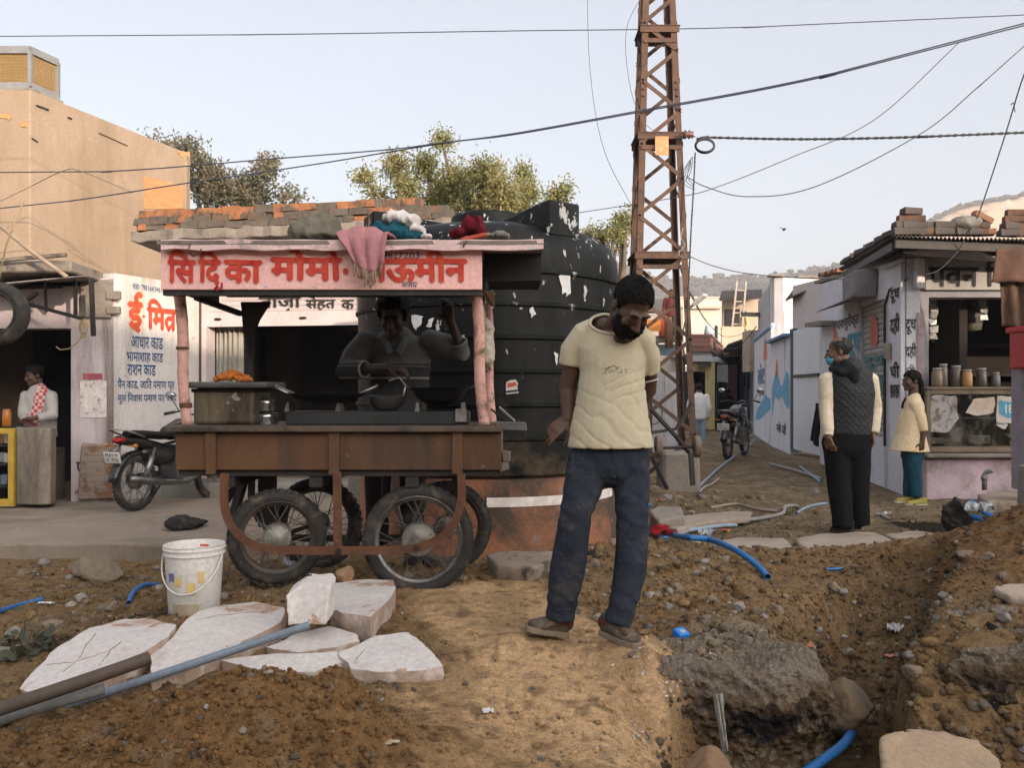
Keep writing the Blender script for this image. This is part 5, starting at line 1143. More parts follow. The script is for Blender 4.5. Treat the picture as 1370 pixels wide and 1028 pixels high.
wire([(1398, 40, 8.6), (1370, 100, 8.9), (1345, 180, 9.2), (1310, 285, 9.4), (1296, 312, 9.42)], .007, 'blue-black wire coming down onto the brick-weighted roof', WIREB)
wire([(1352, 140, 9.1), (1356, 138, 9.1), (1358, 150, 9.1)], .006, 'short stub of wire twisted round the descending wire', WIREG)
wire([(926, 395, 9.9), (945, 430, 14), (968, 450, 20), (990, 448, 22), (1000, 440, 23)], .007, 'loose wire drooping from the tower across the far houses', WIREG); wire([(920, 385, 9.9), (935, 415, 14), (955, 440, 22), (968, 440, 28)], .007, 'second loose wire just above the drooping one from the tower', WIREG)
wire([(966, 466, 27), (985, 466, 25), (1000, 452, 22), (1012, 437, 21)], .011, 'black wire curving from the tan balcony to the white house', WIRE)
ci = thing('cable_coil', 'coiled black cable hung from a brown insulator on the tower', 'cable', P(940, 200, 9.85)); m = MB()
for k in range(4): m.tube([P(943 + (13.5 - k * .7) * cos(a), 195 + (10.5 - k) * sin(a), 9.84 - .012 * k) for a in np.linspace(0, 2 * pi, 25)[:-1]], .005, 6, closed=True)
m.build('coil', WIRE, ci, True, fix=False)
m = MB(); c = P(921, 180, 9.85); m.lathe([(0, -.06), (.03, -.06), (.055, -.035), (.03, -.015), (.055, .01), (.03, .03), (.045, .05), (0, .06)], c, 14, 'X'); m.build('insulator', mat('brown_ceramic', (.14, .075, .055), None, None, 5, .35, 0), ci, True)
m = MB(); m.bar(P(912, 178, 9.95), P(930, 183, 9.85), .012); m.build('bracket', RUST2, ci)
for k in range(3):
 wire([(912 + k * 2, 232 + k * 2, 9.96), (918 + k * 4, 222 - k * 6, 9.9), (924, 214 + 8 * k, 9.9), (920 - k * 2, 236 + k * 5, 9.9), (928 + k, 248 + k * 3, 9.9)], .004, ['loose wire end curling at the tower side, uppermost', 'loose wire end curling at the tower side, middle', 'loose wire end curling at the tower side, lowest'][k], WIREG)
wire([(914, 305, 9.93), (911, 318, 9.9), (916, 328, 9.9), (908, 340, 9.9), (918, 345, 9.9), (912, 330, 9.95)], .005, 'tangle of pale wire wound round the tower leg', mat('pale_wire', (.3, .29, .28)))
sl = thing('street_light', 'pale flat street light head on a short arm beside the tower', 'street light', P(925, 412, 9.9)); m = MB(); m.bar(P(928, 408, 9.9), P(944, 394, 9.8), .10, .035); m.build('lamp_head', flat('lamp_grey', (.55, .53, .50), .5), sl, bevel=.008); m = MB(); m.tube([P(917, 416, 10), P(929, 407, 9.9)], .016, 6); m.build('arm', STEEL, sl)
bd2 = MB(); p = P(1049, 307, 60); bd2.ell(p, (.10, .25, .09)); bd2.add([p + V(-.5, 0, .18), p + V(0, -.12, .03), p + V(0, .12, .03), p + V(.5, 0, .2)], [(0, 1, 2), (3, 2, 1)]); tag(bd2.build('bird', mat('bird_dark', (.03, .03, .03)), fix=False), 'tiny dark bird flying in the pale sky', 'bird')

# ================================================================ far houses down the lane
def block(name, label, pts, z0, z1, m, roof=True, cat='house', th=.2):
 """house from plan points (left to right as seen)"""
 t = thing(name, label, cat, pts[0]); mb = MB()
 for a, b in zip(pts[:-1], pts[1:]): wallbox(mb, a, (b[0] + .001, b[1] + .001), z0, z1, th)
 o = mb.build('wall', m, t)
 if roof: mb = MB(); q = [V(p[0], p[1], z1 - .12) for p in pts] + [V(pts[-1][0] + .5, pts[-1][1] + 5, z1 - .12), V(pts[0][0], pts[0][1] + 6, z1 - .12)]; mb.prism(q, (0, 0, .05)); mb.build('roof', CONC, t)
 return t, o
def zpy(py, d): return CZ + (525 - py) / F * d
CREAM = mat('cream_wall', (.55, .49, .42), (.48, .42, .36), (.32, .26, .21), .8, .92, .3, 30, stain=(.6, .75), sscale=.8); TANW = mat('beige_wall', (.46, .375, .295), (.40, .325, .25), (.27, .21, .16), .8, .92, .3, 30, stain=(.58, .74), sscale=.7); GREYW = mat('plain_grey_wall', (.40, .40, .42), (.33, .33, .345), (.2, .18, .17), 1, .92, .3, 30, stain=(.56, .72), sscale=.9); DOORD = mat('dark_doorway', (.03, .028, .03)); DOORB = mat('blue_grey_door', (.16, .20, .24), None, (.1, .09, .08), 2, .7, .1); PINKC = cloth('pink_curtain', (.42, .24, .27))  # GREYW: the grey house's own even grey with brownish stains
def opening(t, name, p, w_, h, m, rz=0): mb = MB(); mb.box(p, (w_, .08, h), rz=rz); return mb.build(name, m, t)
A_, _ = block('house', 'sunlit white house with a flat parapet left of the tower', [hd(780, 32), hd(914, 30)], 0, zpy(413, 31), CREAM)
m = MB(); wallbox(m, hd(836, 26), hd(902, 25), zpy(458, 25.5), zpy(450, 25.5), .6); m.build('balcony_slab', CONC, A_)
m = MB(); aa, ab = hd(838, 25.4), hd(884, 25.0); m.prism([V(aa.x, aa.y, zpy(430, 25.3)), V(ab.x, ab.y, zpy(430, 25)), V(ab.x + .3, ab.y + 1.6, zpy(424, 25)), V(aa.x, aa.y + 1.6, zpy(424, 25))], (0, 0, .05)); m.bar(V(aa.x, aa.y, zpy(436, 25.2)), V(ab.x, ab.y, zpy(436, 25.2)), .03, .34); m.build('awning', cloth('orange_awning', (.55, .21, .05)), A_)
m = MB(); wallbox(m, hd(846, 25.9), hd(905, 25.4), zpy(476, 25.5), zpy(461, 25.5), .1); m.build('railing', mat('blue_rail', (.22, .30, .36), None, (.15, .12, .1), 3, .8, .2), A_)
m = MB(); wallbox(m, hd(842, 22.5), hd(872, 22), zpy(490, 22), zpy(478, 22), .3); m.build('ledge', mat('orange_ledge', (.42, .24, .11)), A_)
o = MB(); o.box(P(874, 410, 29), (.55, .6, .42)); tag(o.build('rooftop_cooler', mat('dark_cooler', (.10, .10, .10)), bevel=.02), 'dark air cooler on the roof of the sunlit white house', 'air cooler')
o = MB(); o.box(P(915, 448, 28), (.55, .6, .42)); 
fn = thing('fence', 'grey planks and sheet metal fencing behind the tower foot', 'fence', hd(855, 15.5)); 
for k, (x0, x1, y0, c) in enumerate(((824, 842, 528, (.24, .23, .22)), (842, 856, 536, (.30, .29, .28)), (856, 866, 520, (.20, .18, .165)), (866, 873, 512, (.10, .07, .055)), (873, 890, 500, (.44, .43, .45)), (890, 908, 498, (.50, .49, .50)))):
 m = MB(); wallbox(m, hd(x0, 15.6 - .02 * k), hd(x1 - .3, 15.6 - .02 * k), -.1, zpy(y0, 15.5), .05); m.build('plank', mat('plank_%d' % k, c, None, tuple(v * .5 for v in c), 2, .8, .3, 30, streak=True), fn)
B1, _ = block('house', 'bright white house with a low parapet behind the brown balustrade', [hd(905, 44), hd(966, 44), hd(972, 52)], 0, zpy(397, 44), CREAM)
m = MB(); m.bar(V(X(904, 43.8), 43.8, zpy(412, 44)), V(X(966, 43.8), 43.8, zpy(412, 44)), .2, .12); m.build('band', TANW, B1)
B2, _ = block('house', 'grey house with brown balustrade terrace on the left of the lane', [hd(922, 27.0), hd(950, 27), hd(968, 35)], 0, zpy(470, 27), GREYW)
m = MB(); q = zpy(481, 27); m.bar(V(X(922, 26.9), 26.9, q), V(X(950, 26.9), 26.9, q), .5, .16); m.bar(V(X(950, 27), 27, q), V(X(968.5, 35), 35, q), .5, .16); m.build('terrace_slab', GREYW, B2)
bl = thing('balustrade', 'brown terrace balustrade with pierced panels on the grey house', 'balustrade', V(X(925, 27), 27, zpy(468, 27))); zb0, zb1 = zpy(469, 27), zpy(449, 27); BRN = mat('brown_balusters', (.20, .10, .075), (.15, .075, .06), None, 5, .8, .2)
for a, b, n in ((hd(920, 26.95), hd(950, 26.95), 17), (hd(950, 26.95), hd(968, 35), 22)):
 m = MB(); a2, b2_ = a + V(0, 0, zb1), b + V(0, 0, zb1); m.bar(a2, b2_, .14, .07); m.build('top_rail', BRN, bl); m = MB(); m.bar(a + V(0, 0, zb0), b + V(0, 0, zb0), .14, .07); m.build('bottom_rail', BRN, bl)
 for k in range(n): p = a.lerp(b, (k + .5) / n); m = MB(); m.lathe([(.04, zb0), (.055, zb0 + .15), (.03, zb0 + .24), (.05, zb0 + .36), (.04, zb1)], p, 6); m.build('baluster', BRN, bl)
for (x, y, w_, h, mm) in ((926, 540, .8, 2.0, DOORD), (941, 530, .7, 2.1, mat('yellow_door', (.48, .40, .20)))): opening(B2, 'doorway', P(x, y, 26.93), w_, h, mm)
sdv = hd(968, 35) - hd(950, 27); rzs = atan2(sdv.y, sdv.x)
for t, z, w_, h, mm, nm in ((.2, 1.6, .9, 2.6, DOORD, 'doorway'), (.42, 1.5, .9, 2.2, DOORB, 'door'), (.62, 1.5, .9, 2.3, DOORD, 'doorway'), (.82, 1.4, .9, 2.1, DOORB, 'door'), (.35, 3.2, .5, .6, DOORD, 'window')): p = hd(950, 27) + sdv * t; opening(B2, nm, V(p.x + .02, p.y, z), w_, h, mm, rzs)
m = MB(); p = hd(950, 27) + sdv * .1; m.prism([P(934, 492, 26.5), P(952, 490, 26.6), P(951, 486, 27.2), P(934, 487, 27.2)], (0, 0, .05)); m.build('porch_awning', CORR, B2)
m = MB(); m.box(V(p.x + .25, p.y, zpy(500, 27.5)), (.35, .8, .55)); m.build('wall_cooler', mat('cooler_box', (.25, .25, .25)), B2)
C1, _ = block('house', 'tan house with projecting balcony, tin shed roof and ladder at the end of the lane', [hd(967, 36), hd(1016, 36)], 0, zpy(398, 36), TANW, False)
m = MB(); corrugated(m, P(962, 403, 34.2), P(1020, 400, 34.2), P(1020, 388, 38), P(966, 390, 38), 20, .03); o = m.build('shed_roof', CORR, C1, True); o.modifiers.new('s', 'SOLIDIFY').thickness = .02
m = MB(); wallbox(m, hd(965.5, 33.4), hd(996, 33.4), zpy(472, 33.4), zpy(437, 33.4), .15); wallbox(m, hd(996, 33.4), hd(994, 36), zpy(472, 33.4), zpy(437, 33.4), .15); m.box((X(981, 34.6), 34.7, zpy(471.5, 33.4)), (.9, 2.4, .14)); m.build('balcony', TANW, C1)
opening(C1, 'doorway', P(978, 520, 35.95), .75, 2.9, DOORD); opening(C1, 'curtain', P(979, 512, 35.85), .42, 1.5, PINKC); opening(C1, 'doorway', P(991, 522, 35.95), .3, 2.6, DOORB); opening(C1, 'window', P(980, 425, 35.95), .6, .7, DOORD)
ld = thing('ladder', 'pale wooden ladder leaning above the tan balcony', 'ladder', P(984, 470, 33.9)); 
for a, b in (((986, 376), (978, 452)), ((998, 377), (992, 452))): m = MB(); m.bar(P(*a, 34.0), P(*b, 33.7), .07); m.build('rail', mat('pale_wood', (.36, .31, .26)), ld)
for t in (.16, .36, .56, .76, .93): m = MB(); m.bar(P(986 - 8 * t, 376 + 76 * t, 33.95), P(998 - 6 * t, 377 + 75 * t, 33.95), .05); m.build('rung', mat('pale_wood', (.36, .31, .26)), ld)
E1, ew = block('house', 'low white houses with dark doors along the right side of the lane', [hd(994, 40), hd(1009.5, 24.8)], 0, 2.95, mat('blue_white_far', (.46, .48, .53), (.40, .42, .46), (.2, .19, .18), 1, .92, .3, 30, stain=(.58, .74), streak=True), True)
ev = hd(1009.5, 24.8) - hd(994, 40); rze = atan2(ev.y, ev.x)
for t, z, w_, h, mm, nm in ((.15, 1.1, 1.2, 2.1, DOORD, 'doorway'), (.35, 1.8, .8, .7, DOORD, 'window'), (.52, 1.1, 1.1, 2.1, DOORB, 'door'), (.72, 1.7, .7, .8, DOORD, 'window'), (.88, 1.0, .8, 2.0, DOORB, 'door')): p = hd(994, 40) + ev * t; opening(E1, nm, V(p.x - .03, p.y, z), w_, h, mm, rze)
m = MB(); m.box((X(1006, 25.3), 25.3, 2.4), (.35, .8, 1.2)); m.build('wall_tank', TANW, E1); m = MB(); m.bar(P(1002, 421, 25), P(1014, 421, 24.5), .5, .12); m.build('chajja', CONC, E1)
for (x0, x1, y, d, c, lab) in ((700, 830, 420, 60, CREAM, 'distant pale house half hidden by the water tank'), (1012, 1080, 398, 62, TANW, 'distant beige house seen over the right-hand roofs')):
 block('house', lab, [hd(x0, d), hd(x1, d)], 0, zpy(y, d), c)
# sunlit pots and cloth on the terrace left of the lane
for k, (px, py, d, s, c, lab) in enumerate(((895, 445, 25, (.25, .2, .9), (.12, .06, .03), 'dark figure-like bundle hanging on the balcony rail behind the tower'), (888, 437, 25.2, (.3, .06, .6), (.5, .10, .06), 'small red cloth hung on the balcony behind the tower'), (949, 443, 27.3, (.35, .35, .35), (.45, .5, .52), 'pale water drum standing on the brown balustrade terrace'))):
 m = MB(); m.lathe([(0, -s[2] / 2), (s[0] / 2, -s[2] / 2), (s[0] / 2 * .9, s[2] * .1), (s[0] / 3, s[2] / 2), (0, s[2] / 2)], P(px, py, d), 10); tag(m.build(['bundle', 'cloth', 'water_drum'][k], flat('small_%d' % k, c, .8), None, True), lab, ['bundle', 'cloth', 'drum'][k])
# ================================================================ black water tank on its plinth
TC = V(-.20, 7.25, 0); TR = 1.085
t = NT('tank_plastic'); sx = t.n('ShaderNodeSeparateXYZ'); c = t.co(); t.l(c[0], c[1], sx, 'Vector')
a = t.mix(t.ramp(t.noise(2.5, 6, .65), .35, .65), (.0045, .0052, .0052), (.008, .009, .0088)); a = t.mix(t.ramp(t.noise(1.2, 6, .7, t.mapping((1, 1, .25))), .52, .74), a, (.028, .028, .026))
hi = t.ramp((sx, 'Z'), .5, 1.5); k = t.math('ADD', t.noise(7.5, 6, .62, t.mapping((1.5, 1.5, .8))), t.math('MULTIPLY', hi, .085)); k2 = t.math('ADD', k, t.math('MULTIPLY', t.noise(1.3, 3, .5), .16)); a = t.mix(t.ramp(k2, .780, .792), a, (.46, .455, .45))
a = t.mix(t.ramp(t.math('SUBTRACT', t.noise(3, 5, .7), t.math('MULTIPLY', (sx, 'Z'), .35)), .40, .62), a, (.085, .060, .038))
t.setcol(a); t.set(Roughness=.5, Specular_IOR_Level=.16); t.bump(t.noise(40, 4, .6), .12, .004); TANKM = t.m
tk = thing('water_tank', 'big ribbed black plastic water tank scarred with scraps of white paper', 'water tank', TC + V(0, 0, .57))
prof = [(0, .58), (TR - .03, .58), (TR - .01, .60)]; ribs = [.866, 1.11, 1.354, 1.60, 1.84, 2.08]
for z in ribs: prof += [(TR - .004, z - .06), (TR - .002, z - .022), (TR + .016, z - .012), (TR + .018, z + .008), (TR - .004, z + .016)]
prof += [(TR, 2.2), (TR - .01, 2.27), (TR - .05, 2.36), (TR - .16, 2.44), (TR - .36, 2.50), (.45, 2.54), (.32, 2.56), (.31, 2.66), (.29, 2.68), (0, 2.70)]
m = MB(); m.lathe(prof, TC, 96); m.build('barrel', TANKM, tk, 'auto')
for ang in (-55, -157, 100):
 m = MB(); a = radians(ang); R = Matrix.Rotation(a, 3, 'Z'); o = TC
 pts = [V(.30, -.15, 2.55), V(.86, -.15, 2.36), V(1.03, -.15, 2.36), V(1.03, -.15, 2.62), V(.93, -.15, 2.62)]
 m.prism([R @ p + o for p in pts], R @ V(0, .30, 0)); m.build('lug', TANKM, tk, bevel=.012)
stk = MB(); q = [P(680, 513, 6.2), P(686, 508, 6.2), P(694, 509, 6.2), P(696, 514, 6.2), P(695, 519, 6.2), P(696, 525, 6.2), P(680, 527, 6.2)]
def ontank(px, py, out=.006):
 dx = (px - CX) / F; A = dx * dx + 1; B = -2 * (dx * TC.x + TC.y); C__ = TC.x ** 2 + TC.y ** 2 - (TR + out) ** 2; d = (-B - sqrt(max(0, B * B - 4 * A * C__))) / (2 * A); return P(px, py, d)
stk = MB(); stk.add([ontank(x, y) for x, y in ((677, 512), (682, 509), (690, 508), (693, 513), (692, 518), (694, 526), (677, 528))], [tuple(range(7))]); s_ = stk.build('sticker', flat('sticker_white', (.52, .48, .46), .7), tk, fix=False)
for pts, c, nm in ((((679, 513), (690, 511), (692, 516), (679, 519)), (.42, .07, .06), 'red_band'), (((677.5, 523), (693, 521), (693.5, 524), (677.5, 526)), (.03, .03, .03), 'black_band')): m = MB(); m.add([ontank(x, y, .009) for x, y in pts], [(0, 1, 2, 3)]); m.build(nm, flat('stk_' + nm, c, .7), s_, fix=False)
for pts in (((748, 368), (762, 367), (763, 392), (759, 398), (757, 391), (753, 393)), ((741, 470), (747, 476), (746, 490), (743, 482)), ((551, 421), (566, 424), (563, 434), (556, 442), (552, 436)), ((574, 428), (580, 424), (577, 438), (570, 437)), ((708, 413), (713, 411), (717, 421), (711, 425)), ((742, 280), (757, 283), (760, 300), (754, 312), (746, 300))):
 pp = ragged(list(pts), 3, 1.2)
 m = MB(); m.add([ontank(x, y, .006) if y > 330 else P(x, y, 6.14) for x, y in pp], [tuple(range(len(pp)))]) if pts[0][1] > 330 else None
 if m.v: m.build('paper_scrap', paint('scrap_paper', (.50, .49, .485), .12, 30), tk, fix=False)
PLN = mat('plinth_paint', (.36, .155, .085), (.29, .125, .07), (.075, .055, .04), 2, .92, .5, 45, stain=(.44, .60), sscale=1.3, c4=(.20, .155, .12), s4=(.60, .66), scale4=5, bdist=.012)
pl = thing('tank_plinth', 'round masonry plinth painted brick orange with a white stripe under the tank', 'plinth', TC)
m = MB(); m.lathe([(0, -.25), (1.07, -.25), (1.06, .56), (1.03, .575), (0, .575)], TC, 40); m.build('masonry', PLN, pl, 'auto')
m = MB(); m.lathe([(1.0665, .37), (1.066, .44)], TC, 30, a0=radians(-89), a1=radians(-20)); m.build('white_stripe', paint('white_stripe', (.55, .50, .47), .25, 8), pl, fix=False)

# ================================================================ food cart
YF = 4.6; YB = 5.32
FASC = mat('brown_board', (.120, .054, .021), (.085, .038, .018), (.040, .026, .018), 3, .6, .25, 60, stain=(.5, .68), sscale=3, streak=True, c4=(.22, .17, .13), s4=(.69, .71), scale4=18, spec=.4, bdist=.004)
PINKB = mat('pink_bamboo', (.58, .34, .29), (.48, .27, .225), (.10, .062, .05), 9, .85, .4, 60, stain=(.50, .66), sscale=9, c4=(.07, .05, .045), s4=(.62, .66), scale4=30, bdist=.004)
PINKS = mat('pink_sign', (.80, .47, .44), (.74, .43, .40), (.42, .25, .22), 2.5, .7, .2, 50, stain=(.55, .75), sscale=3, c4=(.36, .36, .37), s4=(.66, .68), scale4=11, bdist=.004)
SOOT = mat('sooty_bamboo', (.030, .026, .024), (.02, .018, .017), (.06, .05, .045), 12, .6, .3, 60, bdist=.004)
fc = thing('food_cart', 'wooden four-wheeled food cart with pink Hindi sign board and tin canopy', 'food cart', V(-.95, 4.95, .15))
zT = CZ - (571 - HY) / F * YF
xl, xr = X(236, YF), X(671, YF)
m = MB(); m.box(((xl + xr) / 2 - .02, (YF - .05 + YB) / 2, zT - .012), (xr - xl + .05, YB - YF + .07, .03)); m.build('table_top', mat('greasy_board', (.105, .072, .05), (.07, .05, .037), (.03, .025, .022), 5, .6, .35, 60, stain=(.5, .66), sscale=6, spec=.4, bdist=.005), fc, bevel=.004)
zf0, zf1 = CZ - (629 - HY) / F * YF, CZ - (579 - HY) / F * YF
m = MB(); m.box(((xl + xr) / 2, YF, (zf0 + zf1) / 2), (xr - xl, .03, zf1 - zf0)); m.build('front_board', FASC, fc, bevel=.003)
m = MB(); m.box(((xl + xr) / 2, YB, (zf0 + zf1) / 2), (xr - xl, .03, zf1 - zf0)); m.build('rear_board', FASC, fc, bevel=.003)
for x, mm in ((xr - .012, WOOD_GREY), (xl + .012, FASC)): m = MB(); m.box((x, (YF + YB) / 2, (zf0 + zf1) / 2), (.024, YB - YF - .031, zf1 - zf0 - .004)); m.build('end_board', mm, fc)
m = MB(); m.box(((xl + xr) / 2 + .005, (YF + YB) / 2, zf0 - .018), (xr - xl - .01, YB - YF - .02, .032)); m.build('bottom_frame', mat('black_greasy_wood', (.038, .031, .027), (.025, .021, .019), (.08, .065, .05), 6, .8, .4, 60), fc)
m = MB(); m.box((xr + .012, YF + .04, zf0 + .02), (.05, .09, .05), jit=.008); m.box((xr + .02, YF + .03, zf0 + .07), (.04, .08, .06), jit=.01); m.build('broken_corner', WOOD_GREY, fc)
for px in (282, 447, 612): m = MB(); m.box((X(px, YF - .03), YF - .026, CZ - (606 - HY) / F * YF), (.055, .022, .225), jit=.003); m.build('batten', FASC, fc, bevel=.002)
# underside beams, legs
for px in (330, 440, 560): m = MB(); m.box((X(px, 4.95), 4.95, zf0 - .065), (.07, YB - YF - .06, .06)); m.build('cross_beam', mat('black_greasy_wood', (.04, .03, .025)), fc)
m = MB(); m.bar(P(358, 632, 5.25), P(358, 705, 5.25), .10, .06); m.build('leg', SOOT, fc); m = MB(); m.bar(P(505, 632, 5.25), P(503, 705, 5.25), .06, .06); m.build('leg', SOOT, fc)
m = MB(); m.bar(P(327, 640, 4.9), P(312, 690, 4.95), .03, .05); m.build('stay', DARKIRON, fc); m = MB(); m.bar(P(322, 640, 5.1), P(302, 672, 5.1), .03, .04); m.build('stay', DARKIRON, fc)
# rusty hoop frame in front of the wheels
hoop = [(301, 634), (300, 652), (300, 672), (304, 692), (313, 709), (328, 723), (346, 732), (370, 736), (410, 737), (452, 737), (500, 737), (540, 735.5), (563, 732), (583, 724), (598, 712), (609, 697), (615, 680), (618, 662), (617, 634)]
def strap(pts, d, w_, th):
 q = smooth_pts([P(x, y, d) for x, y in pts], 4); vs = []; fs = []
 for i, p in enumerate(q):
  tt = (q[min(i + 1, len(q) - 1)] - q[max(i - 1, 0)]).normalized(); n = V(-tt.z, 0, tt.x)
  for s, e in ((-1, -1), (1, -1), (1, 1), (-1, 1)): vs.append(p + n * s * w_ / 2 + V(0, e * th / 2, 0))
 for i in range(len(q) - 1):
  for k in range(4): fs.append((i * 4 + k, i * 4 + (k + 1) % 4, i * 4 + 4 + (k + 1) % 4, i * 4 + 4 + k))
 fs += [(3, 2, 1, 0), tuple(len(vs) - 4 + k for k in range(4))]; mb = MB(); mb.add(vs, fs); return mb
hp_ = strap(hoop, 4.50, .043, .012).build('hoop_bar', RUST, fc)
m = MB(); m.bar(P(451, 632, 4.512), P(452, 732, 4.515), .044, .010, up=(0, 1, 0)); m.build('hoop_upright', RUST, fc)
m = MB(); m.lathe([(0, 0), (.016, 0), (.016, -.014), (0, -.016)], P(453, 738, 4.492), 8, 'Y'); m.build('bolt', DARKIRON, hp_); m = MB(); m.lathe([(0, 0), (.016, 0), (.016, -.014), (0, -.016)], P(557, 733, 4.492), 8, 'Y'); m.build('bolt', DARKIRON, hp_)
hoop2 = [(x, y) for x, y in hoop]; q = [( (x - 455) * .86 + 470, (y - 634) * .86 + 632) for x, y in hoop]; strap(q, 5.40, .043, .012).build('hoop_bar', DARKIRON, fc)
WSP = mat('spoke_steel', (.20, .18, .16), (.13, .115, .10), None, 9, .5, 0, 40, .7)
RIMM = mat('rim_chrome', (.42, .41, .40), (.28, .26, .24), (.12, .09, .065), 6, .4, .1, 50, .8, stain=(.5, .66), sscale=5); HUBM = mat('hub_alloy', (.30, .285, .26), (.21, .19, .17), (.10, .08, .06), 7, .55, .2, 60, .6, stain=(.5, .66), sscale=7)
def wheel(parent, c, r, yaw=0, camber=0, hub=.07, tyre_m=None, spokes=30, local=False, rim_m=None, tw=.038):
 """motorcycle wheel in the XZ plane (axis Y), turned by yaw/camber; wheel mesh = tyre, children rim, hub, spokes"""
 c = Vector(c); R = Matrix.Rotation(yaw, 3, 'Z') @ Matrix.Rotation(camber, 3, 'X'); mb = MB(); prof = []
 for a in np.linspace(0, 2 * pi, 15): 
  rr = r - tw + tw * (1.0 if abs(cos(a)) < .99 else 1) * cos(a); prof.append((rr, tw * .95 * sin(a)))
 mb.lathe(prof, c, 56, 'Y', R)
 n = 40            # tread blocks
 for k in range(n):
  for s in (-1, 1):
   a = 2 * pi * (k + .5 * (s > 0)) / n; q = R @ Matrix.Rotation(-a, 3, 'Y'); mb.box(c + q @ V(r - .0045, s * tw * .42, 0), (.010, tw * .62, r * .09), R=q @ Matrix.Rotation(s * .35, 3, 'X'))
 tyre = mb.build('wheel', tyre_m or RUBBER, parent, 'auto', local)
 loc_ = True if local else False
 mb = MB(); ri = r - 2 * tw
 mb.lathe([(ri + .012, -tw * .8), (ri + .016, -tw * .62), (ri - .004, -tw * .5), (ri - .012, 0), (ri - .004, tw * .5), (ri + .016, tw * .62), (ri + .012, tw * .8), (ri + .022, tw * .6), (ri + .022, -tw * .6), (ri + .012, -tw * .8)], c, 56, 'Y', R); mb.build('rim', rim_m or RIMM, tyre, True, loc_)
 mb = MB(); mb.lathe([(0, -.058), (hub * .35, -.056), (hub * .5, -.05), (hub * .92, -.044), (hub, -.034), (hub, .034), (hub * .92, .044), (hub * .3, .056), (0, .058)], c, 28, 'Y', R)
 for k in range(12): a = 2 * pi * k / 12; mb.ell(c + R @ V(hub * .86 * cos(a), -.044, hub * .86 * sin(a)), .006, nu=6, nv=4)
 mb.build('hub', HUBM, tyre, 'auto', loc_)
 mb = MB()
 for k in range(spokes):
  s = 1 if k % 2 else -1; a = 2 * pi * k / spokes; b = a + (.42 if (k // 2) % 2 else -.42); p0 = c + R @ V(hub * .95 * cos(b), s * .03, hub * .95 * sin(b)); p1 = c + R @ V((ri - .004) * cos(a), s * .006, (ri - .004) * sin(a)); mb.bar(p0, p1, .0042)
 mb.build('spokes', WSP, tyre, False, loc_, fix=False); return tyre
RIMD = mat('rusty_rim', (.13, .105, .085), (.09, .07, .055), (.16, .09, .05), 8, .7, .3, 60, .4)
wheel(fc, P(371, 719, 4.66), .262, .30, .06, .075, rim_m=RIMD); wheel(fc, P(560, 722, 4.66), .300, .05, 0, .092)
wheel(fc, P(425, 700, 5.42), .285, -.12, 0, .07, rim_m=RIMD); wheel(fc, P(597, 704, 5.42), .285, .05, 0, .07, rim_m=RIMD)
for a, b in (((371, 719, 4.62), (425, 700, 5.44)), ((560, 722, 4.62), (597, 704, 5.44))): m = MB(); m.tube([P(*a), P(*b)], .014, 8); m.build('axle', DARKIRON, fc)
# posts
def bamboo(name, a, b, r0, r1, m_, nodes=5):
 a, b = Vector(a), Vector(b); pts = []; rr = []; N = 30
 for k in range(N + 1):
  t = k / N; pts.append(a.lerp(b, t) + V(.006 * sin(t * 7), .004 * sin(t * 5), 0)); f = (t * nodes) % 1; rr.append((r0 + (r1 - r0) * t) * (1 + (.07 if min(f, 1 - f) < .05 else 0)))
 mb = MB(); mb.tube(pts, rr, 12); o = mb.build(name, m_, fc, True); return o
zc0_ = CZ + (525 - 391) / F * 4.52
zr_ = zc0_
p_ = bamboo('post', P(240, 394, 4.66), P(250, 569, 4.66), .031, .027, PINKB, 5); bamboo('post', P(637, 392, 4.66), P(647, 569, 4.66), .031, .029, PINKB, 6)
for k, (y, r) in enumerate(((541, .031), (544, .031), (466, .031))): m = MB(); m.lathe([(r, -.008), (r + .004, 0), (r, .008)], P(240 + (y - 394) * .0575, y, 4.66), 14); m.build('binding', RUST, p_)
bamboo('post', P(330, 405, 5.26), P(338, 566, 5.26), .034, .03, SOOT, 5); bamboo('post', P(652, 405, 5.26), P(657, 566, 5.26), .027, .03, PINKB, 5)
m = MB(); q = [P(318, 412, 5.25), P(368, 412, 5.25), P(352, 436, 5.25), P(334, 470, 5.25)]; m.prism([P(322, 404, 5.22), P(362, 404, 5.22), P(347, 428, 5.22), P(338, 452, 5.22), P(326, 452, 5.22)], (0, .02, 0)); m.build('gusset', SOOT, fc)
m = MB(); m.bar(P(262, 398, 4.9), P(322, 420, 5.22), .03, .03); m.build('strut', SOOT, fc)
# canopy
cx0_, cx1_ = X(216, 4.5), X(645, 4.5); zs0, zs1 = CZ + (525 - 388) / F * 4.5, CZ + (525 - 331) / F * 4.5; zr0_ = CZ + (525 - 334) / F * 4.47
can = MB(); can.box(((cx0_ + cx1_) / 2, 4.5, (zs0 + zs1) / 2), (cx1_ - cx0_, .022, zs1 - zs0)); sg = can.build('sign_board', PINKS, fc, bevel=.003)
m = MB(); m.box(((cx0_ + cx1_) / 2, 4.53, zs0 - .010), (cx1_ - cx0_ - .01, .05, .035)); m.build('lower_rail', SOOT, fc)
m = MB(); m.box(((cx0_ + cx1_) / 2 - .02, 5.30, zs0 + .13), (cx1_ - cx0_ - .2, .02, .16)); m.build('rear_board', SOOT, fc)
for x in (cx0_ + .014, cx1_ - .014): m = MB(); m.box((x, 4.92, (zs0 + zs1) / 2), (.02, .80, zs1 - zs0 - .01)); m.build('side_board', mat('side_board_brown', (.10, .06, .045), None, (.05, .035, .03), 5, .8, .3), fc)
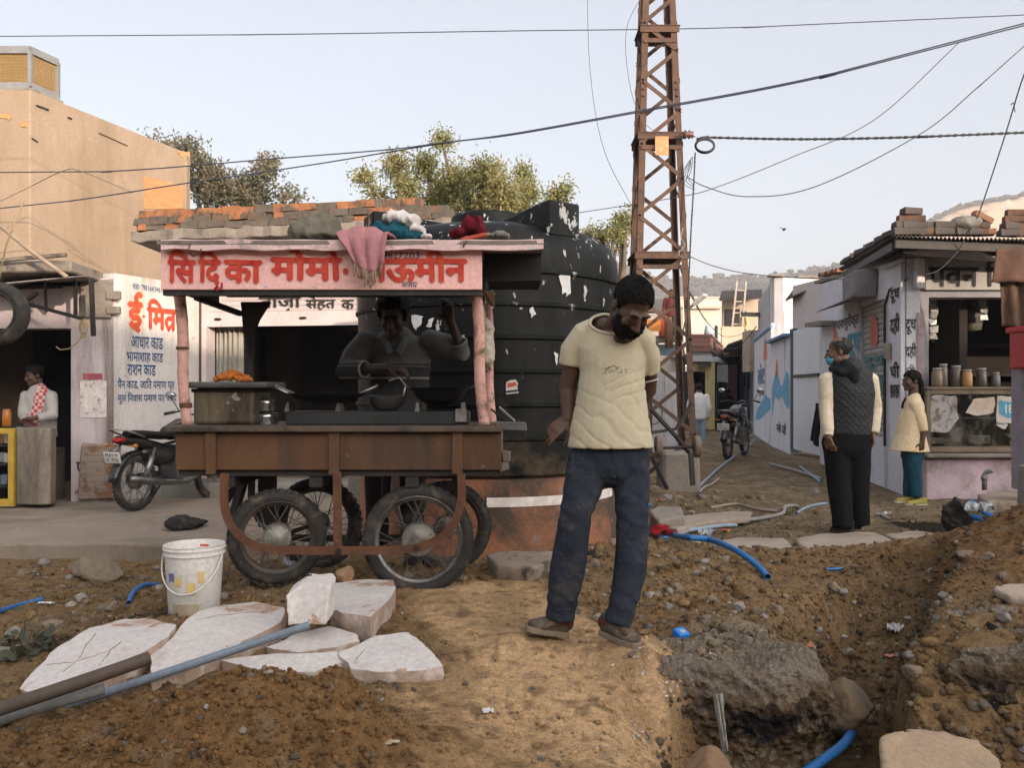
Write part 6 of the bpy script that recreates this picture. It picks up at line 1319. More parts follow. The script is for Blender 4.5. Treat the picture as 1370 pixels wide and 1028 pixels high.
m = MB(); m.prism([P(645, 388, 4.53), P(659, 392, 4.75), P(660, 411, 4.85), P(656, 409, 4.8)], (.01, 0, 0)); m.build('torn_side_flap', FASC, fc)
xr2 = X(727, 4.62)
m = MB(); m.box(((cx0_ + xr2) / 2, 4.92, zs1 + .013), (xr2 - cx0_ - .01, .98, .02)); m.build('roof_sheet', mat('roof_sheet', (.24, .20, .18), (.17, .14, .125), (.1, .08, .07), 4, .8, .3, 50), fc)
zt0, zt1 = CZ + (525 - 334.5) / F * 4.44, CZ + (525 - 321) / F * 4.44
ntri = 26; m = MB()
vs = []; 
for k in range(ntri + 1):
 u = k / ntri; x = X(216, 4.44) + (X(727, 4.44) - X(216, 4.44)) * u; j = .004 * sin(u * 40) + random.uniform(-.003, .003); vs += [V(x, 4.432, zt0 + j), V(x, 4.432 + .004 * sin(u * 23), zt1 + j * .5), V(x, 4.47, zt1 + .006 + j * .5), V(x, 4.47, zt0 + j)]
fs = []
for k in range(ntri):
 for s in range(4): fs.append((k * 4 + s, k * 4 + 4 + s, k * 4 + 4 + (s + 1) % 4, k * 4 + (s + 1) % 4))
fs += [(0, 1, 2, 3), tuple(ntri * 4 + s for s in (3, 2, 1, 0))]; m.add(vs, fs)
m.build('roof_edge', mat('pink_edge', (.70, .52, .51), (.62, .44, .43), (.20, .18, .175), 3, .6, .3, 50, stain=(.5, .66), sscale=5, c4=(.5, .5, .5), s4=(.64, .67), scale4=9, bdist=.004), fc)
m = MB(); xa, xb = X(649, 4.8), X(724, 4.72); zb0_ = CZ + (525 - 376) / F * 4.72
m.box(((xa + xb) / 2, 4.72, (zb0_ + zs1) / 2), (xb - xa, .02, zs1 - zb0_)); m.box((xb - .012, 4.95, (zb0_ + zs1) / 2), (.02, .44, zs1 - zb0_ - .004)); m.box(((xa + xb) / 2, 4.95, zb0_ + .01), (xb - xa - .03, .43, .012)); m.build('side_awning', mat('black_board', (.018, .017, .017), (.012, .012, .012), None, 5, .7, .2), fc)
SIGNR = paint('sign_red', (.42, .030, .022), .05, 9, (.56, .075, .04))
def sgn(body, x0, x1, extra=None, base=378, em=45, mm=SIGNR, bold=.036, rag=.012):
 letters(body, 'lettering', mm, V(X(x0, 4.487), 4.487, CZ + (525 - base) / F * 4.487), (1, 0, 0), up, 1, sg, X(x1, 4.487) - X(x0, 4.487), bold, rag, .004, extra=extra, em=em / F * 4.487)
sgn('िस', 224, 263); sgn('िद', 265, 299, [([(.62, -.02), (.70, -.14), (.60, -.20), (.74, -.24), (.86, -.14), (.86, -.02)], .07)]); sgn('का', 299, 352); sgn('मोमो', 361, 459, None, 374.5); sgn('-', 459, 466, None, 374); sgn('चाऊमीन', 473, 626, None, 376)
sgn('9784627203', 492, 561, None, 345.6, 12, BLKP, .0, .02); sgn('अजय', 537, 559, None, 386, 12, paint('sign_navy', (.03, .035, .08), .2), .0, .02)
m = MB(); m.tube([P(254, 326, 4.42), P(252, 335, 4.42), P(258, 343, 4.45), P(266, 340, 4.43), P(269, 333, 4.43)], .0035, 5); m.build('hook_wire', RUST, fc); m = MB(); m.tube([P(620, 334, 4.44), P(621, 326, 4.42), P(625, 323, 4.43)], .0035, 5); m.build('hook_wire', RUST, fc)
# push handle at the right end
m = MB(); m.box(P(683, 571, 4.72), (.17, .10, .045), jit=.006); m.build('handle_bracket', mat('grey_bracket', (.13, .125, .12), None, (.06, .05, .04), 5, .6, .3, 50, .3), fc, bevel=.006); m = MB(); m.tube([P(668, 545, 4.74), P(689, 564, 4.68)], .007, 6); m.build('lever', STEEL, fc); m = MB(); m.tube([P(657, 548, 4.9), P(683, 568, 4.7)], .006, 6); m.build('lever', DARKIRON, fc)

# ---------------------------------------------------------------- things standing on the cart
def Z(d, y): return CZ + (525 - y) / F * d
zt = zT + .004
dr = thing('oil_drum', 'rust-streaked square tin drum standing on the left of the cart', 'drum', V(X(312, 4.95), 4.95, zt)); zd = Z(4.95, 520)
m = MB(); m.box((X(312, 4.92), 4.92, (zt + zd) / 2), (.34, .34, zd - zt)); m.build('drum_body', mat('stained_tin', (.20, .165, .11), (.145, .115, .075), (.055, .04, .028), 3, .55, .3, 50, .4, stain=(.46, .62), sscale=2.5, streak=True, c4=(.3, .28, .24), s4=(.63, .66), scale4=6), dr, bevel=.02, seg=2)
m = MB(); m.box((X(312, 4.92), 4.92, zd - .012), (.352, .352, .02)); m.build('rim', DARKIRON, dr, bevel=.004)
tb = thing('serving_board', 'thick round-cornered grey board resting on the tin drum', 'board', V(X(315, 4.9), 4.9, zd)); m = MB(); m.box((X(314, 4.9), 4.9, zd + .018), (.48, .42, .034)); m.build('slab', mat('greasy_slab', (.085, .082, .078), (.06, .058, .055), (.03, .028, .026), 5, .6, .3, 60), tb, bevel=.012, seg=2)
fm = mat('fried_batter', (.50, .155, .018), (.36, .095, .014), (.20, .05, .012), 18, .6, .6, 90, stain=(.5, .65), sscale=14); fr_ = random.Random(5)
fb = MB(); me0 = None
pk = []
for k in range(3): mb = MB(); mb.ell((0, 0, 0), (.024, .018, .014)); mb.ell((.012, .006, .004), (.014, .014, .012)); me = remeshed(mb, .005, 1, 'fritter'); rough_mesh(me, .006, 60, k); pk.append(me)
for k in range(46):
 r = fr_.random() ** .6; a = fr_.uniform(0, 6.28); o = bpy.data.objects.new('fritter', pk[k % 3]); COL.objects.link(o)
 if not pk[k % 3].materials: pk[k % 3].materials.append(fm)
 for p in pk[k % 3].polygons: p.use_smooth = True
 o.location = (X(311, 4.86) + .105 * r * cos(a), 4.86 + .10 * r * sin(a), zd + .048 + (1 - r) * .040 + fr_.uniform(0, .006)); o.rotation_euler = (fr_.uniform(-1, 1), fr_.uniform(-1, 1), fr_.uniform(0, 6)); tag(o, 'orange fried fritter in the heap on the grey board', 'snack', 'fritters heaped on the board')
for k, (px, y0, y1, r, lab, c) in enumerate(((357, 571, 556, .062, 'lower steel container of the little stack beside the tin drum', (.42, .45, .46)), (356, 555, 538, .045, 'small steel tin with a dark lid on top of the container stack', (.38, .39, .39)))):
 t = thing('steel_container', lab, 'container', V(X(px, 4.9), 4.9, zt if k == 0 else zt + .075)); z0 = t.location.z; h = .07 if k == 0 else .075
 m = MB(); m.lathe([(0, 0), (r, 0), (r, h * .55), (r * 1.03, h * .6), (r, h * .65), (r, h * .8), (r * .98, h * .8), (r * .96, h * .1), (0, h * .1)], V(X(px, 4.9), 4.9, z0), 24); m.build('pot', flat('bright_steel', (.5, .51, .52), .22, .9), t, 'auto'); m = MB(); m.lathe([(r * 1.04, h * .78), (r * 1.04, h * .86), (r * .6, h * .95), (0, h)], V(X(px, 4.9), 4.9, z0), 24); m.build('lid', flat('dark_steel', (.12, .125, .13), .3, .8), t, 'auto')
st = thing('stove', 'long black iron stove box along the front of the cart counter', 'stove', V(X(505, 4.8), 4.8, zt)); m = MB(); x0, x1 = X(383, 4.75), X(627, 4.75); zs = Z(4.75, 551); m.box(((x0 + x1) / 2, 4.86, (zt + zs) / 2), (x1 - x0, .26, zs - zt)); m.build('stove_body', mat('oily_iron', (.042, .046, .046), (.03, .032, .032), (.075, .065, .055), 5, .45, .3, 60, .4, stain=(.55, .7)), st, bevel=.006)
for px in (388, 455, 560, 620): m = MB(); m.box((X(px, 4.84), 4.84, zs + .025), (.025, .16, .05), taper=.6); m.build('pan_support', mat('grey_support', (.13, .12, .11), None, None, 6, .6, .2), st)
m = MB(); m.box((x1 - .04, 4.715, zs - .02), (.06, .02, .07)); m.build('bracket', STEEL, st)
tv = thing('griddle_pan', 'wide shallow black griddle with wire handles on the left stove burner', 'pan', V(X(437, 4.85), 4.85, zs + .05)); c = tv.location
m = MB(); m.lathe([(0, .0), (.12, .0), (.215, .045), (.235, .052), (.215, .052), (.12, .010), (0, .008)], c, 36); m.build('dish', mat('burnt_iron', (.016, .015, .015), None, None, 6, .5, .2, 60, .3), tv, 'auto')
for s, px in ((-1, 385), (1, 483)): m = MB(); m.tube([c + V(s * .20, -.06, .05), c + V(s * .275, -.05, .085), c + V(s * .285, 0, .095), c + V(s * .275, .05, .085), c + V(s * .20, .06, .05)], .007, 7); m.build('handle', STEEL, tv, True)
bw = thing('steel_bowl', 'shiny steel bowl standing in the middle of the cart counter', 'bowl', V(X(518, 4.80), 4.80, zs + .006)); c = bw.location
m = MB(); m.lathe([(0, 0), (.055, 0), (.09, .03), (.105, .078), (.111, .082), (.107, .084), (.098, .078), (.085, .034), (.05, .008), (0, .008)], c, 36); m.build('basin', flat('bowl_steel', (.17, .165, .16), .32, .9), bw, 'auto')
m = MB(); m.tube([c + V(.09, 0, .08), c + V(.10, .03, .14), c + V(.06, .06, .185), c + V(.0, .07, .165)], .005, 6); m.build('handle', STEEL, bw, True)
wk = thing('wok', 'deep black wok on the right stove burner', 'wok', V(X(588, 4.86), 4.86, zs + .03)); c = wk.location
m = MB(); m.lathe([(0, .0), (.07, .008), (.13, .045), (.165, .10), (.172, .103), (.160, .10), (.12, .045), (0, .012)], c, 36); m.build('pan', mat('burnt_iron', (.016, .015, .015)), wk, 'auto')
for s in (-1, 1): m = MB(); m.tube([c + V(s * .16, -.04, .095), c + V(s * .205, -.03, .115), c + V(s * .205, .03, .115), c + V(s * .16, .04, .095)], .007, 7); m.build('handle', DARKIRON, wk, True)
m = MB(); m.lathe([(.012, 0), (.018, .004), (.012, .008)], P(437, 528, 4.72), 14, 'Y'); m.lathe([(.0, 0), (.006, .0), (.006, .03)], P(437, 531, 4.72), 8)
pb = thing('plastic_bag', 'clouded plastic bag of buns hanging from the right rear cart post', 'bag', P(650, 488, 5.1)); mb = MB(); c = P(649, 458, 5.08); mb.ell(c + V(0, 0, -.03), (.062, .05, .11)); mb.ell(c + V(0, 0, .06), (.05, .04, .09)); mb.ell(c + V(.005, 0, -.10), (.05, .045, .04)); me = remeshed(mb, .007, 2); rough_mesh(me, .012, 22, 4); 
PB = mat('cloudy_plastic', (.48, .42, .35), (.40, .33, .26), (.42, .26, .12), 8, .35, .4, 40, stain=(.58, .7), sscale=9, spec=.5); finish(me, 'pouch', PB, pb, True); m = MB(); m.tube([c + V(0, 0, .13), c + V(-.01, .0, .2), c + V(.0, .02, .27)], [.012, .008, .006], 7); m.build('knot', PB, pb, True)

# ---------------------------------------------------------------- bedding and sacks on the canopy
def heap(name, blobs, label, cat, m_, vox=.012, amp=.02, sc=9, seed=0, ridge=True):
 mb = MB()
 for (px, py, d, rx, ry, rz) in blobs: mb.ell(P(px, py, d), (rx, ry, rz))
 me = remeshed(mb, vox * .75, 3, name); a = coords(me); n = normals(me); f = noise3((a - a.mean(0)) @ np.array(Matrix.Rotation(.6 + seed, 3, 'Y')) * np.array((1.7, .8, .55)), sc, seed, 3)
 if ridge: f = .5 - np.sqrt(np.abs(f)) * 1.7
 setco(me, a + n * (f * amp)[:, None]); return tag(finish(me, name, m_, None, True, fix=False), label, cat)
zrf = zs1 + .024
heap('sack', [(420, 309, 4.75, .12, .12, .075), (437, 304, 4.75, .08, .1, .075), (402, 313, 4.72, .06, .1, .06), (428, 316, 4.7, .12, .12, .04)], 'bulging grey sack stained green on the left of the canopy roof', 'sack', cloth('mouldy_sack', (.17, .15, .12), (.11, .105, .075), (.07, .07, .045), foldscale=10), .012, .025, 8, 2)
SHW = cloth('pink_shawl', (.42, .20, .21), (.33, .15, .16), (.25, .12, .12), foldscale=18)
heap('blanket', [(527, 313, 4.72, .10, .12, .055), (511, 311, 4.75, .05, .10, .06), (548, 319, 4.7, .09, .1, .04), (530, 303, 4.78, .06, .1, .05)], 'crumpled teal blanket under the white cloth on the canopy', 'blanket', cloth('teal_blanket', (.014, .085, .115), (.010, .055, .080), (.05, .06, .09), foldscale=16), .010, .028, 11, 6)
heap('cloth', [(530, 292, 4.76, .075, .09, .045), (545, 296, 4.74, .07, .09, .04), (560, 308, 4.70, .05, .07, .035), (572, 317, 4.66, .035, .06, .022)], 'white cloth bundled on top of the teal blanket', 'cloth', cloth('white_cotton', (.62, .57, .55), (.54, .49, .47), foldscale=18), .009, .022, 13, 9)
heap('cloth', [(627, 302, 4.74, .055, .08, .055), (640, 298, 4.75, .035, .07, .045), (614, 312, 4.72, .05, .07, .03), (642, 310, 4.72, .03, .06, .04)], 'dark maroon cloth dumped on the right half of the canopy roof', 'cloth', cloth('maroon_cloth', (.13, .010, .018), (.075, .007, .012), foldscale=18), .009, .026, 13, 12)
heap('rag', [(668, 316, 4.76, .06, .08, .022), (655, 317, 4.75, .06, .07, .02)], 'flat grey rag lying to the right of the maroon cloth', 'cloth', cloth('grey_rag', (.22, .19, .16), (.16, .14, .12), foldscale=20), .010, .02, 14, 15); m = MB(); m.box(P(634, 318, 4.56), (.14, .05, .02), R=Matrix.Rotation(-.22, 3, 'Y')); tag(m.build('folded_packet', flat('orange_red', (.40, .06, .03), .6), bevel=.004), 'orange-red folded packet poking out under the maroon cloth', 'packet')
# shawl: lies on the roof, turns over the front edge and hangs down over the sign with a fringe
sw_ = thing('shawl', 'faded pink shawl with a long fringe draped over the sign board', 'shawl', P(485, 330, 4.43)); NU, NV = 44, 26; vs = []
path = [V(0, 4.78, zrf + .02), V(0, 4.62, zrf + .035), V(0, 4.50, zrf + .03), V(0, 4.425, zrf + .018), V(0, 4.405, zrf - .03), V(0, 4.40, zrf - .09), V(0, 4.405, zrf - .14)]
pth = smooth_pts(path, 6); 
for j in range(NV):
 s = j / (NV - 1) * (len(pth) - 1); k = min(int(s), len(pth) - 2); p = pth[k].lerp(pth[k + 1], s - k); v = j / (NV - 1)
 for i in range(NU):
  u = i / (NU - 1); xl_ = 446 + 30 * max(0, v - .35) / .65; xr_ = 524 - 8 * v; w2 = .5 + .5 * sin(u * 19 + 2 * v); f = float(fbm(np.array([u * 6.]), np.array([v * 4.]), 33, 3)[0]); dz = .03 * f + .014 * w2 + (.03 * sin(pi * u) if v < .5 else 0)
  hang = 0 if v < .55 else (v - .55) / .45; lo2 = hang * .05 * (sin(u * pi) - .5 + f); vs.append(V(X(xl_ + (xr_ - xl_) * u, 4.45), p.y - (.014 * w2 + .02 * f) * (1 if v > .5 else 0), p.z + (dz if v < .55 else -lo2)))
mb = MB(); mb.add(vs, [(j * NU + i, j * NU + i + 1, (j + 1) * NU + i + 1, (j + 1) * NU + i) for j in range(NV - 1) for i in range(NU - 1)]); o = mb.build('fabric', SHW, sw_, True, fix=False); o.modifiers.new('s', 'SOLIDIFY').thickness = .012
FRG = cloth('fringe_yarn', (.27, .18, .13), (.2, .13, .1))
for i in range(16):
 p = Vector(vs[(NV - 1) * NU + int(2 + i * 2.6)]); L_ = random.uniform(.045, .085); m = MB(); m.tube([p + V(0, -.004, .015), p + V(random.uniform(-.006, .006), -.010, -L_ * .4), p + V(random.uniform(-.012, .012), -.008, -L_ * .75), p + V(random.uniform(-.012, .012), -.008, -L_)], [.0075, .006, .0065, .003], 6); m.build('tassel', FRG, sw_, True)
# ================================================================ people
def skinmat(name, c):
 t = NT(name); a = t.mix(t.ramp(t.noise(18, 5, .6), .3, .7), c, tuple(x * .72 for x in c)); t.setcol(a); t.set(Roughness=.55, Specular_IOR_Level=.35, Subsurface_Weight=.06, Subsurface_Scale=.01); t.bump(t.noise(160, 3, .6), .15, .002); return t.m
HAIR = NT('black_hair'); v_ = HAIR.mapping((60, 60, 14)); HAIR.setcol(HAIR.mix(HAIR.ramp(HAIR.noise(6, 4, .7, v_), .3, .7), (.004, .0035, .003), (.012, .010, .009))); HAIR.set(Roughness=.6, Specular_IOR_Level=.15); HAIR.bump(HAIR.noise(6, 4, .7, v_), 1, .006); HAIR = HAIR.m
EYEW = flat('eye_white', (.45, .40, .36), .3); EYED = flat('eye_dark', (.01, .008, .007), .2)
SK1 = skinmat('dark_skin', (.090, .048, .030)); SK2 = skinmat('brown_skin', (.15, .080, .050))
def head_into(mb, c, R, k=1.0):
 c = Vector(c); T = lambda x, y, z: c + R @ (V(x, y, z) * k)
 def e(p, r, rot=None): mb.ell(T(*p), tuple(q * k for q in r), R if rot is None else R @ rot)
 e((0, .015, .045), (.074, .094, .082)); e((0, -.030, -.015), (.063, .064, .088)); e((0, -.036, -.072), (.050, .050, .042)); e((0, -.076, -.098), (.024, .020, .018))
 mb.limb([T(0, -.088, .018), T(0, -.103, -.012), T(0, -.114, -.034)], [.008 * k, .010 * k, .013 * k], 10)
 for s in (-1, 1):
  e((s * .012, -.100, -.037), (.010, .012, .009)); e((s * .030, -.082, .024), (.026, .013, .009)); e((s * .040, -.066, -.024), (.022, .022, .022)); e((s * .075, .012, -.006), (.010, .020, .033)); e((s * .031, -.079, .002), (.017, .012, .010)); e((s * .048, -.02, -.06), (.016, .035, .03))
 e((0, -.091, -.061), (.025, .012, .006)); e((0, -.088, -.071), (.021, .012, .007)); return T
def cap(name, c, R, k, ec, er, keep, m, parent, amp=.006, sc=60, thick=.008, nu=84, nv=60):
 """hair or beard: shell over the skull, trimmed along a hairline"""
 c = Vector(c); vs = []; fs = []
 for i in range(nv + 1):
  t = pi * i / nv
  for j in range(nu):
   a = 2 * pi * j / nu; vs.append(V(ec[0] + er[0] * sin(t) * cos(a), ec[1] + er[1] * sin(t) * sin(a), ec[2] + er[2] * cos(t)))
 for i in range(nv):
  for j in range(nu):
   q = (i * nu + j, (i + 1) * nu + j, (i + 1) * nu + (j + 1) % nu, i * nu + (j + 1) % nu); m_ = sum((vs[x] for x in q), V(0, 0, 0)) / 4
   m_ = m_ + V(0, 0, random.uniform(-.006, .006))
   if keep(m_): fs.append(q)
 a = np.array(vs); ctr = np.array(ec); n = (a - ctr) / (np.linalg.norm(a - ctr, axis=1, keepdims=True) + 1e-9); a = a + n * (noise3(a, sc, 3, 3) * amp * 2 + noise3(a, 330, 8, 2) * .006)[:, None]
 mb = MB(); used = sorted({x for q in fs for x in q}); mp = {x: i for i, x in enumerate(used)}
 if nu > 60:                                         # short strands breaking the outline
  for q in fs:
   o_ = Vector(a[q[0]]); d_ = (o_ - Vector(ec)).normalized(); t_ = V(*[random.uniform(-1, 1) for _ in '123']); s_ = d_.cross(t_).normalized() * .0016; p_ = c + R @ (o_ * k); mb.add([p_ - R @ s_, p_ + R @ s_, p_ + R @ (d_ * random.uniform(.001, .0035) + t_ * .0035) * k], [(0, 1, 2)])
 mb.add([c + R @ (Vector(a[x]) * k) for x in used], [tuple(mp[x] for x in q) for q in fs]); o = mb.build(name, m, parent, True, fix=False); s = o.modifiers.new('s', 'SOLIDIFY'); s.thickness = thick * k; s.offset = 0; return o
def hairline(pts): 
 ys = [p[0] for p in pts]; zs = [p[1] for p in pts]; return lambda v: v.z > np.interp(v.y, ys, zs)
SHORT = hairline([(-.12, .085), (-.07, .078), (-.045, .050), (-.02, .015), (.0, -.01), (.02, -.005), (.04, -.045), (.12, -.062)])
def face_bits(T, parent, k, R, brow=True, down=False):
 for s in (-1, 1):
  m = MB(); m.ell(T(s * .031, -.0865, -.004 if down else .0005), (.013 * k, .006 * k, (.0028 if down else .0050) * k), R); o = m.build('eye', EYED if down else EYEW, parent, True)
  if down: m = MB(); m.limb([T(s * .014, -.0945, .019), T(s * .032, -.095, .026), T(s * .050, -.081, .020)], [.004 * k, .0055 * k, .003 * k], 8); m.build('eyebrow', HAIR, parent, True); continue
  m = MB(); m.ell(T(s * .031, -.0915, -.001), (.0055 * k, .003 * k, .005 * k), R); m.build('iris', EYED, o, True)
  if brow: m = MB(); m.limb([T(s * .014, -.0935, .019), T(s * .032, -.094, .026), T(s * .050, -.080, .020)], [.004 * k, .0055 * k, .003 * k], 8); m.build('eyebrow', HAIR, parent, True)
def hand_into(mb, wrist, d, n, k=1.0, curl=(25, 30, 34, 38), spread=.10, thumb=1, tc=30):
 """palm + four jointed fingers + thumb; d towards the fingertips, n out of the back of the hand"""
 w_ = Vector(wrist); d = Vector(d).normalized(); n = Vector(n); n = (n - d * n.dot(d)).normalized(); s = d.cross(n) * thumb
 kn = w_ + d * .085 * k
 mb.limb([w_ - d * .02 * k, w_ + d * .03 * k, kn - d * .008 * k], [(.026 * k, .019 * k), (.038 * k, .016 * k), (.040 * k, .013 * k)], 12, side=s)
 for i, (off, ln, r) in enumerate(((.030, .072, .0088), (.010, .080, .0092), (-.010, .074, .0088), (-.029, .058, .0078))):
  p = w_ + d * (.080 - abs(off - .005) * .25) * k + s * off * k; a = radians(curl[i] * .6); pts = [p - d * .02 * k, p]; rr = [r * 1.05 * k, r * 1.05 * k]; dirv = (d + s * off * spread * 10).normalized()
  for q, f in enumerate((.44, .31, .25)):
   ca = a * (1 + q * .9); dv = dirv * cos(ca) - n * sin(ca); p = p + dv * ln * f * k; pts.append(p); rr.append(r * (1 - .10 * (q + 1)) * k)
  mb.limb(pts, rr, 10)
 b = w_ + d * .022 * k + s * .030 * k; t1 = b + (d * .55 + s * .75 - n * .25).normalized() * .036 * k; t2 = t1 + (d * .85 + s * .35 - n * sin(radians(tc))).normalized() * .030 * k; t3 = t2 + (d * .95 + s * .1 - n * sin(radians(tc))).normalized() * .024 * k
 mb.limb([b - s * .012 * k, b, t1, t2, t3], [.013 * k, .0135 * k, .0110 * k, .0098 * k, .0080 * k], 10)
def body_mesh(label, base, J, R, k, skin, vox, hands=None, group=None, foot=True):
 """one continuous body from joints J (world)"""
 root = thing('person', label, 'person', base, 0, group); mb = MB(); g = lambda n_: Vector(J[n_]); side = J.get('side', V(1, 0, 0))
 mb.limb([g('pelvis') + V(0, 0, -.05), g('pelvis') + V(0, 0, .06), g('chest'), g('neck') + V(0, 0, -.05)], [(.120 * k, .08 * k), (.112 * k, .078 * k), (.122 * k, .085 * k), (.085 * k, .062 * k)], 16, side=side)
 mb.limb([g('neck') + V(0, 0, -.05), g('neck') + V(0, 0, .0), g('head') + R @ V(0, .028, -.055) * k], [.074 * k, .062 * k, .054 * k], 14)
 for e_ in J.get('fill', ()): mb.ell(*e_)
 for s in 'LR':
  mb.limb([g('sh' + s), g('el' + s), g('wr' + s)], [.044 * k, .040 * k, .027 * k], 12); mb.limb([g('chest') + V(0, 0, .08 * k), g('sh' + s)], [.06 * k, .044 * k], 12)
  if 'hip' + s in J:
   mb.limb([g('hip' + s), g('kn' + s), g('an' + s)], [.066 * k, .043 * k, .032 * k], 12)
   if foot: q_ = g('an' + s) + V(0, 0, .01); mb.limb([q_, q_.lerp(g('toe' + s), .3), q_.lerp(g('toe' + s), .6)], [.026 * k, .022 * k, .014 * k], 10)
 T = head_into(mb, J['head'], R, k)
 for s in 'LR':
  h = (hands or {}).get(s, None)
  if h: hand_into(mb, J['wr' + s], *h[:2], k=k, **(h[2] if len(h) > 2 else {}))
 me = remeshed(mb, vox, 2); o = finish(me, 'body', skin, root, True); face_bits(T, root, k, R, True, R.col[1].z > .3); return root, T, o
def garment(name, mb, vox, m, parent, amp=.006, sc=(14, 14, 9), seed=0, smooth=3, extra=None):
 me = remeshed(mb, vox, smooth, name); a = coords(me); n = normals(me); q = a * np.array(sc); f = noise3(q, 1.0, seed, 3); f = .22 - np.abs(f) * 1.6
 dsp = f * amp
 if extra: dsp = dsp + extra(a)
 setco(me, a + n * dsp[:, None]); return finish(me, name, m, parent, True)
def patch(src, name, pred, off, m, parent):
 """thin printed layer lying on a garment"""
 me = src.data; w0 = np.array(woff(src)); a = coords(me) + w0; nn = normals(me); mb = MB(); fs = []
 for p in me.polygons:
  if pred(a[list(p.vertices)].mean(0), p.normal): fs.append(tuple(p.vertices))
 used = sorted({x for q in fs for x in q}); mp = {x: i for i, x in enumerate(used)}
 mb.add([a[x] + nn[x] * off for x in used], [tuple(mp[x] for x in q) for q in fs]); return mb.build(name, m, parent, True, fix=False) if fs else None
def RZX(yaw, pitch, roll=0): return Matrix.Rotation(radians(yaw), 3, 'Z') @ Matrix.Rotation(radians(roll), 3, 'Y') @ Matrix.Rotation(radians(pitch), 3, 'X')

# ---------------------------------------------------------------- the man walking over the mound
JM = dict(pelvis=P(817, 600, 3.80), chest=P(820, 497, 3.80), neck=P(828, 437, 3.77), head=P(844, 412, 3.65), shL=P(868, 458, 3.78), elL=P(867, 522, 3.92), wrL=P(838, 566, 3.99), shR=P(775, 450, 3.82), elR=P(759, 520, 3.88), wrR=P(760, 562, 3.84),
          hipL=P(842, 618, 3.8), knL=P(846, 692, 3.74), anL=P(826, 838, 3.66), toeL=P(846, 858, 3.55), hipR=P(790, 618, 3.8), knR=P(771, 692, 3.72), anR=P(750, 832, 3.75), toeR=P(712, 848, 3.66))
RM = RZX(24, 43, 4)
c3 = [P(801, 417, 3.84), P(828, 456, 3.66), P(872, 442, 3.74)]; cf_ = (c3[0] + c3[1] + c3[2]) / 3; JM['fill'] = [(cf_ + V(-.015, .02, -.055), (.085, .075, .062)), (P(808, 438, 3.82), (.05, .05, .045))]
man, TM, mo = body_mesh('man with bowed head in pale yellow T-shirt and jeans walking over the mound', P(800, 862, 3.7), JM, RM, 1.0, SK1, .0052,
 {'R': (V(-.75, -.25, -.55), V(-.35, -.80, .35), dict(curl=(12, 30, 42, 50), spread=.16, thumb=-1)), 'L': (V(-.9, .1, -.3), V(0, .9, .3))})
cap('hair', JM['head'], RM, 1.0, (0, .015, .047), (.0785, .0985, .0865), SHORT, HAIR, man, .003, 70, .004)
cap('beard', JM['head'], RM, 1.0, (0, -.040, -.051), (.0635, .064, .073), lambda v: (v.z < np.interp(abs(v.x), [0, .018, .026, .045, .068], [-.078, -.078, -.048, -.026, .034])) and v.y < .03 or (abs(v.x) < .030 and -.056 < v.z < -.043 and v.y < -.06), HAIR, man, .004, 90, .006)
TSH = cloth('pale_yellow_tee', (.475, .425, .305), (.43, .38, .27), (.40, .33, .22), 700, .95, .30, stain=(.62, .78), sscale=3.5, foldscale=9)
m = MB()
m.limb([P(831, 430, 3.79), P(826, 446, 3.79), P(820, 470, 3.80), P(819, 500, 3.80), P(818, 540, 3.80), P(817, 572, 3.80), P(817, 599, 3.80)], [(.088, .070), (.150, .088), (.158, .110), (.142, .120), (.158, .126), (.178, .136), (.192, .146)], 24, side=V(1, 0, .02), c0=False, c1=False)
m.limb([P(812, 437, 3.81), P(781, 450, 3.82), P(766, 470, 3.84), P(763, 489, 3.85)], [.062, .064, .057, .053], 16, c1=False)
m.limb([P(842, 447, 3.78), P(862, 458, 3.78), P(868, 478, 3.80), P(869, 498, 3.83)], [.064, .060, .052, .049], 16, c1=False)
def teefold(a):
 # diagonal drag folds running from the right armpit to the left hem
 u = (a[:, 0] - JM['chest'].x); v = (a[:, 2] - JM['chest'].z); w_ = u * .55 + v * .85; low = sstep(.05, -.25, v)
 f1 = np.sin(w_ * 80 + 13 * fbm(a[:, 0] * 7, a[:, 2] * 5, 3, 3)); f2 = np.sin((v - .45 * u) * 130 + 7 * fbm(a[:, 0] * 9, a[:, 2] * 6, 8, 3)); g2 = np.exp(-((v + .06) / .09) ** 2) * sstep(-.12, .02, u)
 return -.0036 * np.clip(f1, 0, 1) ** 3 * low * sstep(-.15, .12, fbm(a[:, 0] * 6, a[:, 2] * 6, 12, 2)) - .0034 * np.clip(f2, 0, 1) ** 3 * g2
tee = garment('t_shirt', m, .006, TSH, man, .0045, (9, 9, 6), 4, 3, teefold)
pn_ = (c3[1] - c3[0]).cross(c3[2] - c3[0]).normalized(); pc_ = (c3[0] + c3[1] + c3[2]) / 3; bm = bmesh.new(); bm.from_mesh(tee.data); o_ = woff(tee); bmesh.ops.delete(bm, geom=[v for v in bm.verts if (v.co + o_ - pc_).dot(pn_) > 0 and (v.co + o_ - pc_).length < .155], context='VERTS'); bm.to_mesh(tee.data); bm.free(); tee.modifiers.new('s', 'SOLIDIFY').thickness = .003
bm = bmesh.new(); bm.from_mesh(tee.data); bm.edges.ensure_lookup_table(); be = [e for e in bm.edges if len(e.link_faces) == 1]; nb_ = {}
for e in be:
 for v, u in ((e.verts[0], e.verts[1]), (e.verts[1], e.verts[0])): nb_.setdefault(v, []).append(u)
lp = [be[0].verts[0]] if be else []; 
while lp:
 nx_ = [u for u in nb_[lp[-1]] if u not in lp[-3:] and u is not lp[0]]
 if not nx_ or len(lp) > 3000: break
 lp.append(nx_[0])
cl_p = [v.co + o_ for v in lp[::3]]; bm.free()
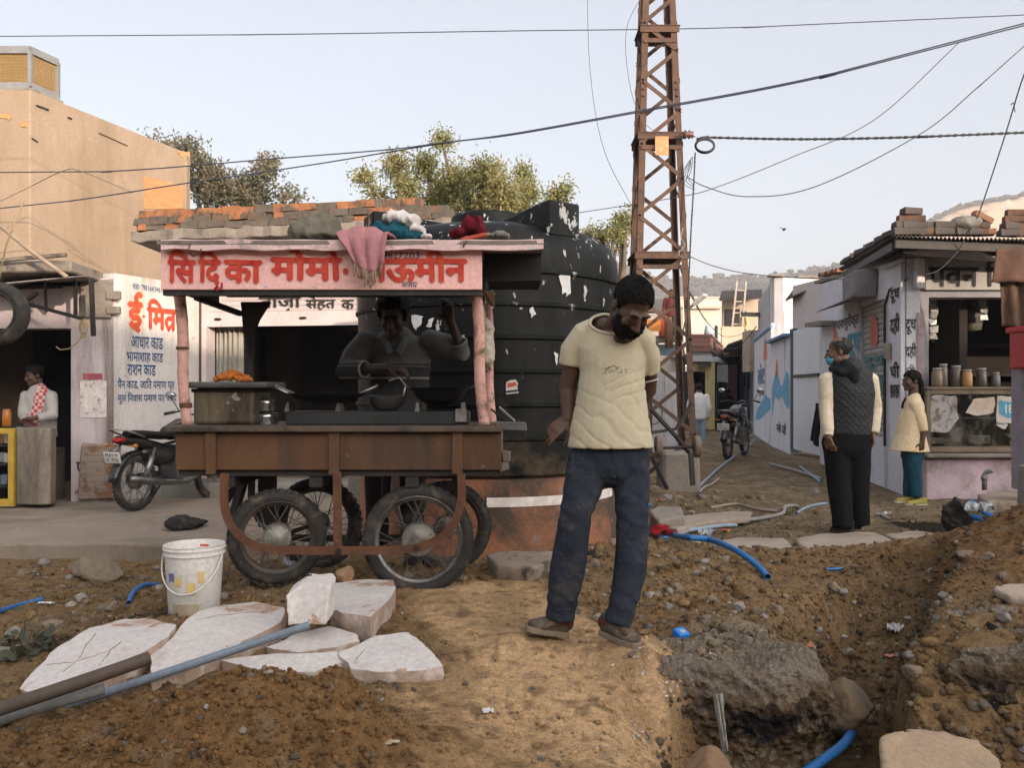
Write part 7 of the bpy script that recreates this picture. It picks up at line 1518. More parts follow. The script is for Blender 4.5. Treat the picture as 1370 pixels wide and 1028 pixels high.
for _ in range(3): cl_p = [(cl_p[k - 1] + cl_p[k] * 2 + cl_p[(k + 1) % len(cl_p)]) / 4 for k in range(len(cl_p))]
m = MB(); m.tube(cl_p, .0075, 8, closed=True); m.build('collar', TSH, tee, True)
PRN = NT('faded_print'); PRN.setcol((.16, .14, .10)); PRN.set(Roughness=.95); PRN.set(Alpha=PRN.ramp(PRN.noise(70, 5, .75), .50, .60)); PRN = PRN.m
xc0, xc1, zc_0, zc_1 = X(806, 3.7), X(838, 3.7), CZ + (525 - 500) / F * 3.7, CZ + (525 - 488) / F * 3.7
patch(tee, 'faded_print', lambda c, n: n.y < -.2 and zc_0 < c[2] < zc_1 - .35 * abs(c[0] - (xc0 + xc1) / 2) and xc0 < c[0] < xc1, .0015, PRN, tee)
JEAN = cloth('dusty_jeans', (.030, .037, .051), (.020, .025, .036), (.080, .076, .070), 800, .95, .7, stain=(.54, .72), sscale=6, foldscale=16)
m = MB()
m.limb([P(817, 580, 3.8), P(817, 600, 3.8), P(817, 625, 3.8)], [(.160, .108), (.168, .114), (.170, .118)], 22, side=V(1, 0, 0))
m.limb([P(788, 615, 3.8), P(782, 645, 3.77), P(771, 685, 3.71), P(766, 720, 3.72), P(759, 765, 3.74), P(752, 805, 3.75), P(749, 829, 3.75)], [.094, .088, .070, .074, .078, .066, .062], 18, c1=False)
m.limb([P(843, 615, 3.8), P(845, 645, 3.78), P(846, 690, 3.73), P(846, 725, 3.72), P(843, 765, 3.70), P(834, 805, 3.67), P(826, 836, 3.66)], [.086, .080, .070, .070, .070, .060, .058], 18, c1=False)
def kneefold(a):
 zk = JM['knR'].z; zh = JM['anR'].z; f = np.exp(-((a[:, 2] - zh - .09) / .07) ** 2) + .8 * np.exp(-((a[:, 2] - zk - .03) / .08) ** 2) + .6 * np.exp(-((a[:, 2] - JM['hipL'].z - .0) / .09) ** 2)
 return .0034 * f * np.sin(a[:, 2] * 80 + a[:, 0] * 60 + 6 * fbm(a[:, 0] * 10, a[:, 2] * 12, 5, 3))
jn = garment('jeans', m, .0075, JEAN, man, .007, (11, 11, 5), 9, 3, kneefold)
m = MB(); m.bar(P(822, 603, 3.675), P(822, 640, 3.69), .010, .004); m.build('fly_seam', JEAN, jn)
SHOE = mat('muddy_shoe', (.085, .07, .052), (.055, .043, .033), (.16, .125, .085), 16, .85, .5, 90, stain=(.5, .64), sscale=11); SOLE = mat('dirty_sole', (.24, .195, .14), (.16, .125, .09), (.10, .075, .05), 12, .9, .4, 80); MAROON = mat('maroon_shoe', (.10, .022, .020), (.06, .016, .015), (.12, .09, .065), 14, .85, .4)
def shoe(parent, heel, toe, k=1.0, up_m=SHOE, sole_m=SOLE, panel=True, name='shoe'):
 heel, toe = Vector(heel), Vector(toe); d = (toe - heel); L_ = d.length; d.normalize(); s = d.cross(V(0, 0, 1)).normalized(); u = s.cross(d); mb = MB()
 c = lambda t, h: heel + d * L_ * t + u * h * k
 mb.limb([c(.10, .045), c(.35, .042), c(.62, .034), c(.86, .028)], [(.036 * k, .040 * k), (.040 * k, .042 * k), (.045 * k, .033 * k), (.037 * k, .024 * k)], 16, side=s); mb.limb([c(.16, .05), c(.17, .092)], [(.034 * k, .040 * k), (.037 * k, .045 * k)], 14, side=s, c1=False)
 o = finish(remeshed(mb, .006, 2), name, up_m, parent, True); mb = MB(); pts = []
 for t, w_ in ((-.03, .018), (.0, .031), (.12, .038), (.35, .037), (.6, .046), (.8, .043), (.94, .031), (1.0, .014)): pts.append((t, w_))
 poly = [heel + d * L_ * t + s * w_ * k for t, w_ in pts] + [heel + d * L_ * t - s * w_ * k for t, w_ in pts[::-1]]; mb.prism([p - u * .004 * k for p in poly], u * .026 * k); mb.build('sole', sole_m, o, bevel=.005, seg=2)
 if panel:
  mb = MB(); mb.limb([c(.04, .055), c(.14, .06)], [(.038 * k, .034 * k), (.0395 * k, .034 * k)], 12, side=s); mb.build('heel_panel', MAROON, o, True)
  for q in range(4): mb = MB(); t = .40 + q * .07; mb.tube([c(t, .070 - q * .004) + s * .022 * k, c(t + .01, .078 - q * .005), c(t, .070 - q * .004) - s * .022 * k], .0035 * k, 6); mb.build('lace', MAROON, o, True)
 return o
def grounded(px, py, d, lift=.012): x = X(px, d); return V(x, d, gz(x, d) + lift)
hR, tR = P(757, 852, 3.78), P(703, 844, 3.70); hL, tL = P(806, 848, 3.72), P(856, 868, 3.58)
shoe(man, hR, tR); shoe(man, hL, tL)
m = MB(); w0 = JM['elL'].lerp(JM['shL'], .22); dv = (JM['elL'] - JM['shL']).normalized(); a1 = dv.orthogonal().normalized(); a2 = dv.cross(a1); w0 = JM['elL'].lerp(JM['wrL'], .12); m.tube([P(866, 511, 3.88) + V(.050 * cos(a), .048 * sin(a), .012 * cos(a)) for a in np.linspace(0, 2 * pi, 25)[:-1]], .0042, 7, closed=True); m.build('bracelet', flat('thread_bracelet', (.45, .40, .36), .5), man, True)
MAN_FEET = [(hR, tR), (hL, tL)]

# ---------------------------------------------------------------- the vendor behind the cart
JV = dict(pelvis=P(530, 560, 5.62), chest=P(535, 488, 5.60), neck=P(528, 455, 5.56), head=P(526, 424, 5.46), shL=P(580, 458, 5.58), elL=P(618, 470, 5.50), wrL=P(602, 428, 5.40), shR=P(485, 458, 5.58), elR=P(463, 496, 5.45), wrR=P(520, 492, 5.24),
          hipL=P(550, 575, 5.62), knL=P(552, 650, 5.6), anL=P(552, 745, 5.65), toeL=P(556, 760, 5.5), hipR=P(508, 575, 5.62), knR=P(505, 650, 5.6), anR=P(505, 745, 5.65), toeR=P(500, 760, 5.5))
RV = RZX(-4, 24)
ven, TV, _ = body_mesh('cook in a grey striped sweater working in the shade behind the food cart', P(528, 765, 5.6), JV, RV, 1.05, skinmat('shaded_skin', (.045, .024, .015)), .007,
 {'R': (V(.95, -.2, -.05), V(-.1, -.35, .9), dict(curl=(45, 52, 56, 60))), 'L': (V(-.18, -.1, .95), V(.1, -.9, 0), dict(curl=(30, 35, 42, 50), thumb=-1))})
cap('hair', JV['head'], RV, 1.05, (0, .012, .055), (.094, .112, .100), SHORT, HAIR, ven, .012, 40, .014)
SW = NT('grey_sweater'); sx = SW.n('ShaderNodeSeparateXYZ'); c_ = SW.co(); SW.l(c_[0], c_[1], sx, 'Vector'); zz = (sx, 'Z'); 
zb = (JV['chest'].z - .05) - 0
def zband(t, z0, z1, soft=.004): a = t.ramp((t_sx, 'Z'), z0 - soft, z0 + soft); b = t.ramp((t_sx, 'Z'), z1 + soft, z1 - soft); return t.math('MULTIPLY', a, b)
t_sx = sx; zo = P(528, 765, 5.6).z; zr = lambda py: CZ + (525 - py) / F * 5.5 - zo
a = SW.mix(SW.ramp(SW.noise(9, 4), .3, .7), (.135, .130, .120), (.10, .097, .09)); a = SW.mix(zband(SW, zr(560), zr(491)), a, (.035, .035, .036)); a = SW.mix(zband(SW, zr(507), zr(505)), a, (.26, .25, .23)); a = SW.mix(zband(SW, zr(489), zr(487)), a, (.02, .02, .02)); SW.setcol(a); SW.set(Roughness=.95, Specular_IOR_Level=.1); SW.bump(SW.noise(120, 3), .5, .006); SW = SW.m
m = MB(); m.limb([P(528, 452, 5.57), P(533, 470, 5.59), P(535, 495, 5.60), P(533, 530, 5.61), P(531, 566, 5.62)], [(.12, .09), (.21, .115), (.20, .14), (.19, .145), (.19, .145)], 22, side=V(1, 0, 0), c1=False)
m.limb([JV['shR'] + V(.03, 0, 0), JV['shR'].lerp(JV['elR'], .55), JV['elR'], JV['elR'].lerp(JV['wrR'], .42)], [.085, .078, .072, .058], 14, c1=False); m.limb([JV['shL'] + V(-.03, 0, 0), JV['shL'].lerp(JV['elL'], .6), JV['elL'], JV['elL'].lerp(JV['wrL'], .25)], [.085, .080, .074, .062], 14, c1=False)
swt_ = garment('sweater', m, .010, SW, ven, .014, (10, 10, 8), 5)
m = MB(); 
for s in (-1, 1): m.prism([P(528 + s * 1, 470, 5.44), P(528 + s * 14, 448, 5.46), P(528 + s * 19, 455, 5.46), P(528 + s * 9, 474, 5.43)], (0, .012, 0))
m.build('shirt_collar', cloth('collar_blue', (.16, .19, .21)), ven)
m = MB()
for e, w_, f, r in ((JV['elR'], JV['wrR'], .44, .050), (JV['elL'], JV['wrL'], .27, .052)):
 c = e.lerp(w_, f); dv = (w_ - e).normalized(); a1 = dv.orthogonal().normalized(); a2 = dv.cross(a1); m = MB(); m.tube([c + a1 * r * cos(a) + a2 * r * sin(a) for a in np.linspace(0, 2 * pi, 21)[:-1]], .008, 6, closed=True); m.build('cuff', cloth('cuff_grey', (.22, .21, .19)), ven, True)
m = MB(); m.limb([P(530, 555, 5.62), P(530, 590, 5.62)], [(.19, .14), (.18, .14)], 16, side=V(1, 0, 0))
for s in 'LR': m.limb([JV['hip' + s], JV['kn' + s], JV['an' + s] + V(0, 0, .02)], [.105, .085, .07], 14, c1=False)
garment('trousers', m, .012, cloth('dark_trousers', (.045, .042, .042)), ven, .01)
for s in 'LR': p = JV['an' + s]; shoe(ven, V(p.x, p.y + .06, gz(p.x, p.y) + .02), V(p.x, p.y - .19, gz(p.x, p.y - .19) + .02), 1, flat('dark_sandal', (.05, .04, .035)), flat('dark_sandal', (.05, .04, .035)), False)

# ---------------------------------------------------------------- the older man seen from behind
d0 = 7.5; Q = lambda px, py, dd=0: P(px, py, d0 + dd)
JO = dict(pelvis=Q(1132, 585), chest=Q(1136, 525), neck=Q(1127, 490), head=Q(1122, 471, .02), shL=Q(1106, 508), elL=Q(1105, 550, -.06), wrL=Q(1108, 586, -.16), shR=Q(1164, 508), elR=Q(1171, 548, .03), wrR=Q(1168, 582, -.04),
          hipL=Q(1118, 592), knL=Q(1122, 648, -.03), anL=Q(1126, 702, -.08), toeL=Q(1112, 706, .0), hipR=Q(1148, 592), knR=Q(1148, 648), anR=Q(1148, 700), toeR=Q(1138, 702, .06))
RO = RZX(-108, 8)
old, TO, _ = body_mesh('older man seen from behind in a black hooded quilted vest with cream sleeves', Q(1132, 710), JO, RO, 1.0, SK2, .007, {'L': (V(.25, -.1, -.9), V(-.8, -.5, 0), dict(curl=(40, 45, 50, 55))), 'R': (V(.05, -.05, -1), V(.9, -.3, 0), dict(curl=(40, 45, 50, 55), thumb=-1))})
cap('hair', JO['head'], RO, 1.0, (0, .020, .042), (.079, .098, .080), lambda v: v.z > np.interp(v.y, [-.1, -.03, 0, .02, .04, .12], [.2, .06, .0, .0, -.05, -.065]) and (v.z < .085 or v.y > .05), mat('grey_hair', (.030, .027, .025), (.014, .013, .012), (.05, .046, .043), 30, .7, .6, 120, stain=(.5, .62), sscale=26), old, .005, 80, .008)
m = MB(); m.ell(TO(0, -.078, -.062), (.044, .040, .046), RO); m.ell(TO(0, -.055, -.06), (.055, .05, .035), RO); finish(remeshed(m, .007, 2), 'face_mask', cloth('blue_mask', (.10, .34, .46)), old, True)
t = NT('quilted_black'); vq = t.mapping((1, 1, 1)); sx = t.n('ShaderNodeSeparateXYZ'); t.l(vq[0], vq[1], sx, 'Vector')
p1 = t.math('PINGPONG', t.math('ADD', (sx, 'X'), (sx, 'Z')), .028); p2 = t.math('PINGPONG', t.math('SUBTRACT', (sx, 'X'), (sx, 'Z')), .028); ql = t.math('MINIMUM', p1, p2); qh = t.ramp(ql, .0, .014)
t.setcol(t.mix(qh, (.009, .010, .011), (.016, .018, .020))); t.set(Roughness=.6, Specular_IOR_Level=.3); t.bump(qh, .4, .008); QUILT = t.m
CREAMS = cloth('cream_sleeve', (.60, .52, .40), (.52, .45, .34), (.40, .32, .22), foldscale=18)
m = MB()
for s, (a, b, c) in (('L', ('shL', 'elL', 'wrL')), ('R', ('shR', 'elR', 'wrR'))): m.limb([JO[a], JO[a].lerp(JO[b], .5), JO[b], JO[b].lerp(JO[c], .55), JO[c].lerp(JO[b], .05)], [.072, .064, .058, .056, .048], 14, c1=False)
m.limb([JO['shL'], JO['chest'] + V(0, 0, .08), JO['shR']], [.07, .10, .07], 12)
garment('cream_shirt', m, .008, CREAMS, old, .009, (10, 10, 15), 6)
m = MB(); m.limb([Q(1134, 490), Q(1136, 502), Q(1137, 525), Q(1136, 552), Q(1134, 582)], [(.13, .10), (.205, .125), (.215, .145), (.205, .145), (.205, .14)], 24, side=V(1, 0, 0), c1=False)
vest = garment('quilted_vest', m, .010, QUILT, old, .010, (8, 8, 10), 3)
m = MB(); m.limb([Q(1112, 494, .0), Q(1124, 498, -.09), Q(1140, 500, -.11), Q(1153, 495, -.05)], [.028, .040, .045, .035], 12); m.limb([Q(1130, 488, -.05), Q(1140, 498, -.11), Q(1143, 510, -.11)], [.055, .058, .038], 12); garment('hood', m, .009, cloth('black_hood', (.016, .018, .019), (.010, .011, .012)), old, .014, (14, 14, 14), 7)
BLT = cloth('black_trousers', (.0085, .0085, .0095), (.006, .006, .007), (.02, .019, .018), foldscale=12)
m = MB(); m.limb([Q(1133, 572), Q(1133, 600)], [(.20, .135), (.20, .14)], 18, side=V(1, 0, 0)); m.limb([JO['hipL'], JO['knL'], Q(1127, 690, -.07), Q(1128, 706, -.08)], [.118, .098, .088, .088], 16, c1=False); m.limb([JO['hipR'], JO['knR'], Q(1150, 690, -.0), Q(1151, 703, .0)], [.115, .096, .082, .080], 16, c1=False); garment('trousers', m, .010, BLT, old, .014, (7, 7, 4), 8)
for h_, t_ in ((Q(1142, 712, -.12), Q(1110, 711, -.02)), (Q(1152, 708, .0), Q(1128, 708, .1))): shoe(old, h_, t_, 1.0, flat('black_shoe', (.012, .011, .011), .5), flat('black_sole', (.02, .018, .016), .8), False)
o = drape('carried_jacket', (Q(1095, 540, .10), Q(1099, 548, -.02), Q(1096, 598, -.02), Q(1088, 590, .10)), 12, 22, 1.2, .012, cloth('black_hood', (.016, .018, .019)), .025, 3); o['label'] = ''; del o['label']; tag(o, 'dark jacket hanging over the older man\'s left arm', 'jacket')

# ---------------------------------------------------------------- the girl in profile
d0 = 9.5
JG = dict(pelvis=Q(1220, 604), chest=Q(1221, 556), neck=Q(1222, 531), head=Q(1219, 510), shL=Q(1222, 541, .12), elL=Q(1224, 574, .14), wrL=Q(1222, 598, .10), shR=Q(1226, 541, -.13), elR=Q(1236, 573, -.16), wrR=Q(1234, 592, -.19), side=V(0, 1, 0),
          hipL=Q(1218, 606, .07), knL=Q(1217, 638, .06), anL=Q(1215, 665, .06), toeL=Q(1200, 671, .06), hipR=Q(1222, 606, -.08), knR=Q(1224, 638, -.08), anR=Q(1226, 666, -.07), toeR=Q(1212, 673, -.08))
RG = RZX(-82, 3)
girl, TG, _ = body_mesh('girl in a cream kurta with orange dots standing in profile by the dairy shop', Q(1220, 674), JG, RG, .92, SK1, .007, {'R': (V(-.1, -.05, -1), V(.3, -1, 0), dict(curl=(22, 26, 30, 34))), 'L': (V(0, 0, -1), V(0, 1, 0))})
cap('hair', JG['head'], RG, .92, (0, .018, .045), (.082, .103, .086), hairline([(-.12, .075), (-.07, .068), (-.04, .035), (-.01, -.005), (.02, -.03), (.12, -.07)]), HAIR, girl, .004, 60, .008)
m = MB(); m.limb([TG(0, .10, .02), TG(0, .125, -.03), TG(.0, .13, -.10), TG(0, .115, -.17)], [.034, .034, .026, .010], 10); m.build('ponytail', HAIR, girl, True)
t = NT('dotted_kurta'); vo = t.n('ShaderNodeTexVoronoi'); vo.inputs['Scale'].default_value = 34; vo.inputs['Randomness'].default_value = .5; c_ = t.co(); t.l(c_[0], c_[1], vo, 'Vector'); a = t.mix(t.ramp(t.noise(6, 4), .3, .7), (.70, .57, .38), (.62, .49, .32)); sx = t.n('ShaderNodeSeparateXYZ'); t.l(c_[0], c_[1], sx, 'Vector')
dots = t.math('MULTIPLY', t.ramp((vo, 'Distance'), .30, .22), t.ramp((sx, 'Z'), 1.02, .92)); t.setcol(t.mix(dots, a, (.66, .40, .16))); t.set(Roughness=.95, Specular_IOR_Level=.1); t.bump(t.noise(16, 3), .5, .015); KUR = t.m
m = MB(); m.limb([Q(1223, 531), Q(1222, 541), Q(1219, 562), Q(1218, 582), Q(1217, 604)], [(.085, .065), (.165, .095), (.165, .13), (.175, .15), (.205, .205)], 22, side=V(0, 1, 0), c1=False)
m.limb([JG['shR'] + V(0, .02, 0), JG['shR'].lerp(JG['elR'], .6), JG['elR'].lerp(JG['wrR'], .25)], [.066, .058, .050], 14, c1=False); m.limb([JG['shL'], JG['elL'].lerp(JG['wrL'], .3)], [.066, .05], 14, c1=False)
ku = garment('kurta', m, .009, KUR, girl, .008, (9, 9, 4), 5)
m = MB()
for k in range(6): m.ell(Q(1206 - k * 2.0, 548 + k * 9, -.08), (.008, .008, .008), nu=6, nv=4); 
m = MB(); m.tube([Q(1212, 533, -.06), Q(1208, 540, -.04), Q(1207, 546, -.02)], .014, 7); m.build('dark_collar', cloth('maroon_collar', (.05, .015, .02)), girl, True)
m = MB()
m.limb([Q(1221, 596), Q(1221, 610)], [(.13, .12), (.13, .12)], 16, side=V(0, 1, 0))
m.limb([JG['hipL'], JG['knL'], Q(1215, 664, .06)], [.09, .068, .058], 14, c1=False); m.limb([JG['hipR'], JG['knR'], Q(1226, 665, -.07)], [.092, .072, .062], 14, c1=False); garment('jeans', m, .009, cloth('teal_jeans', (.022, .075, .105), (.015, .055, .08), (.05, .10, .12)), girl, .010, (10, 10, 12), 9)
YS = mat('yellow_sneaker', (.42, .37, .075), (.33, .28, .06), None, 10, .8, .3, 90); WS = flat('cream_sole', (.55, .50, .40), .7)
for h_, t_ in ((Q(1224, 674, .05), Q(1197, 673, .04)), (Q(1240, 677, -.08), Q(1211, 677, -.10))): shoe(girl, h_, t_, .95, YS, WS, False)

# ---------------------------------------------------------------- shopkeeper, passers-by
d0 = 9.95
JS = dict(pelvis=Q(55, 590), chest=Q(53, 545), neck=Q(50, 518), head=Q(46, 503, -.03), shL=Q(68, 530, -.02), elL=Q(70, 556, -.15), wrL=Q(44, 560, -.34), shR=Q(36, 530, .0), elR=Q(32, 556, -.1), wrR=Q(38, 566, -.3))
JS['hipL'] = Q(62, 595); JS['knL'] = Q(62, 610, -.35); JS['anL'] = Q(62, 655, -.35); JS['toeL'] = Q(60, 658, -.42); JS['hipR'] = Q(46, 595); JS['knR'] = Q(46, 610, -.35); JS['anR'] = Q(46, 655, -.35); JS['toeR'] = Q(44, 658, -.42)
RS = RZX(-40, 12)
shk, TS, _ = body_mesh('shopkeeper in a grey cardigan over a red plaid shirt seated behind the left counter', Q(54, 672), JS, RS, .95, SK1, .008, {'L': (V(-.9, -.2, 0), V(0, -.3, .9)), 'R': (V(.3, -.9, 0), V(0, 0, 1), dict(thumb=-1))})
cap('hair', JS['head'], RS, .95, (0, .016, .048), (.082, .102, .086), SHORT, HAIR, shk)
m = MB(); m.limb([Q(50, 519), Q(52, 529), Q(54, 550), Q(55, 585)], [(.09, .07), (.185, .105), (.18, .13), (.18, .135)], 20, side=V(1, 0, 0), c1=False); m.limb([JS['shL'], JS['elL'], JS['elL'].lerp(JS['wrL'], .8)], [.075, .064, .05], 14, c1=False); m.limb([JS['shR'], JS['elR'], JS['elR'].lerp(JS['wrR'], .8)], [.075, .064, .05], 14, c1=False)
cd_ = garment('cardigan', m, .010, cloth('grey_cardigan', (.40, .385, .36), (.33, .315, .30)), shk, .010, (9, 9, 9), 4)
t = NT('red_plaid'); w1 = t.n('ShaderNodeTexChecker'); w1.inputs['Scale'].default_value = 26; w1.inputs['Color1'].default_value = (.42, .05, .05, 1); w1.inputs['Color2'].default_value = (.45, .40, .38, 1); c_ = t.co(); t.l(c_[0], c_[1], w1, 'Vector'); t.setcol((w1, 'Color')); t.set(Roughness=.9)
xp0, xp1 = X(41, 9.8), X(55, 9.8); patch(cd_, 'plaid_shirt', lambda c, n: n.y < -.1 and xp0 + .10 * (c[2] - 1.0) < c[0] < xp1 + .16 * (c[2] - 1.0), .003, t.m, shk)
m = MB()
for s in 'LR': m.limb([JS['hip' + s], JS['kn' + s], JS['an' + s]], [.1, .08, .06], 12, c1=False)
garment('trousers', m, .014, cloth('dark_trousers', (.045, .042, .042)), shk, .01)
o = MB(); o.box((X(54, 10.0), 10.0, .25), (.4, .35, .6)); tag(o.build('stool', WOOD_GREY, bevel=.01), 'wooden box stool the shopkeeper sits on behind the counter', 'stool')
def passer(label, px, feet, d, h, yaw, shirt, legs, cap_m=HAIR, vox=.014, z=None, seated=False, skin=SK1):
 k = h / 1.7; b = P(px, feet, d); b.z = z if z is not None else b.z; R = Matrix.Rotation(radians(yaw), 3, 'Z'); w = lambda x, y, zz: b + R @ V(x, y, zz) * k; dz = -.42 if seated else 0
 J = dict(pelvis=w(0, 0, .95 + dz), chest=w(0, 0, 1.25 + dz), neck=w(0, .0, 1.45 + dz), head=w(0, -.02, 1.58 + dz), shL=w(.18, 0, 1.40 + dz), elL=w(.24, .02, 1.12 + dz), wrL=w(.23, -.08, .90 + dz), shR=w(-.18, 0, 1.40 + dz), elR=w(-.24, .02, 1.12 + dz), wrR=w(-.23, -.08, .90 + dz), side=R @ V(1, 0, 0))
 for s, x in (('L', .09), ('R', -.09)): J['hip' + s] = w(x, 0, .9 + dz); J['kn' + s] = w(x, -.40 if seated else -.02, .48); J['an' + s] = w(x, -.42 if seated else 0, .08); J['toe' + s] = w(x, -.6 if seated else -.17, .04)
 r, T, _ = body_mesh(label, b, J, R, k, skin, vox, {'L': (R @ V(0, -.1, -1), R @ V(1, 0, 0)), 'R': (R @ V(0, -.1, -1), R @ V(-1, 0, 0), dict(thumb=-1))})
 cap('hair', J['head'], R, k, (0, .016, .048), (.082, .102, .086), SHORT, cap_m, r, nu=28, nv=20)
 m = MB(); m.limb([w(0, 0, 1.46 + dz), w(0, 0, 1.38 + dz), w(0, 0, 1.2 + dz), w(0, 0, .84 + dz)], [(.09 * k, .07 * k), (.19 * k, .11 * k), (.185 * k, .13 * k), (.20 * k, .14 * k)], 16, side=R @ V(1, 0, 0), c1=False)
 for s in 'LR': m.limb([J['sh' + s], J['el' + s], J['wr' + s]], [.075 * k, .064 * k, .05 * k], 12, c1=False)
 garment('shirt', m, vox, shirt, r, .01)
 m = MB(); m.limb([w(0, 0, .98 + dz), w(0, 0, .85 + dz)], [(.165 * k, .12 * k), (.17 * k, .125 * k)], 14, side=R @ V(1, 0, 0))
 for s in 'LR': m.limb([J['hip' + s], J['kn' + s], J['an' + s]], [.095 * k, .075 * k, .065 * k], 12, c1=False)
 garment('trousers', m, vox, legs, r, .01); return r
passer('man in a white shirt and pale blue jeans walking away beyond the tower', 935, 607, 20, 1.62, 175, cloth('white_shirt', (.66, .64, .64)), cloth('pale_jeans', (.24, .31, .38)))
passer('dark-clothed person sitting at the far end of the lane', 974, 556, 31, 1.65, -60, cloth('black_shawl', (.02, .02, .024)), cloth('black_shawl', (.02, .02, .024)), z=.05, seated=True)
passer('person in a yellow shirt standing on the tan house balcony', 995, 474, 34.3, 1.62, -70, cloth('yellow_shirt', (.58, .44, .22)), cloth('dark_trousers', (.045, .042, .042)), z=zpy(471.5, 33.4) + .08)
passer('person leaning on the balcony rail behind the tower beside the orange awning', 898, 461, 25.6, 1.55, -20, cloth('maroon_top', (.12, .03, .03)), cloth('dark_trousers', (.045, .042, .042)), z=zpy(458, 25.5) + .02)
# ================================================================ foreground things
def S(px, py, z): return P(px, py, (CZ - z) * F / (py - HY))
def rock(name, label, cat, c, r, m, seed=0, amp=.16, sc=5, vox=None, cuts=7, group=None, R=None):
 """angular stone: ball cleaved by planes, remeshed and roughened"""
 rng2 = random.Random(seed); c = Vector(c); mb = MB(); mb.ell((0, 0, 0), (1, 1, 1), nu=22, nv=14)
 vs = [Vector(v) for v in mb.v]
 for _ in range(cuts):
  n = V(rng2.uniform(-1, 1), rng2.uniform(-1, 1), rng2.uniform(-.4, 1)).normalized(); d = rng2.uniform(.42, .78)
  vs = [v - n * max(0, v.dot(n) - d) for v in vs]
 rot = R or Matrix.Rotation(rng2.uniform(0, 6), 3, 'Z')
 mb.v = [tuple(c + rot @ V(v.x * r[0], v.y * r[1], v.z * r[2])) for v in vs]; rm = max(r); me = remeshed(mb, vox or rm / 18, 0, name); rough_mesh(me, amp * min(r), sc / rm, seed, 5)
 return tag(finish(me, name, m, None, True, fix=False), label, cat, group)
def slab(name, label, cat, top, thick, m, vox=.012, amp=.008, seed=0, sc=7, parent=None, drop=None):
 mb = MB(); top = [Vector(p) for p in top]; c = sum(top, V(0, 0, 0)) / len(top); dn = drop or V(0, 0, -thick)
 bot = [p + (c - p) * .06 + dn for p in top]; n = len(top)
 mb.add(top + bot, [tuple(range(n)), tuple(range(2 * n - 1, n - 1, -1))] + [(i, i + n, (i + 1) % n + n, (i + 1) % n) for i in range(n)])
 me = remeshed(mb, vox, 1, name); rough_mesh(me, amp, sc, seed, 4); return tag(finish(me, name, m, None, True, fix=False), label, cat)
ROCK = mat('dusty_rock', (.22, .17, .12), (.16, .12, .085), (.10, .08, .06), 6, .95, .7, 60, stain=(.5, .64), sscale=5, bdist=.01); ROCKG = mat('grey_rock', (.25, .225, .20), (.18, .16, .14), (.12, .09, .065), 6, .95, .7, 60, stain=(.5, .64), sscale=5, bdist=.01)
TAR = mat('tarry_lump', (.026, .024, .023), (.017, .016, .015), (.075, .06, .045), 9, .9, .9, 45, stain=(.54, .68), sscale=8, bdist=.015)
MARB = mat('raw_marble', (.58, .535, .51), (.52, .475, .45), (.40, .29, .225), 3, .75, .22, 40, stain=(.55, .64), sscale=2.6, c4=(.36, .235, .165), s4=(.63, .645), scale4=3, bdist=.006)
# white bucket
bp_ = G(260, 818); bz = bp_.z - .01; bk = thing('bucket', 'white plastic paint bucket with stained labels and a wire handle beside the cart wheel', 'bucket', V(bp_.x, bp_.y, bz)); c = bk.location; hb = CZ - (728 - HY) / F * bp_.y - bz; r0, r1 = .118, .140
BUCK = mat('bucket_white', (.66, .63, .60), (.60, .57, .54), (.34, .27, .19), 3, .5, .15, 50, stain=(.60, .74), sscale=6, c4=(.45, .33, .16), s4=(.69, .71), scale4=10, spec=.4, bdist=.003)
m = MB(); m.lathe([(0, 0), (r0 - .004, 0), (r0, .006), (r1 - .004, hb * .86), (r1 + .004, hb * .865), (r1 + .004, hb * .885), (r1 - .002, hb * .89), (r1 - .001, hb * .94), (r1 + .006, hb * .945), (r1 + .006, hb * .958), (r1, hb * .963), (r1, hb * .99), (r1 + .004, hb), (r1 - .006, hb), (r1 - .012, hb * .95), (r0 - .008, .02), (0, .02)], c, 56); bo = m.build('pail', BUCK, bk, 'auto')
m = MB(); m.tube([c + V(r1 * cos(a) * 1.02, -abs(r1 * sin(a)) * .9 - .02, hb * .86 - .17 * sin(a)) for a in np.linspace(0, pi, 25)], .0035, 7); m.build('handle', flat('handle_white', (.6, .58, .55), .5), bk, True)
for a0, a1, z0, z1, mm, nm in ((-128, -112, .52, .64, paint('label_blue', (.10, .10, .28), .40, 40), 'printed_label'), (-112, -96, .46, .58, paint('label_ochre', (.48, .34, .12), .44, 40), 'stain'), (-84, -68, .34, .50, paint('label_ochre', (.48, .34, .12)), 'stain'), (-62, -50, .50, .66, paint('label_ochre', (.48, .34, .12)), 'stain'), (-122, -60, .04, .2, paint('mud_splash', (.30, .24, .17), .62, 14), 'mud')):
 m = MB(); m.lathe([(r0 + (r1 - r0) * z0 / .86 * .97 + .0016, hb * z0), (r0 + (r1 - r0) * z1 / .86 * .97 + .0016, hb * z1)], c, 8, a0=radians(a0), a1=radians(a1)); m.build(nm, mm, bo, True, fix=False)
for a0, a1, z0, z1, mm in ((78, 98, .90, .97, paint('red_drip', (.45, .03, .02), .35, 60)), (48, 53, .91, .96, paint('dark_drip', (.10, .04, .08), .3, 60)), (40, 44, .90, .94, paint('dark_drip', (.10, .04, .08)))):
 m = MB(); m.lathe([(r1 - .0145, hb * z0), (r1 - .0095, hb * z1)], c, 6, a0=radians(a0), a1=radians(a1)); m.build('paint_drip', mm, bo, True, fix=False)
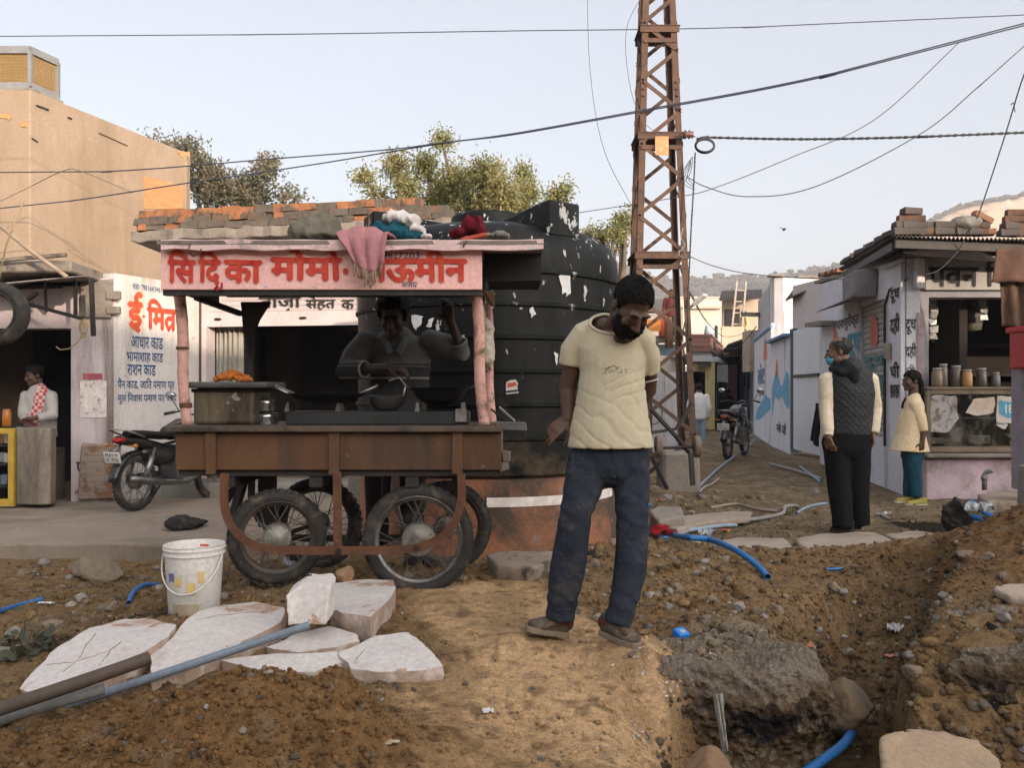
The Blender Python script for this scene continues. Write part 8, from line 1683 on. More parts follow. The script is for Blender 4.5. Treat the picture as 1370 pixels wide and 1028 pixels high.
# raw white stones
ST = [
 ([S(26, 922, .10), S(48, 894, .13), S(78, 866, .15), S(120, 841, .17), S(165, 829, .17), S(205, 828, .18), S(236, 836, .20), S(226, 852, .19), S(200, 868, .18), S(160, 888, .17), S(110, 908, .14), S(62, 932, .11)], .11, 'large flat white stone at the left, crossed by thin brown cracks'),
 ([S(200, 880, .15), S(222, 860, .17), S(250, 830, .19), S(266, 818, .20), S(300, 810, .19), S(340, 806, .19), S(380, 814, .20), S(376, 832, .20), S(340, 852, .18), S(300, 872, .17), S(250, 892, .15), S(205, 905, .13)], .12, 'broad white stone behind the blue-grey pipe with a brown broken face'),
 ([S(443, 781, .22), S(480, 776, .21), S(526, 776, .22), S(530, 786, .23), S(520, 804, .23), S(496, 826, .24), S(470, 822, .23), S(441, 816, .22)], .115, 'thick white stone slab at the back right of the stone pile'),
 ([S(356, 866, .13), S(392, 850, .15), S(440, 838, .16), S(476, 848, .16), S(482, 858, .15), S(452, 866, .14), S(400, 874, .13)], .07, 'thin white stone wedged flat in the middle of the pile'),
 ([S(452, 874, .15), S(482, 862, .16), S(502, 852, .17), S(546, 846, .19), S(560, 856, .18), S(576, 870, .17), S(593, 892, .15), S(560, 898, .14), S(505, 900, .14), S(470, 896, .14)], .075, 'white stone with a pinkish front edge at the right end of the pile'),
 ([S(296, 884, .14), S(350, 876, .15), S(452, 872, .15), S(462, 884, .14), S(420, 900, .13), S(350, 898, .12)], .07, 'white stone half buried under the brown soil heap')]
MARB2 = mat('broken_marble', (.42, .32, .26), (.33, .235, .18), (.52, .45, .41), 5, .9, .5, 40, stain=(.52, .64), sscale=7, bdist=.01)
def crisp(label, top, dn, seed):
 """split stone: crisp broken edges, flat bedded top, browner broken sides"""
 r2 = random.Random(seed); pts = []
 for a, b in zip(top, top[1:] + top[:1]):
  for t in (0, .36, .7): pts.append(a.lerp(b, t) + (V(r2.uniform(-1, 1), r2.uniform(-1, 1), r2.uniform(-.3, .3)) * .007 if t else V(0, 0, 0)))
 c = sum(pts, V(0, 0, 0)) / len(pts); n = len(pts); mid = [c + (p - c) * r2.uniform(.98, 1.03) + dn * r2.uniform(.25, .5) for p in pts]; bot = [c + (p - c) * r2.uniform(.92, 1.0) + dn for p in pts]
 bm = bmesh.new(); L3 = [[bm.verts.new(p) for p in q] for q in (pts, mid, bot)]; bm.faces.new(L3[0]); bm.faces.new(L3[2][::-1])
 for A, B in ((L3[0], L3[1]), (L3[1], L3[2])):
  for k in range(n): bm.faces.new((A[k], B[k], B[(k + 1) % n], A[(k + 1) % n]))
 bmesh.ops.recalc_face_normals(bm, faces=bm.faces[:]); bmesh.ops.triangulate(bm, faces=bm.faces[:])
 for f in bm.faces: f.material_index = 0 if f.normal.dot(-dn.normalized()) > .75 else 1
 for _ in range(2): bmesh.ops.subdivide_edges(bm, edges=[e for e in bm.edges if e.calc_length() > .03], cuts=2, use_grid_fill=True); bmesh.ops.triangulate(bm, faces=bm.faces[:])
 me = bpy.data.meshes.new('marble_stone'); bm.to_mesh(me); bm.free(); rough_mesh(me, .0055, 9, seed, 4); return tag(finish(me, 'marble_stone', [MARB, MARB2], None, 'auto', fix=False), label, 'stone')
from mathutils.bvhtree import BVHTree
CRK = {0: ([(84, 900), (106, 882), (117, 862), (134, 842)], [(62, 890), (100, 887), (140, 873), (162, 862)], [(136, 886), (150, 868), (168, 855)]), 1: ([(246, 834), (290, 824), (318, 822), (372, 818)], [(302, 812), (312, 824)]), 4: ([(490, 868), (478, 880), (474, 893)],)}
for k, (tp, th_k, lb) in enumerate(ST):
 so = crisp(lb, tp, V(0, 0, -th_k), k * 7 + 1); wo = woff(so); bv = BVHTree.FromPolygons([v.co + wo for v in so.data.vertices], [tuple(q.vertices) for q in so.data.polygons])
 for pth in CRK.get(k, ()):
  hit = [bv.ray_cast(V(0, 0, CZ), (P(x + random.uniform(-1, 1), y + random.uniform(-.6, .6), 1) - V(0, 0, CZ)).normalized())[0] for a, b in zip(pth[:-1], pth[1:]) for x, y in [(a[0] + (b[0] - a[0]) * t, a[1] + (b[1] - a[1]) * t) for t in (0, .33, .66)]]
  hit = [h for h in hit if h]
  if len(hit) > 2: mb = MB(); mb.tube(hit, [random.uniform(.0010, .0026) for _ in hit], 5); mb.build('crack', mat('clay_crack', (.26, .165, .12)), so)
a_, b_ = P(384, 838, 3.62), P(438, 838, 3.62); mb = MB(); mb.prism([a_, b_, P(442, 786, 3.68), P(434, 780, 3.72), P(404, 782, 3.72), P(382, 798, 3.66)], (0, .13, .02)); me = remeshed(mb, .009, 0); rough_mesh(me, .010, 7, 44, 5); tag(finish(me, 'marble_stone', MARB, None, True, fix=False), 'small upright white stone block standing against the thick slab', 'stone')
# pipes lying over the stones
def pipe(name, pts, r, m_, label, cat='pipe', n=14, hollow=True, group=None):
 q = smooth_pts(pts, 8) if len(pts) > 2 else [Vector(p) for p in pts]; mb = MB(); mb.tube(q, r, n, cap=not hollow)
 if hollow:
  mb2 = MB(); N = len(q)
  for a, b in ((q[0], q[1]), (q[-1], q[-2])):
   d = (b - a).normalized(); mb.tube([a, a + d * .002, a + d * .05], [r, r * .86, r * .86], n, cap=False); mb.tube([a + d * .05, a + d * .052], [r * .86, r * .1], n, cap=True)
 return tag(mb.build(name, m_, None, 'auto'), label, cat, group)
PIPEB = mat('blue_grey_pipe', (.17, .205, .25), (.125, .155, .195), (.10, .095, .09), 5, .45, .15, 50, stain=(.56, .72), sscale=4, bdist=.003); PIPEG = mat('grey_pipe', (.20, .195, .19), (.14, .135, .13), (.11, .09, .07), 5, .6, .2, 50, bdist=.003); PIPER = mat('brown_pole', (.085, .060, .045), (.06, .043, .033), (.13, .10, .075), 7, .7, .4, 60, streak=True, bdist=.004)
pipe('pipe', [P(414, 837, 3.42), P(200, 908, 3.20), P(-40, 988, 2.98)], .0165, PIPEB, 'long blue-grey steel pipe slanting across the white stones to the lower left')
pipe('pole', [P(200, 881, 3.10), P(100, 916, 2.95), P(-40, 962, 2.76)], .024, PIPER, 'dark brown wooden pole lying over the left white stone', 'pole', 14, False)
pipe('pipe', [P(140, 922, 3.04), P(60, 945, 2.96), P(-40, 976, 2.86)], .021, PIPEG, 'short dusty grey pipe between the brown pole and the blue-grey pipe')
# blue water hoses and grey conduits
HOSE = mat('blue_hose', (.022, .155, .42), (.018, .12, .34), (.06, .13, .22), 6, .5, .15, 60, stain=(.62, .75), sscale=6, spec=.4, bdist=.002); COND = mat('grey_conduit', (.30, .285, .28), (.23, .215, .21), (.16, .13, .11), 6, .6, .2, 60, bdist=.003); CONDB = mat('pale_blue_conduit', (.26, .33, .42), (.2, .26, .33), (.16, .14, .12), 6, .6, .2, 60)
def lay(name, pix, r, m_, label, lifts=None, cat='hose', group=None):
 pts = []
 for k, (x, y) in enumerate(pix): p = G(x, y); p.z += r * .8 + (lifts[k] if lifts else 0); pts.append(p)
 return pipe(name, pts, r, m_, label, cat, 10, True, group)
lay('hose', [(880, 715), (915, 728), (950, 736), (985, 751), (1012, 768), (1027, 777)], .020, HOSE, 'bright blue hose curving down the rubble behind the walking man', [.0, .03, .05, .05, .03, .0])
pipe('hose', [P(1070, 1040, 3.35), P(1100, 1018, 3.45), P(1126, 999, 3.62), P(1140, 981, 3.85)], .020, HOSE, 'blue hose end at the bottom of the trench below the brown boulder', 'hose')
lay('hose', [(-20, 828), (20, 815), (56, 806)], .014, HOSE, 'blue hose stub in the soil at the left edge of the photo'); lay('hose', [(172, 812), (178, 802), (192, 792), (210, 786)], .013, HOSE, 'short curved blue hose stub left of the white bucket', [0, .02, .025, 0])
lay('hose', [(810, 692), (822, 688), (840, 682), (858, 680), (872, 681)], .017, HOSE, 'blue hose half hidden behind the walking man\'s right leg', [.02] * 5); lay('hose', [(872, 704), (882, 700), (894, 702)], .014, HOSE, 'little blue hose loop by the red cloth', [.01] * 3); lay('hose', [(866, 716), (880, 722), (892, 724)], .015, HOSE, 'blue hose piece just under the red cloth', [.01] * 3); lay('hose', [(890, 712), (902, 713), (912, 717)], .017, HOSE, 'short blue hose piece to the right of the red cloth', [.01] * 3); lay('hose', [(1105, 765), (1116, 764), (1126, 763)], .008, HOSE, 'thin teal hose scrap on the dirt below the concrete slabs')
lay('hose', [(935, 655), (952, 640), (972, 625), (1000, 606), (1012, 596)], .016, CONDB, 'pale blue pipe leaning past the rear wheel of the lane motorcycle', [.02, .03, .06, .10, .16], 'pipe')
lay('conduit', [(905, 722), (930, 710), (960, 702), (1000, 700), (1030, 695), (1048, 690), (1050, 682), (1062, 680), (1070, 683)], .018, COND, 'grey conduit snaking from the hoses toward the older man', [.01] * 9, 'conduit'); lay('conduit', [(950, 682), (985, 680), (1010, 683), (1040, 687)], .014, mat('tan_conduit', (.33, .27, .22)), 'tan conduit lying behind the grey one', [.005] * 4, 'conduit'); lay('conduit', [(910, 716), (935, 712), (962, 708), (985, 708)], .017, CONDB, 'pale blue conduit bundled beside the grey one', [.01] * 4, 'conduit'); lay('conduit', [(1066, 690), (1078, 682), (1092, 679), (1106, 676)], .014, CONDB, 'pale blue conduit end to the left of the older man\'s feet', [.005] * 4, 'conduit'); lay('conduit', [(1172, 690), (1180, 692), (1192, 698)], .012, COND, 'grey conduit end to the right of the older man\'s feet', [.005] * 3, 'conduit')
lay('conduit', [(1030, 625), (1060, 632), (1082, 640), (1100, 646)], .02, COND, 'grey pipe along the foot of the painted wall', [.02] * 4, 'conduit'); lay('conduit', [(1070, 628), (1086, 640), (1098, 650)], .015, CONDB, 'pale blue pipe along the foot of the painted wall', [.03] * 3, 'conduit'); lay('conduit', [(935, 664), (942, 656), (952, 652), (962, 644)], .014, COND, 'bent grey pipe on the rubble at the tower foot', [.02] * 4, 'conduit')
m = MB()
rcl = heap('cloth', [(884, 708, 6.35, .07, .05, .03), (876, 712, 6.35, .05, .05, .03), (893, 711, 6.3, .04, .04, .025)], 'crumpled red cloth among the blue hoses behind the man', 'cloth', cloth('red_rag', (.30, .02, .025), (.12, .01, .015)), .010, .03, 16, 4)
# concrete slabs and chunks
CSL = mat('dusty_slab', (.34, .275, .22), (.28, .225, .18), (.20, .155, .11), 3, .95, .4, 60, stain=(.52, .68), sscale=2.5, c4=(.16, .12, .085), s4=(.66, .69), scale4=12, bdist=.006)
def flatslab(pix, z, th_k, label, seed, vox=.02, amp=.008): return slab('concrete_slab', label, 'slab', [S(x, y, z) for x, y in ragged(pix, 3, 1.5)], th_k, CSL, vox, amp, seed, 5)
flatslab([(945, 738), (958, 722), (1000, 718), (1050, 718), (1066, 738), (1030, 744), (975, 743)], .03, .10, 'pale broken concrete slab left of the older man\'s feet', 3); flatslab([(1063, 722), (1090, 713), (1170, 711), (1205, 728), (1218, 738), (1150, 742), (1085, 741)], .03, .10, 'pale concrete slab on which the older man stands', 5); flatslab([(1180, 712), (1230, 710), (1275, 716), (1288, 730), (1260, 738), (1225, 736)], .035, .10, 'pale concrete slab to the right of the older man with a dark gap', 6)
flatslab([(880, 706), (905, 692), (960, 684), (1010, 683), (1005, 692), (950, 697), (905, 708)], .05, .06, 'long flat dusty slab behind the hoses', 8, .025); flatslab([(1120, 672), (1150, 664), (1225, 660), (1262, 664), (1258, 681), (1200, 684), (1140, 682)], -.042, .16, 'grey pavement slab under the girl\'s yellow shoes', 9, .025); flatslab([(1308, 662), (1340, 656), (1400, 656), (1400, 668), (1340, 672), (1312, 669)], .10, .14, 'grey slab bridging the drain hole below the tap', 11, .025)
slab('kerb_block', 'grey broken kerb block behind the walking man\'s left knee', 'block', [S(868, 683, .16), S(878, 676, .18), S(912, 677, .18), S(916, 690, .14), S(880, 697, .12)], .16, CONC, .02, .012, 4)
slab('concrete_chunk', 'broken concrete chunk with a dark underside between cart and walking man', 'chunk', [S(649, 741, .23), S(680, 735, .25), S(738, 737, .25), S(746, 748, .23), S(706, 761, .21), S(664, 757, .21)], .16, mat('chunk', (.27, .215, .165), (.2, .16, .12), (.06, .05, .04), 5, .95, .7, 50, stain=(.5, .62), sscale=6), .014, .016, 8)
slab('concrete_slab', 'large flat tan stone slab at the bottom right corner of the photo', 'slab', [P(1176, 985, 3.02), P(1215, 974, 3.10), P(1265, 978, 3.08), P(1312, 990, 3.04), P(1336, 1012, 2.96), P(1340, 1045, 2.82), P(1180, 1045, 2.82)], .09, mat('tan_slab', (.36, .26, .17), (.29, .21, .14), (.22, .16, .11), 4, .95, .5, 50), .016, .010, 12)
slab('concrete_chunk', 'small tan slab piece at the right edge of the trench', 'chunk', [P(1325, 784, 4.55), P(1350, 779, 4.6), P(1400, 782, 4.6), P(1400, 800, 4.45), P(1352, 798, 4.45)], .06, CSL, .016, .01, 13)
rock('boulder', 'brown and grey boulder lodged in the trench above the blue hose', 'boulder', P(1136, 948, 3.95), (.155, .14, .135), mat('brown_boulder', (.22, .15, .085), (.15, .11, .07), (.12, .12, .115), 3, .9, .5, 50, stain=(.5, .6), sscale=3), 21, .10, 3)
t = NT('cut_earth'); sx = t.n('ShaderNodeSeparateXYZ'); c_ = t.co(); t.l(c_[0], c_[1], sx, 'Vector'); zz = t.math('ADD', (sx, 'Z'), t.math('MULTIPLY', t.noise(5, 5, .65), .22))
vo = t.n('ShaderNodeTexVoronoi'); vo.inputs['Scale'].default_value = 34; t.l(c_[0], c_[1], vo, 'Vector'); vs2 = t.n('ShaderNodeSeparateXYZ'); t.l(vo, 'Color', vs2, 'Vector')
a = t.mix(t.ramp(t.noise(9, 6, .7), .35, .65), (.17, .115, .066), (.115, .076, .046)); a = t.mix(t.ramp((vs2, 'X'), .70, .82), a, (.25, .19, .135)); a = t.mix(t.math('MULTIPLY', t.math('MULTIPLY', t.ramp(zz, .64, .68), t.ramp(zz, .83, .79)), t.ramp(t.noise(5, 5, .7), .44, .54)), a, (.022, .020, .019)); a = t.mix(t.ramp(zz, .83, .88), a, t.mix(t.ramp(t.noise(14, 5), .35, .65), (.31, .27, .22), (.235, .18, .13))); f1 = t.noise(70, 6, .72); a = t.mix(.8, a, t.mix(t.ramp(f1, .32, .68), (.5, .5, .5), (1.4, 1.4, 1.4)), 'MULTIPLY'); t.setcol(a); t.set(Roughness=.97, Specular_IOR_Level=.1); t.bump(t.math('ADD', f1, t.math('MULTIPLY', (vo, 'Distance'), 1.2)), 1, .03); CUT = t.m
def earth_block(label, plan, z0, z1, seed):
 mb = MB(); c = sum((V(*q, 0) for q in plan), V(0, 0, 0)) / len(plan); rings = [[V(x, y, z0) for x, y in plan], [V(x, y, z1 - .09) for x, y in plan], [c + (V(x, y, 0) - c) * .80 + V(0, 0, z1) for x, y in plan]]; n = len(plan); vs = sum(rings, []); mb.add(vs, [tuple(range(n))] + [(r * n + k, r * n + (k + 1) % n, r * n + n + (k + 1) % n, r * n + n + k) for r in (0, 1) for k in range(n)] + [tuple(2 * n + k for k in range(n))])
 me = remeshed(mb, .0105, 1); a = coords(me); nn = normals(me); f = noise3(a, 6, seed, 5) * .16 + (.25 - np.abs(noise3(a, 17, seed + 3, 4))) * .06 + noise3(a, 48, seed + 9, 3) * .035; setco(me, a + nn * f[:, None]); return tag(finish(me, 'earth_block', CUT, None, False, fix=False), label, 'earth')
earth_block('broken block of earth with a black tar layer at the near end of the trench', [(.50, 3.66), (.57, 3.49), (.74, 3.42), (.95, 3.38), (1.12, 3.40), (1.25, 3.47), (1.29, 3.62), (1.22, 3.82), (.9, 3.9), (.62, 3.84)], -.68, .075, 5)
earth_block('crumbling block of earth and stones at the right edge beyond the trench', [(1.74, 3.42), (1.86, 3.32), (2.1, 3.26), (2.5, 3.3), (2.6, 3.7), (2.35, 4.05), (1.95, 4.0), (1.74, 3.7)], -.55, .17, 15)
rock('boulder', 'brown boulder just cut off by the bottom edge of the photo', 'boulder', P(960, 1040, 3.0), (.16, .12, .10), mat('rusty_rock', (.25, .14, .075), (.17, .11, .07), (.12, .11, .10), 4, .95, .6), 27, .15, 4)
rock('tar_lump', 'black tarry lump on the left pavement in front of the motorcycle', 'lump', P(252, 698, 7.9), (.24, .17, .075), TAR, 5, .25, 5); rock('tar_lump', 'black asphalt block standing by the drain hole at the right', 'lump', P(1284, 690, 7.3), (.15, .12, .18), TAR, 8, .25, 4)
rock('concrete_chunk', 'soil-covered concrete chunk against the left kerb', 'chunk', P(128, 762, 5.9), (.26, .18, .12), mat('soil_chunk', (.24, .185, .13), (.18, .14, .10), (.09, .07, .05), 6, .95, .7), 9, .16, 5)
SR = random.Random(19)
NOTE = {0: 'dusty brown', 1: 'grey'}
spots = [(1222, 905, .05), (1262, 800, .04), (1115, 790, .05), (1125, 795, .045), (1050, 800, .03), (990, 815, .055), (1040, 820, .05), (1020, 828, .03), (880, 800, .04), (895, 815, .03), (905, 790, .045), (930, 770, .03), (870, 770, .04), (860, 745, .05), (885, 760, .03), (1140, 880, .04), (1165, 865, .03), (1095, 845, .03), (1290, 745, .06), (1215, 830, .03), (700, 720, .04), (670, 718, .035), (740, 725, .04), (545, 775, .04), (620, 778, .035), (60, 755, .05), (30, 770, .06), (95, 775, .04), (330, 782, .05), (345, 775, .04), (375, 778, .06), (20, 850, .05), (70, 840, .05), (5, 880, .06), (150, 815, .04), (300, 800, .04), (1320, 750, .05), (1345, 830, .05), (980, 648, .06), (940, 668, .07), (905, 668, .08), (925, 690, .06), (958, 660, .05), (1010, 640, .05), (1060, 655, .06), (1090, 660, .07), (875, 660, .10), (890, 672, .08)]
for k, (x, y, r) in enumerate(spots):
 p = G(x, y); q = k % 2; where = 'behind the tower and hoses' if y < 700 else ('by the trench' if x > 980 else ('on the rubble behind the walking man' if x > 800 else ('near the cart wheels' if 280 < x else 'in the left-hand dirt')))
 rock('stone', 'loose %s stone %s' % (NOTE[q], where), 'stone', p + V(0, 0, r * .2), (r, r * SR.uniform(.65, .95), r * SR.uniform(.5, .75)), (ROCK, ROCKG)[q], k + 60, .16, 4, r / 8, 5, 'loose stones in the dug-up street')
p = G(1082, 868); rock('brick_piece', 'small orange brick piece at the trench edge', 'brick', p + V(0, 0, .012), (.028, .026, .022), OBR, 71, .08, 3); p = G(468, 770); rock('brick_piece', 'tan broken brick propped under the cart wheels', 'brick', P(462, 768, 4.5), (.05, .05, .06), mat('tan_brick', (.27, .16, .09)), 73, .1, 3)
# tape measure, litter, plants
tp_ = thing('tape_measure', 'bright blue tape measure lying on the rubble by the walking man\'s shoe', 'tape measure', G(911, 856)); c = tp_.location + V(0, 0, .022); m = MB(); Rt = Matrix.Rotation(.5, 3, 'Z') @ Matrix.Rotation(.35, 3, 'X'); m.box(c, (.060, .055, .036), R=Rt); m.build('case', flat('tape_blue', (.015, .19, .62), .45), tp_, bevel=.008, seg=3); m = MB(); m.box(c + Rt @ V(0, -.006, .019), (.026, .022, .003), R=Rt); m.build('label', flat('tape_label', (.35, .36, .38), .5), tp_, bevel=.001); m = MB(); m.box(c + Rt @ V(.01, -.030, -.012), (.05, .006, .010), R=Rt); m.build('edge', flat('tape_grey', (.45, .45, .44), .5), tp_)
def litter(name, label, cat, px, py, w_, h, m_, seed, lift=.012, amp=.3):
 c = G(px, py, lift); r2 = np.random.default_rng(seed); n = 7; vs = []
 for j in range(n):
  for i in range(n):
   u, v = i / (n - 1) - .5, j / (n - 1) - .5; k = 1 - .35 * r2.random() * (abs(u) + abs(v)); vs.append(c + V(u * w_ * k, v * h * k, (r2.random() - .3) * amp * min(w_, h)))
 mb = MB(); mb.add(vs, [(j * n + i, j * n + i + 1, (j + 1) * n + i + 1, (j + 1) * n + i) for j in range(n - 1) for i in range(n - 1)]); o = mb.build(name, m_, None, False, fix=False); s = o.modifiers.new('s', 'SOLIDIFY'); s.thickness = .0015; return tag(o, label, cat)
PLW = mat('dirty_white_plastic', (.58, .57, .56), (.48, .46, .44), (.3, .25, .2), 12, .5, .2, 60); RPK = mat('red_packet', (.42, .035, .03), (.34, .03, .025), (.50, .38, .10), 20, .4, .2, 60, stain=(.52, .56), sscale=22)
litter('wrapper', 'red and yellow snack wrapper on the chunk by the left kerb', 'wrapper', 106, 770, .14, .10, RPK, 3, .03, .45); litter('plastic_scrap', 'white torn plastic scrap standing in the trench', 'plastic', 1198, 850, .07, .10, PLW, 4, .03, .8); litter('wrapper', 'small pink wrapper half way down the trench', 'wrapper', 1190, 882, .05, .04, mat('pink_packet', (.5, .2, .2)), 5); litter('plastic_scrap', 'crumpled clear plastic among the grey conduits', 'plastic', 945, 722, .14, .12, mat('clear_plastic', (.36, .38, .40), None, None, 9, .3, .2), 6, .04, .6); litter('wrapper', 'red scrap beside the clear plastic', 'wrapper', 970, 712, .09, .06, RPK, 7); litter('wrapper', 'red wrapper on the kerb block', 'wrapper', 884, 676, .09, .06, RPK, 8, .03); litter('plastic_scrap', 'white plastic scrap at the tower foot', 'plastic', 903, 652, .13, .1, PLW, 9, .04, .5); litter('plastic_scrap', 'white scrap on the dirt right of the older man', 'plastic', 1186, 692, .09, .06, PLW, 10, .03, .6)
litter('plastic_scrap', 'small white chip on the sand at bottom centre', 'plastic', 653, 955, .045, .035, PLW, 12, .008); litter('wrapper', 'orange scrap on the left pavement', 'wrapper', 250, 676, .12, .05, flat('orange_scrap', (.45, .12, .03), .7), 13, .14, .1) ; litter('plastic_scrap', 'pale plastic strip left of the bucket', 'plastic', 62, 810, .10, .03, PLW, 14); litter('leaf_scrap', 'pale dry leaf on the brown soil heap', 'leaf', 524, 1000, .05, .03, mat('dry_leaf', (.42, .33, .22)), 15)
litter('sheet', 'pale blue sheet scrap on the ground behind the left cart wheels', 'sheet', 412, 758, .36, .24, mat('pale_blue_sheet', (.42, .45, .50), (.34, .36, .40), (.2, .17, .14), 5, .6, .2), 16, .03, .25)
r3 = np.random.default_rng(9); mb = MB()
for k in range(150):
 cx, cy = ((872, 905), (895, 925), (845, 880), (850, 985), (940, 880))[k % 5]; x, y = cx + r3.normal() * 15, cy + r3.normal() * 8; p = G(x, y, .006); s = r3.uniform(.004, .012); q = [p + V(r3.uniform(-s, s), r3.uniform(-s, s), r3.uniform(0, s)) for _ in range(4)]; mb.add(q, [(0, 1, 2), (0, 2, 3)])
tag(mb.build('paper_flecks', flat('white_flecks', (.6, .58, .56), .7), fix=False), 'scatter of tiny white paper flecks at the trench edge', 'flecks', kind='stuff')
o = drape('plastic_strip', (P(955, 930, 3.33), P(968, 928, 3.33), P(972, 1004, 3.27), P(967, 1012, 3.27)), 12, 26, 2.2, .03, mat('grey_strip', (.27, .25, .22), (.2, .185, .165), None, 9, .6, .3), .003, 8); tag(o, 'torn grey plastic strip hanging down the broken trench lip', 'plastic')
pt_ = thing('plant', 'wilted dark plant uprooted beside the left white stone', 'plant', G(40, 880)); r4 = random.Random(6); m = MB(); c = pt_.location
for k in range(5): m.tube([c + V(r4.uniform(-.04, .04), r4.uniform(-.04, .04), 0), c + V(r4.uniform(-.08, .08), r4.uniform(-.05, .05), r4.uniform(.05, .12)), c + V(r4.uniform(-.14, .14), r4.uniform(-.06, .06), r4.uniform(.06, .2))], .003, 5)
m.build('stems', BARK, pt_); m = MB()
for k in range(46):
 p = c + V(r4.gauss(0, .06), r4.gauss(0, .05), abs(r4.gauss(.05, .05))); d = V(r4.uniform(-1, 1), r4.uniform(-1, 1), r4.uniform(-1, .3)).normalized(); s = d.orthogonal().normalized(); L_ = r4.uniform(.03, .07); m.add([p, p + d * L_ * .5 + s * L_ * .3, p + d * L_, p + d * L_ * .5 - s * L_ * .3], [(0, 1, 2, 3)])
m.build('leaves', mat('wilted_leaf', (.050, .055, .030), (.035, .038, .024), (.09, .06, .035), 9, .6, .2), pt_, fix=False)
# right edge: tap, drain clutter, post
tpp = thing('tap', 'bent iron water tap standing on the grey slab at the right', 'tap', P(1318, 655, 7.9)); m = MB(); m.tube([P(1317, 656, 7.9), P(1317, 636, 7.9), P(1320, 632, 7.9), P(1328, 630, 7.85)], .022, 10); m.build('standpipe', PIPEG, tpp, True); m = MB(); m.lathe([(.024, -.02), (.03, -.015), (.03, .015), (.024, .02)], P(1317, 640, 7.9), 12); m.build('collar', PIPEG, tpp, True)
for k, (pts, lb) in enumerate((([P(1299, 672, 7.2), P(1318, 686, 7.0), P(1346, 704, 6.7)], 'upper of the blue hoses dropping into the drain hole at the right'), ([P(1303, 692, 7.1), P(1318, 697, 6.95), P(1338, 707, 6.7)], 'middle blue hose by the drain hole at the right'), ([P(1303, 704, 7.0), P(1316, 706, 6.9), P(1326, 708, 6.8)], 'lowest blue hose by the drain hole at the right'))): pipe('hose', pts, .026, HOSE, lb, 'hose')
litter('plastic_scrap', 'clear plastic bag tangled with the blue hoses at the right edge', 'plastic', 1312, 702, .2, .12, mat('clear_plastic', (.36, .38, .40)), 21, .1, .6)
m = MB(); m.box(P(1370, 662, 6.6) + V(.03, 0, 0), (.12, .12, .46), taper=.9, jit=.01); tag(m.build('stone_post', CONC, bevel=.015), 'rough grey stone post at the right edge above the sand heap', 'post')
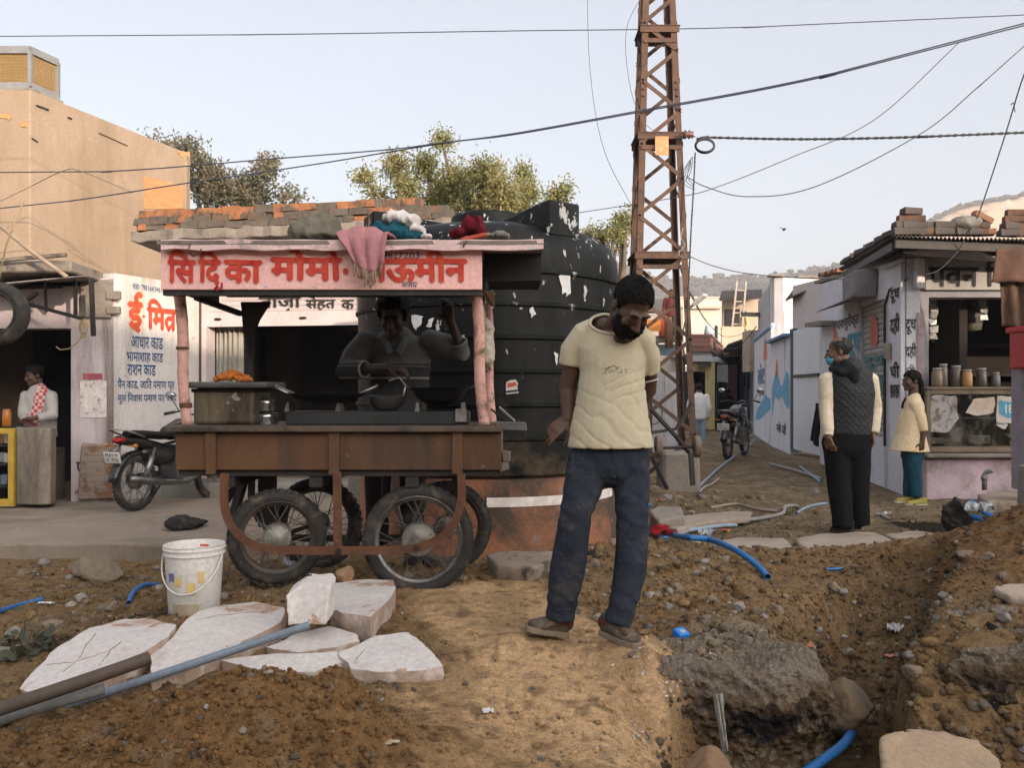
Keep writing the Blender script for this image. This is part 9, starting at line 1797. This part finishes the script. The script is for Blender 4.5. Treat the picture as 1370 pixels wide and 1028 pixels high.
# cracks drawn as real grooves filled with brown clay on the left stone
# ================================================================ motorcycles
def motorcycle(label, loc, heading, plate, m_paint, name='motorcycle', lit=False):
 t = thing(name, label, 'motorcycle', loc, heading); lo_ = dict(local=True)
 def mk(mb, n_, m_, par=t, sm=False, bv=0): return mb.build(n_, m_, par, sm, True, bv)
 wr, wf = V(-.62, 0, .30), V(.64, 0, .295)
 for c in (wr, wf): wheel(t, c, .298, local=True, hub=.07, spokes=24)
 m = MB(); m.limb([V(-.10, 0, .80), V(.08, 0, .84), V(.26, 0, .80), V(.33, 0, .74)], [(.12, .085), (.15, .115), (.13, .10), (.07, .06)], 16, side=V(0, 1, 0)); mk(m, 'fuel_tank', m_paint, t, True)
 m = MB(); m.limb([V(-.72, 0, .82), V(-.50, 0, .80), V(-.25, 0, .775), V(-.05, 0, .80)], [(.075, .035), (.115, .045), (.12, .045), (.07, .035)], 14, side=V(0, 1, 0)); mk(m, 'seat', mat('seat_vinyl', (.009, .0085, .0085), None, None, 6, .55, .2, spec=.2), t, True)
 m = MB(); m.limb([V(-.86, 0, .76), V(-.62, 0, .73), V(-.30, 0, .66)], [(.06, .045), (.095, .06), (.10, .05)], 14, side=V(0, 1, 0)); mk(m, 'side_panel', m_paint, t, True)
 m = MB(); m.tube([V(.42, 0, .92), V(.30, 0, .58), V(.12, 0, .32), V(-.22, 0, .30), V(-.30, 0, .62), V(-.75, 0, .72)], .019, 8); m.tube([V(.40, 0, .86), V(.0, 0, .70), V(-.3, 0, .66)], .018, 8)
 for s in (-1, 1): m.tube([V(-.22, s * .06, .34), V(-.62, s * .085, .30)], .018, 8)
 mk(m, 'frame', BLACKPL)
 m = MB(); m.limb([V(-.52, 0, .60), V(-.28, 0, .56), V(.0, 0, .58)], [(.08, .08), (.115, .12), (.09, .09)], 14, side=V(0, 1, 0)); mk(m, 'side_cover', m_paint, t, True); m = MB(); m.tube([V(.40, -.02, .70), V(.36, -.22, .60), V(.30, -.25, .42), V(.22, -.12, .30)], .013, 7); m.tube([V(.40, .02, .70), V(.36, .22, .60), V(.30, .25, .42), V(.22, .12, .30)], .013, 7); m.bar(V(.22, -.12, .3), V(.22, .12, .3), .03); mk(m, 'leg_guard', STEEL, t, True)
 m = MB(); m.box((-.62 + .3, .1, .33), (.62, .04, .10)); mk(m, 'chain_cover', BLACKPL, t, False, .01)
 m = MB(); m.box((.06, 0, .42), (.36, .24, .26)); m.box((.12, 0, .57), (.14, .15, .17), R=Matrix.Rotation(-.25, 3, 'Y'))
 for k in range(6): m.box((.12 + .006 * k, 0, .50 + k * .028), (.18, .19, .008), R=Matrix.Rotation(-.25, 3, 'Y'))
 m.lathe([(0, -.125), (.085, -.12), (.095, -.10), (.095, .10), (.085, .12), (0, .125)], (-.02, 0, .37), 18, 'Y'); mk(m, 'engine', mat('engine_alloy', (.16, .155, .15), (.1, .097, .094), (.06, .05, .04), 9, .5, .2, 60, .6), t, 'auto')
 m = MB(); m.tube([V(.20, -.09, .48), V(.26, -.11, .30), V(.05, -.13, .24), V(-.30, -.14, .27), V(-.45, -.15, .30), V(-.86, -.15, .36)], [.018, .018, .02, .028, .044, .040], 12); mk(m, 'exhaust', mat('exhaust_steel', (.20, .19, .18), (.12, .115, .11), (.1, .07, .05), 6, .4, .1, 50, .8), t, True)
 for s in (-1, 1):
  m = MB(); m.tube([V(-.62, s * .11, .30), V(-.46, s * .12, .66)], .016, 8); m.tube([V(-.59, s * .11, .37), V(-.50, s * .12, .58)], .030, 10); mk(m, 'shock_absorber', STEEL, t, True)
  m = MB(); m.tube([V(.64, s * .075, .295), V(.50, s * .075, .66), V(.42, s * .07, .90)], [.024, .022, .016], 9); mk(m, 'fork', STEEL, t, True)
  m = MB(); m.tube([V(.40, s * .10, .99), V(.36, s * .22, 1.03), V(.28, s * .34, 1.0)], .011, 7); m.tube([V(.32, s * .27, 1.02), V(.26, s * .37, .995)], .018, 8); mk(m, 'handlebar', BLACKPL, t, True)
  mr = MB(); mr.tube([V(.36, s * .24, 1.03), V(.34, s * .30, 1.14), V(.33, s * .33, 1.19)], .006, 6); o = mk(mr, 'mirror', BLACKPL, t, True); mr = MB(); mr.ell(V(.325, s * .345, 1.215), (.018, .062, .045)); mk(mr, 'mirror_head', flat('mirror_glass', (.45, .47, .5), .12, .9), o, True)
  m = MB(); m.tube([V(-.80, s * .07, .70), V(-.82, s * .16, .70)], .008, 6); m.ell(V(-.82, s * .185, .70), (.030, .022, .022)); mk(m, 'indicator', flat('amber', (.45, .16, .03), .3), t, True)
 m = MB(); m.tube([V(.40, -.11, .99), V(.40, .11, .99)], .012, 7); mk(m, 'handlebar_clamp', BLACKPL)
 for (c, a0, a1, r, nm) in ((wr, 40, 175, .335, 'rear_mudguard'), (wf, 35, 150, .325, 'front_mudguard')):
  m = MB(); q = [c + V(r * cos(radians(a)), 0, r * sin(radians(a))) for a in np.linspace(a0, a1, 16)]; vs = []; fs = []
  for p in q:
   rd_ = (p - c).normalized()
   for y, h in ((-.06, -.025), (-.045, -.003), (0, .006), (.045, -.003), (.06, -.025)): vs.append(p + V(0, y, 0) + rd_ * h)
  fs = [(i * 5 + k, i * 5 + k + 1, i * 5 + 6 + k, i * 5 + 5 + k) for i in range(15) for k in range(4)]; m.add(vs, fs); o = m.build(nm, m_paint, t, True, True, fix=False); o.modifiers.new('s', 'SOLIDIFY').thickness = .005
 m = MB(); m.limb([V(.50, 0, .90), V(.56, 0, .90), V(.60, 0, .90)], [.06, .085, .085], 16, c1=False); mk(m, 'headlight', m_paint, t, True); m = MB(); m.limb([V(.40, 0, 1.0), V(.50, 0, 1.0)], [(.06, .03), (.07, .035)], 12, side=V(0, 1, 0)); mk(m, 'instrument_panel', BLACKPL, t, True)
 RL = flat('tail_red', (.30, .012, .010), .2, emit=(.9, .02, .01, .5) if lit else None)
 m = MB(); m.limb([V(-.84, 0, .765), V(-.895, 0, .755)], [(.075, .036), (.055, .028)], 14, side=V(0, 1, 0)); mk(m, 'tail_light', RL, t, True)
 m = MB(); m.box((-.94, 0, .585), (.012, .20, .115), R=Matrix.Rotation(-.25, 3, 'Y')); pl_ = mk(m, 'number_plate', flat('plate_white', (.58, .56, .53), .6), t, False, .003); Rp_ = Matrix.Rotation(-.25, 3, 'Y')
 for j, row in enumerate(plate): letters(row, 'lettering', flat('plate_black', (.02, .02, .02), .6), V(-.94, 0, .585) + Rp_ @ V(-.006, .075, .008 - j * .048), (0, -1, 0), Rp_ @ V(0, 0, 1), .036, pl_, .15, .01, 0, .0015, local=True)
 m = MB(); m.bar(V(-.93, 0, .65), V(-.80, 0, .72), .03, .01); m.tube([V(-.62, .13, .78), V(-.86, .11, .86), V(-.92, 0, .87), V(-.86, -.11, .86), V(-.62, -.13, .78)], .011, 7); mk(m, 'grab_rail', STEEL, t, True); m = MB(); m.tube([V(-.05, .10, .30), V(-.16, .22, .02)], .011, 6); mk(m, 'side_stand', DARKIRON); return t
MP1 = mat('black_paint', (.008, .008, .009), (.014, .014, .015), (.05, .045, .04), 5, .25, .05, 60, stain=(.66, .8), spec=.6)
r_, f_ = P(187, 647, 9.1), P(277, 640, 10.15); hd_ = atan2(f_.y - r_.y, f_.x - r_.x); c_m = (r_ + f_) / 2
motorcycle('black motorcycle with red tail light parked beside the white painted side wall', V(c_m.x, c_m.y, -.05), hd_, ('RJ14', 'SC 3716'), MP1)
motorcycle('black motorcycle with lit tail light parked in the lane beyond the tower', V(X(985, 15.6), 15.6, .02), radians(62), ('RJ14', 'CW 824'), MP1, lit=True)
# ================================================================ row of houses on the camera's side of the street; its shadow covers the lane
bh = thing('house', 'plain two-storey plastered row house across the lane that keeps the foreground in shade', 'house', (6, -8, 0))
m = MB(); m.box((10, -16, 3.5), (64, 4, 7.4)); m.build('wall', mat('plain_house', (.40, .33, .27)), bh)
m = MB(); m.box((10, -14.0, 7.25), (64, .5, .12)); m.build('roof_slab', CONC, bh)
for k in range(9): m = MB(); m.box((-16 + k * 5.5, -13.98, 1.1), (1.1, .06, 2.1)); m.build('door', mat('plain_door', (.1, .12, .14)), bh)
# ================================================================ winter haze
m = MB(); m.box((0, 480, 58), (1500, 1030, 128)); hz = m.build('haze', None); hz.data.materials.clear(); hz['kind'] = 'stuff'; hz['label'] = 'thin pale haze lying over the lane and the far hills'
hm = bpy.data.materials.new('haze'); hm.use_nodes = True; ht = hm.node_tree; ht.nodes.clear(); ho = ht.nodes.new('ShaderNodeOutputMaterial'); hv = ht.nodes.new('ShaderNodeVolumePrincipled')
hv.inputs['Color'].default_value = (.82, .83, .90, 1); hv.inputs['Density'].default_value = .0008; hv.inputs['Anisotropy'].default_value = 0; ht.links.new(hv.outputs[0], ho.inputs['Volume']); hz.data.materials.append(hm)
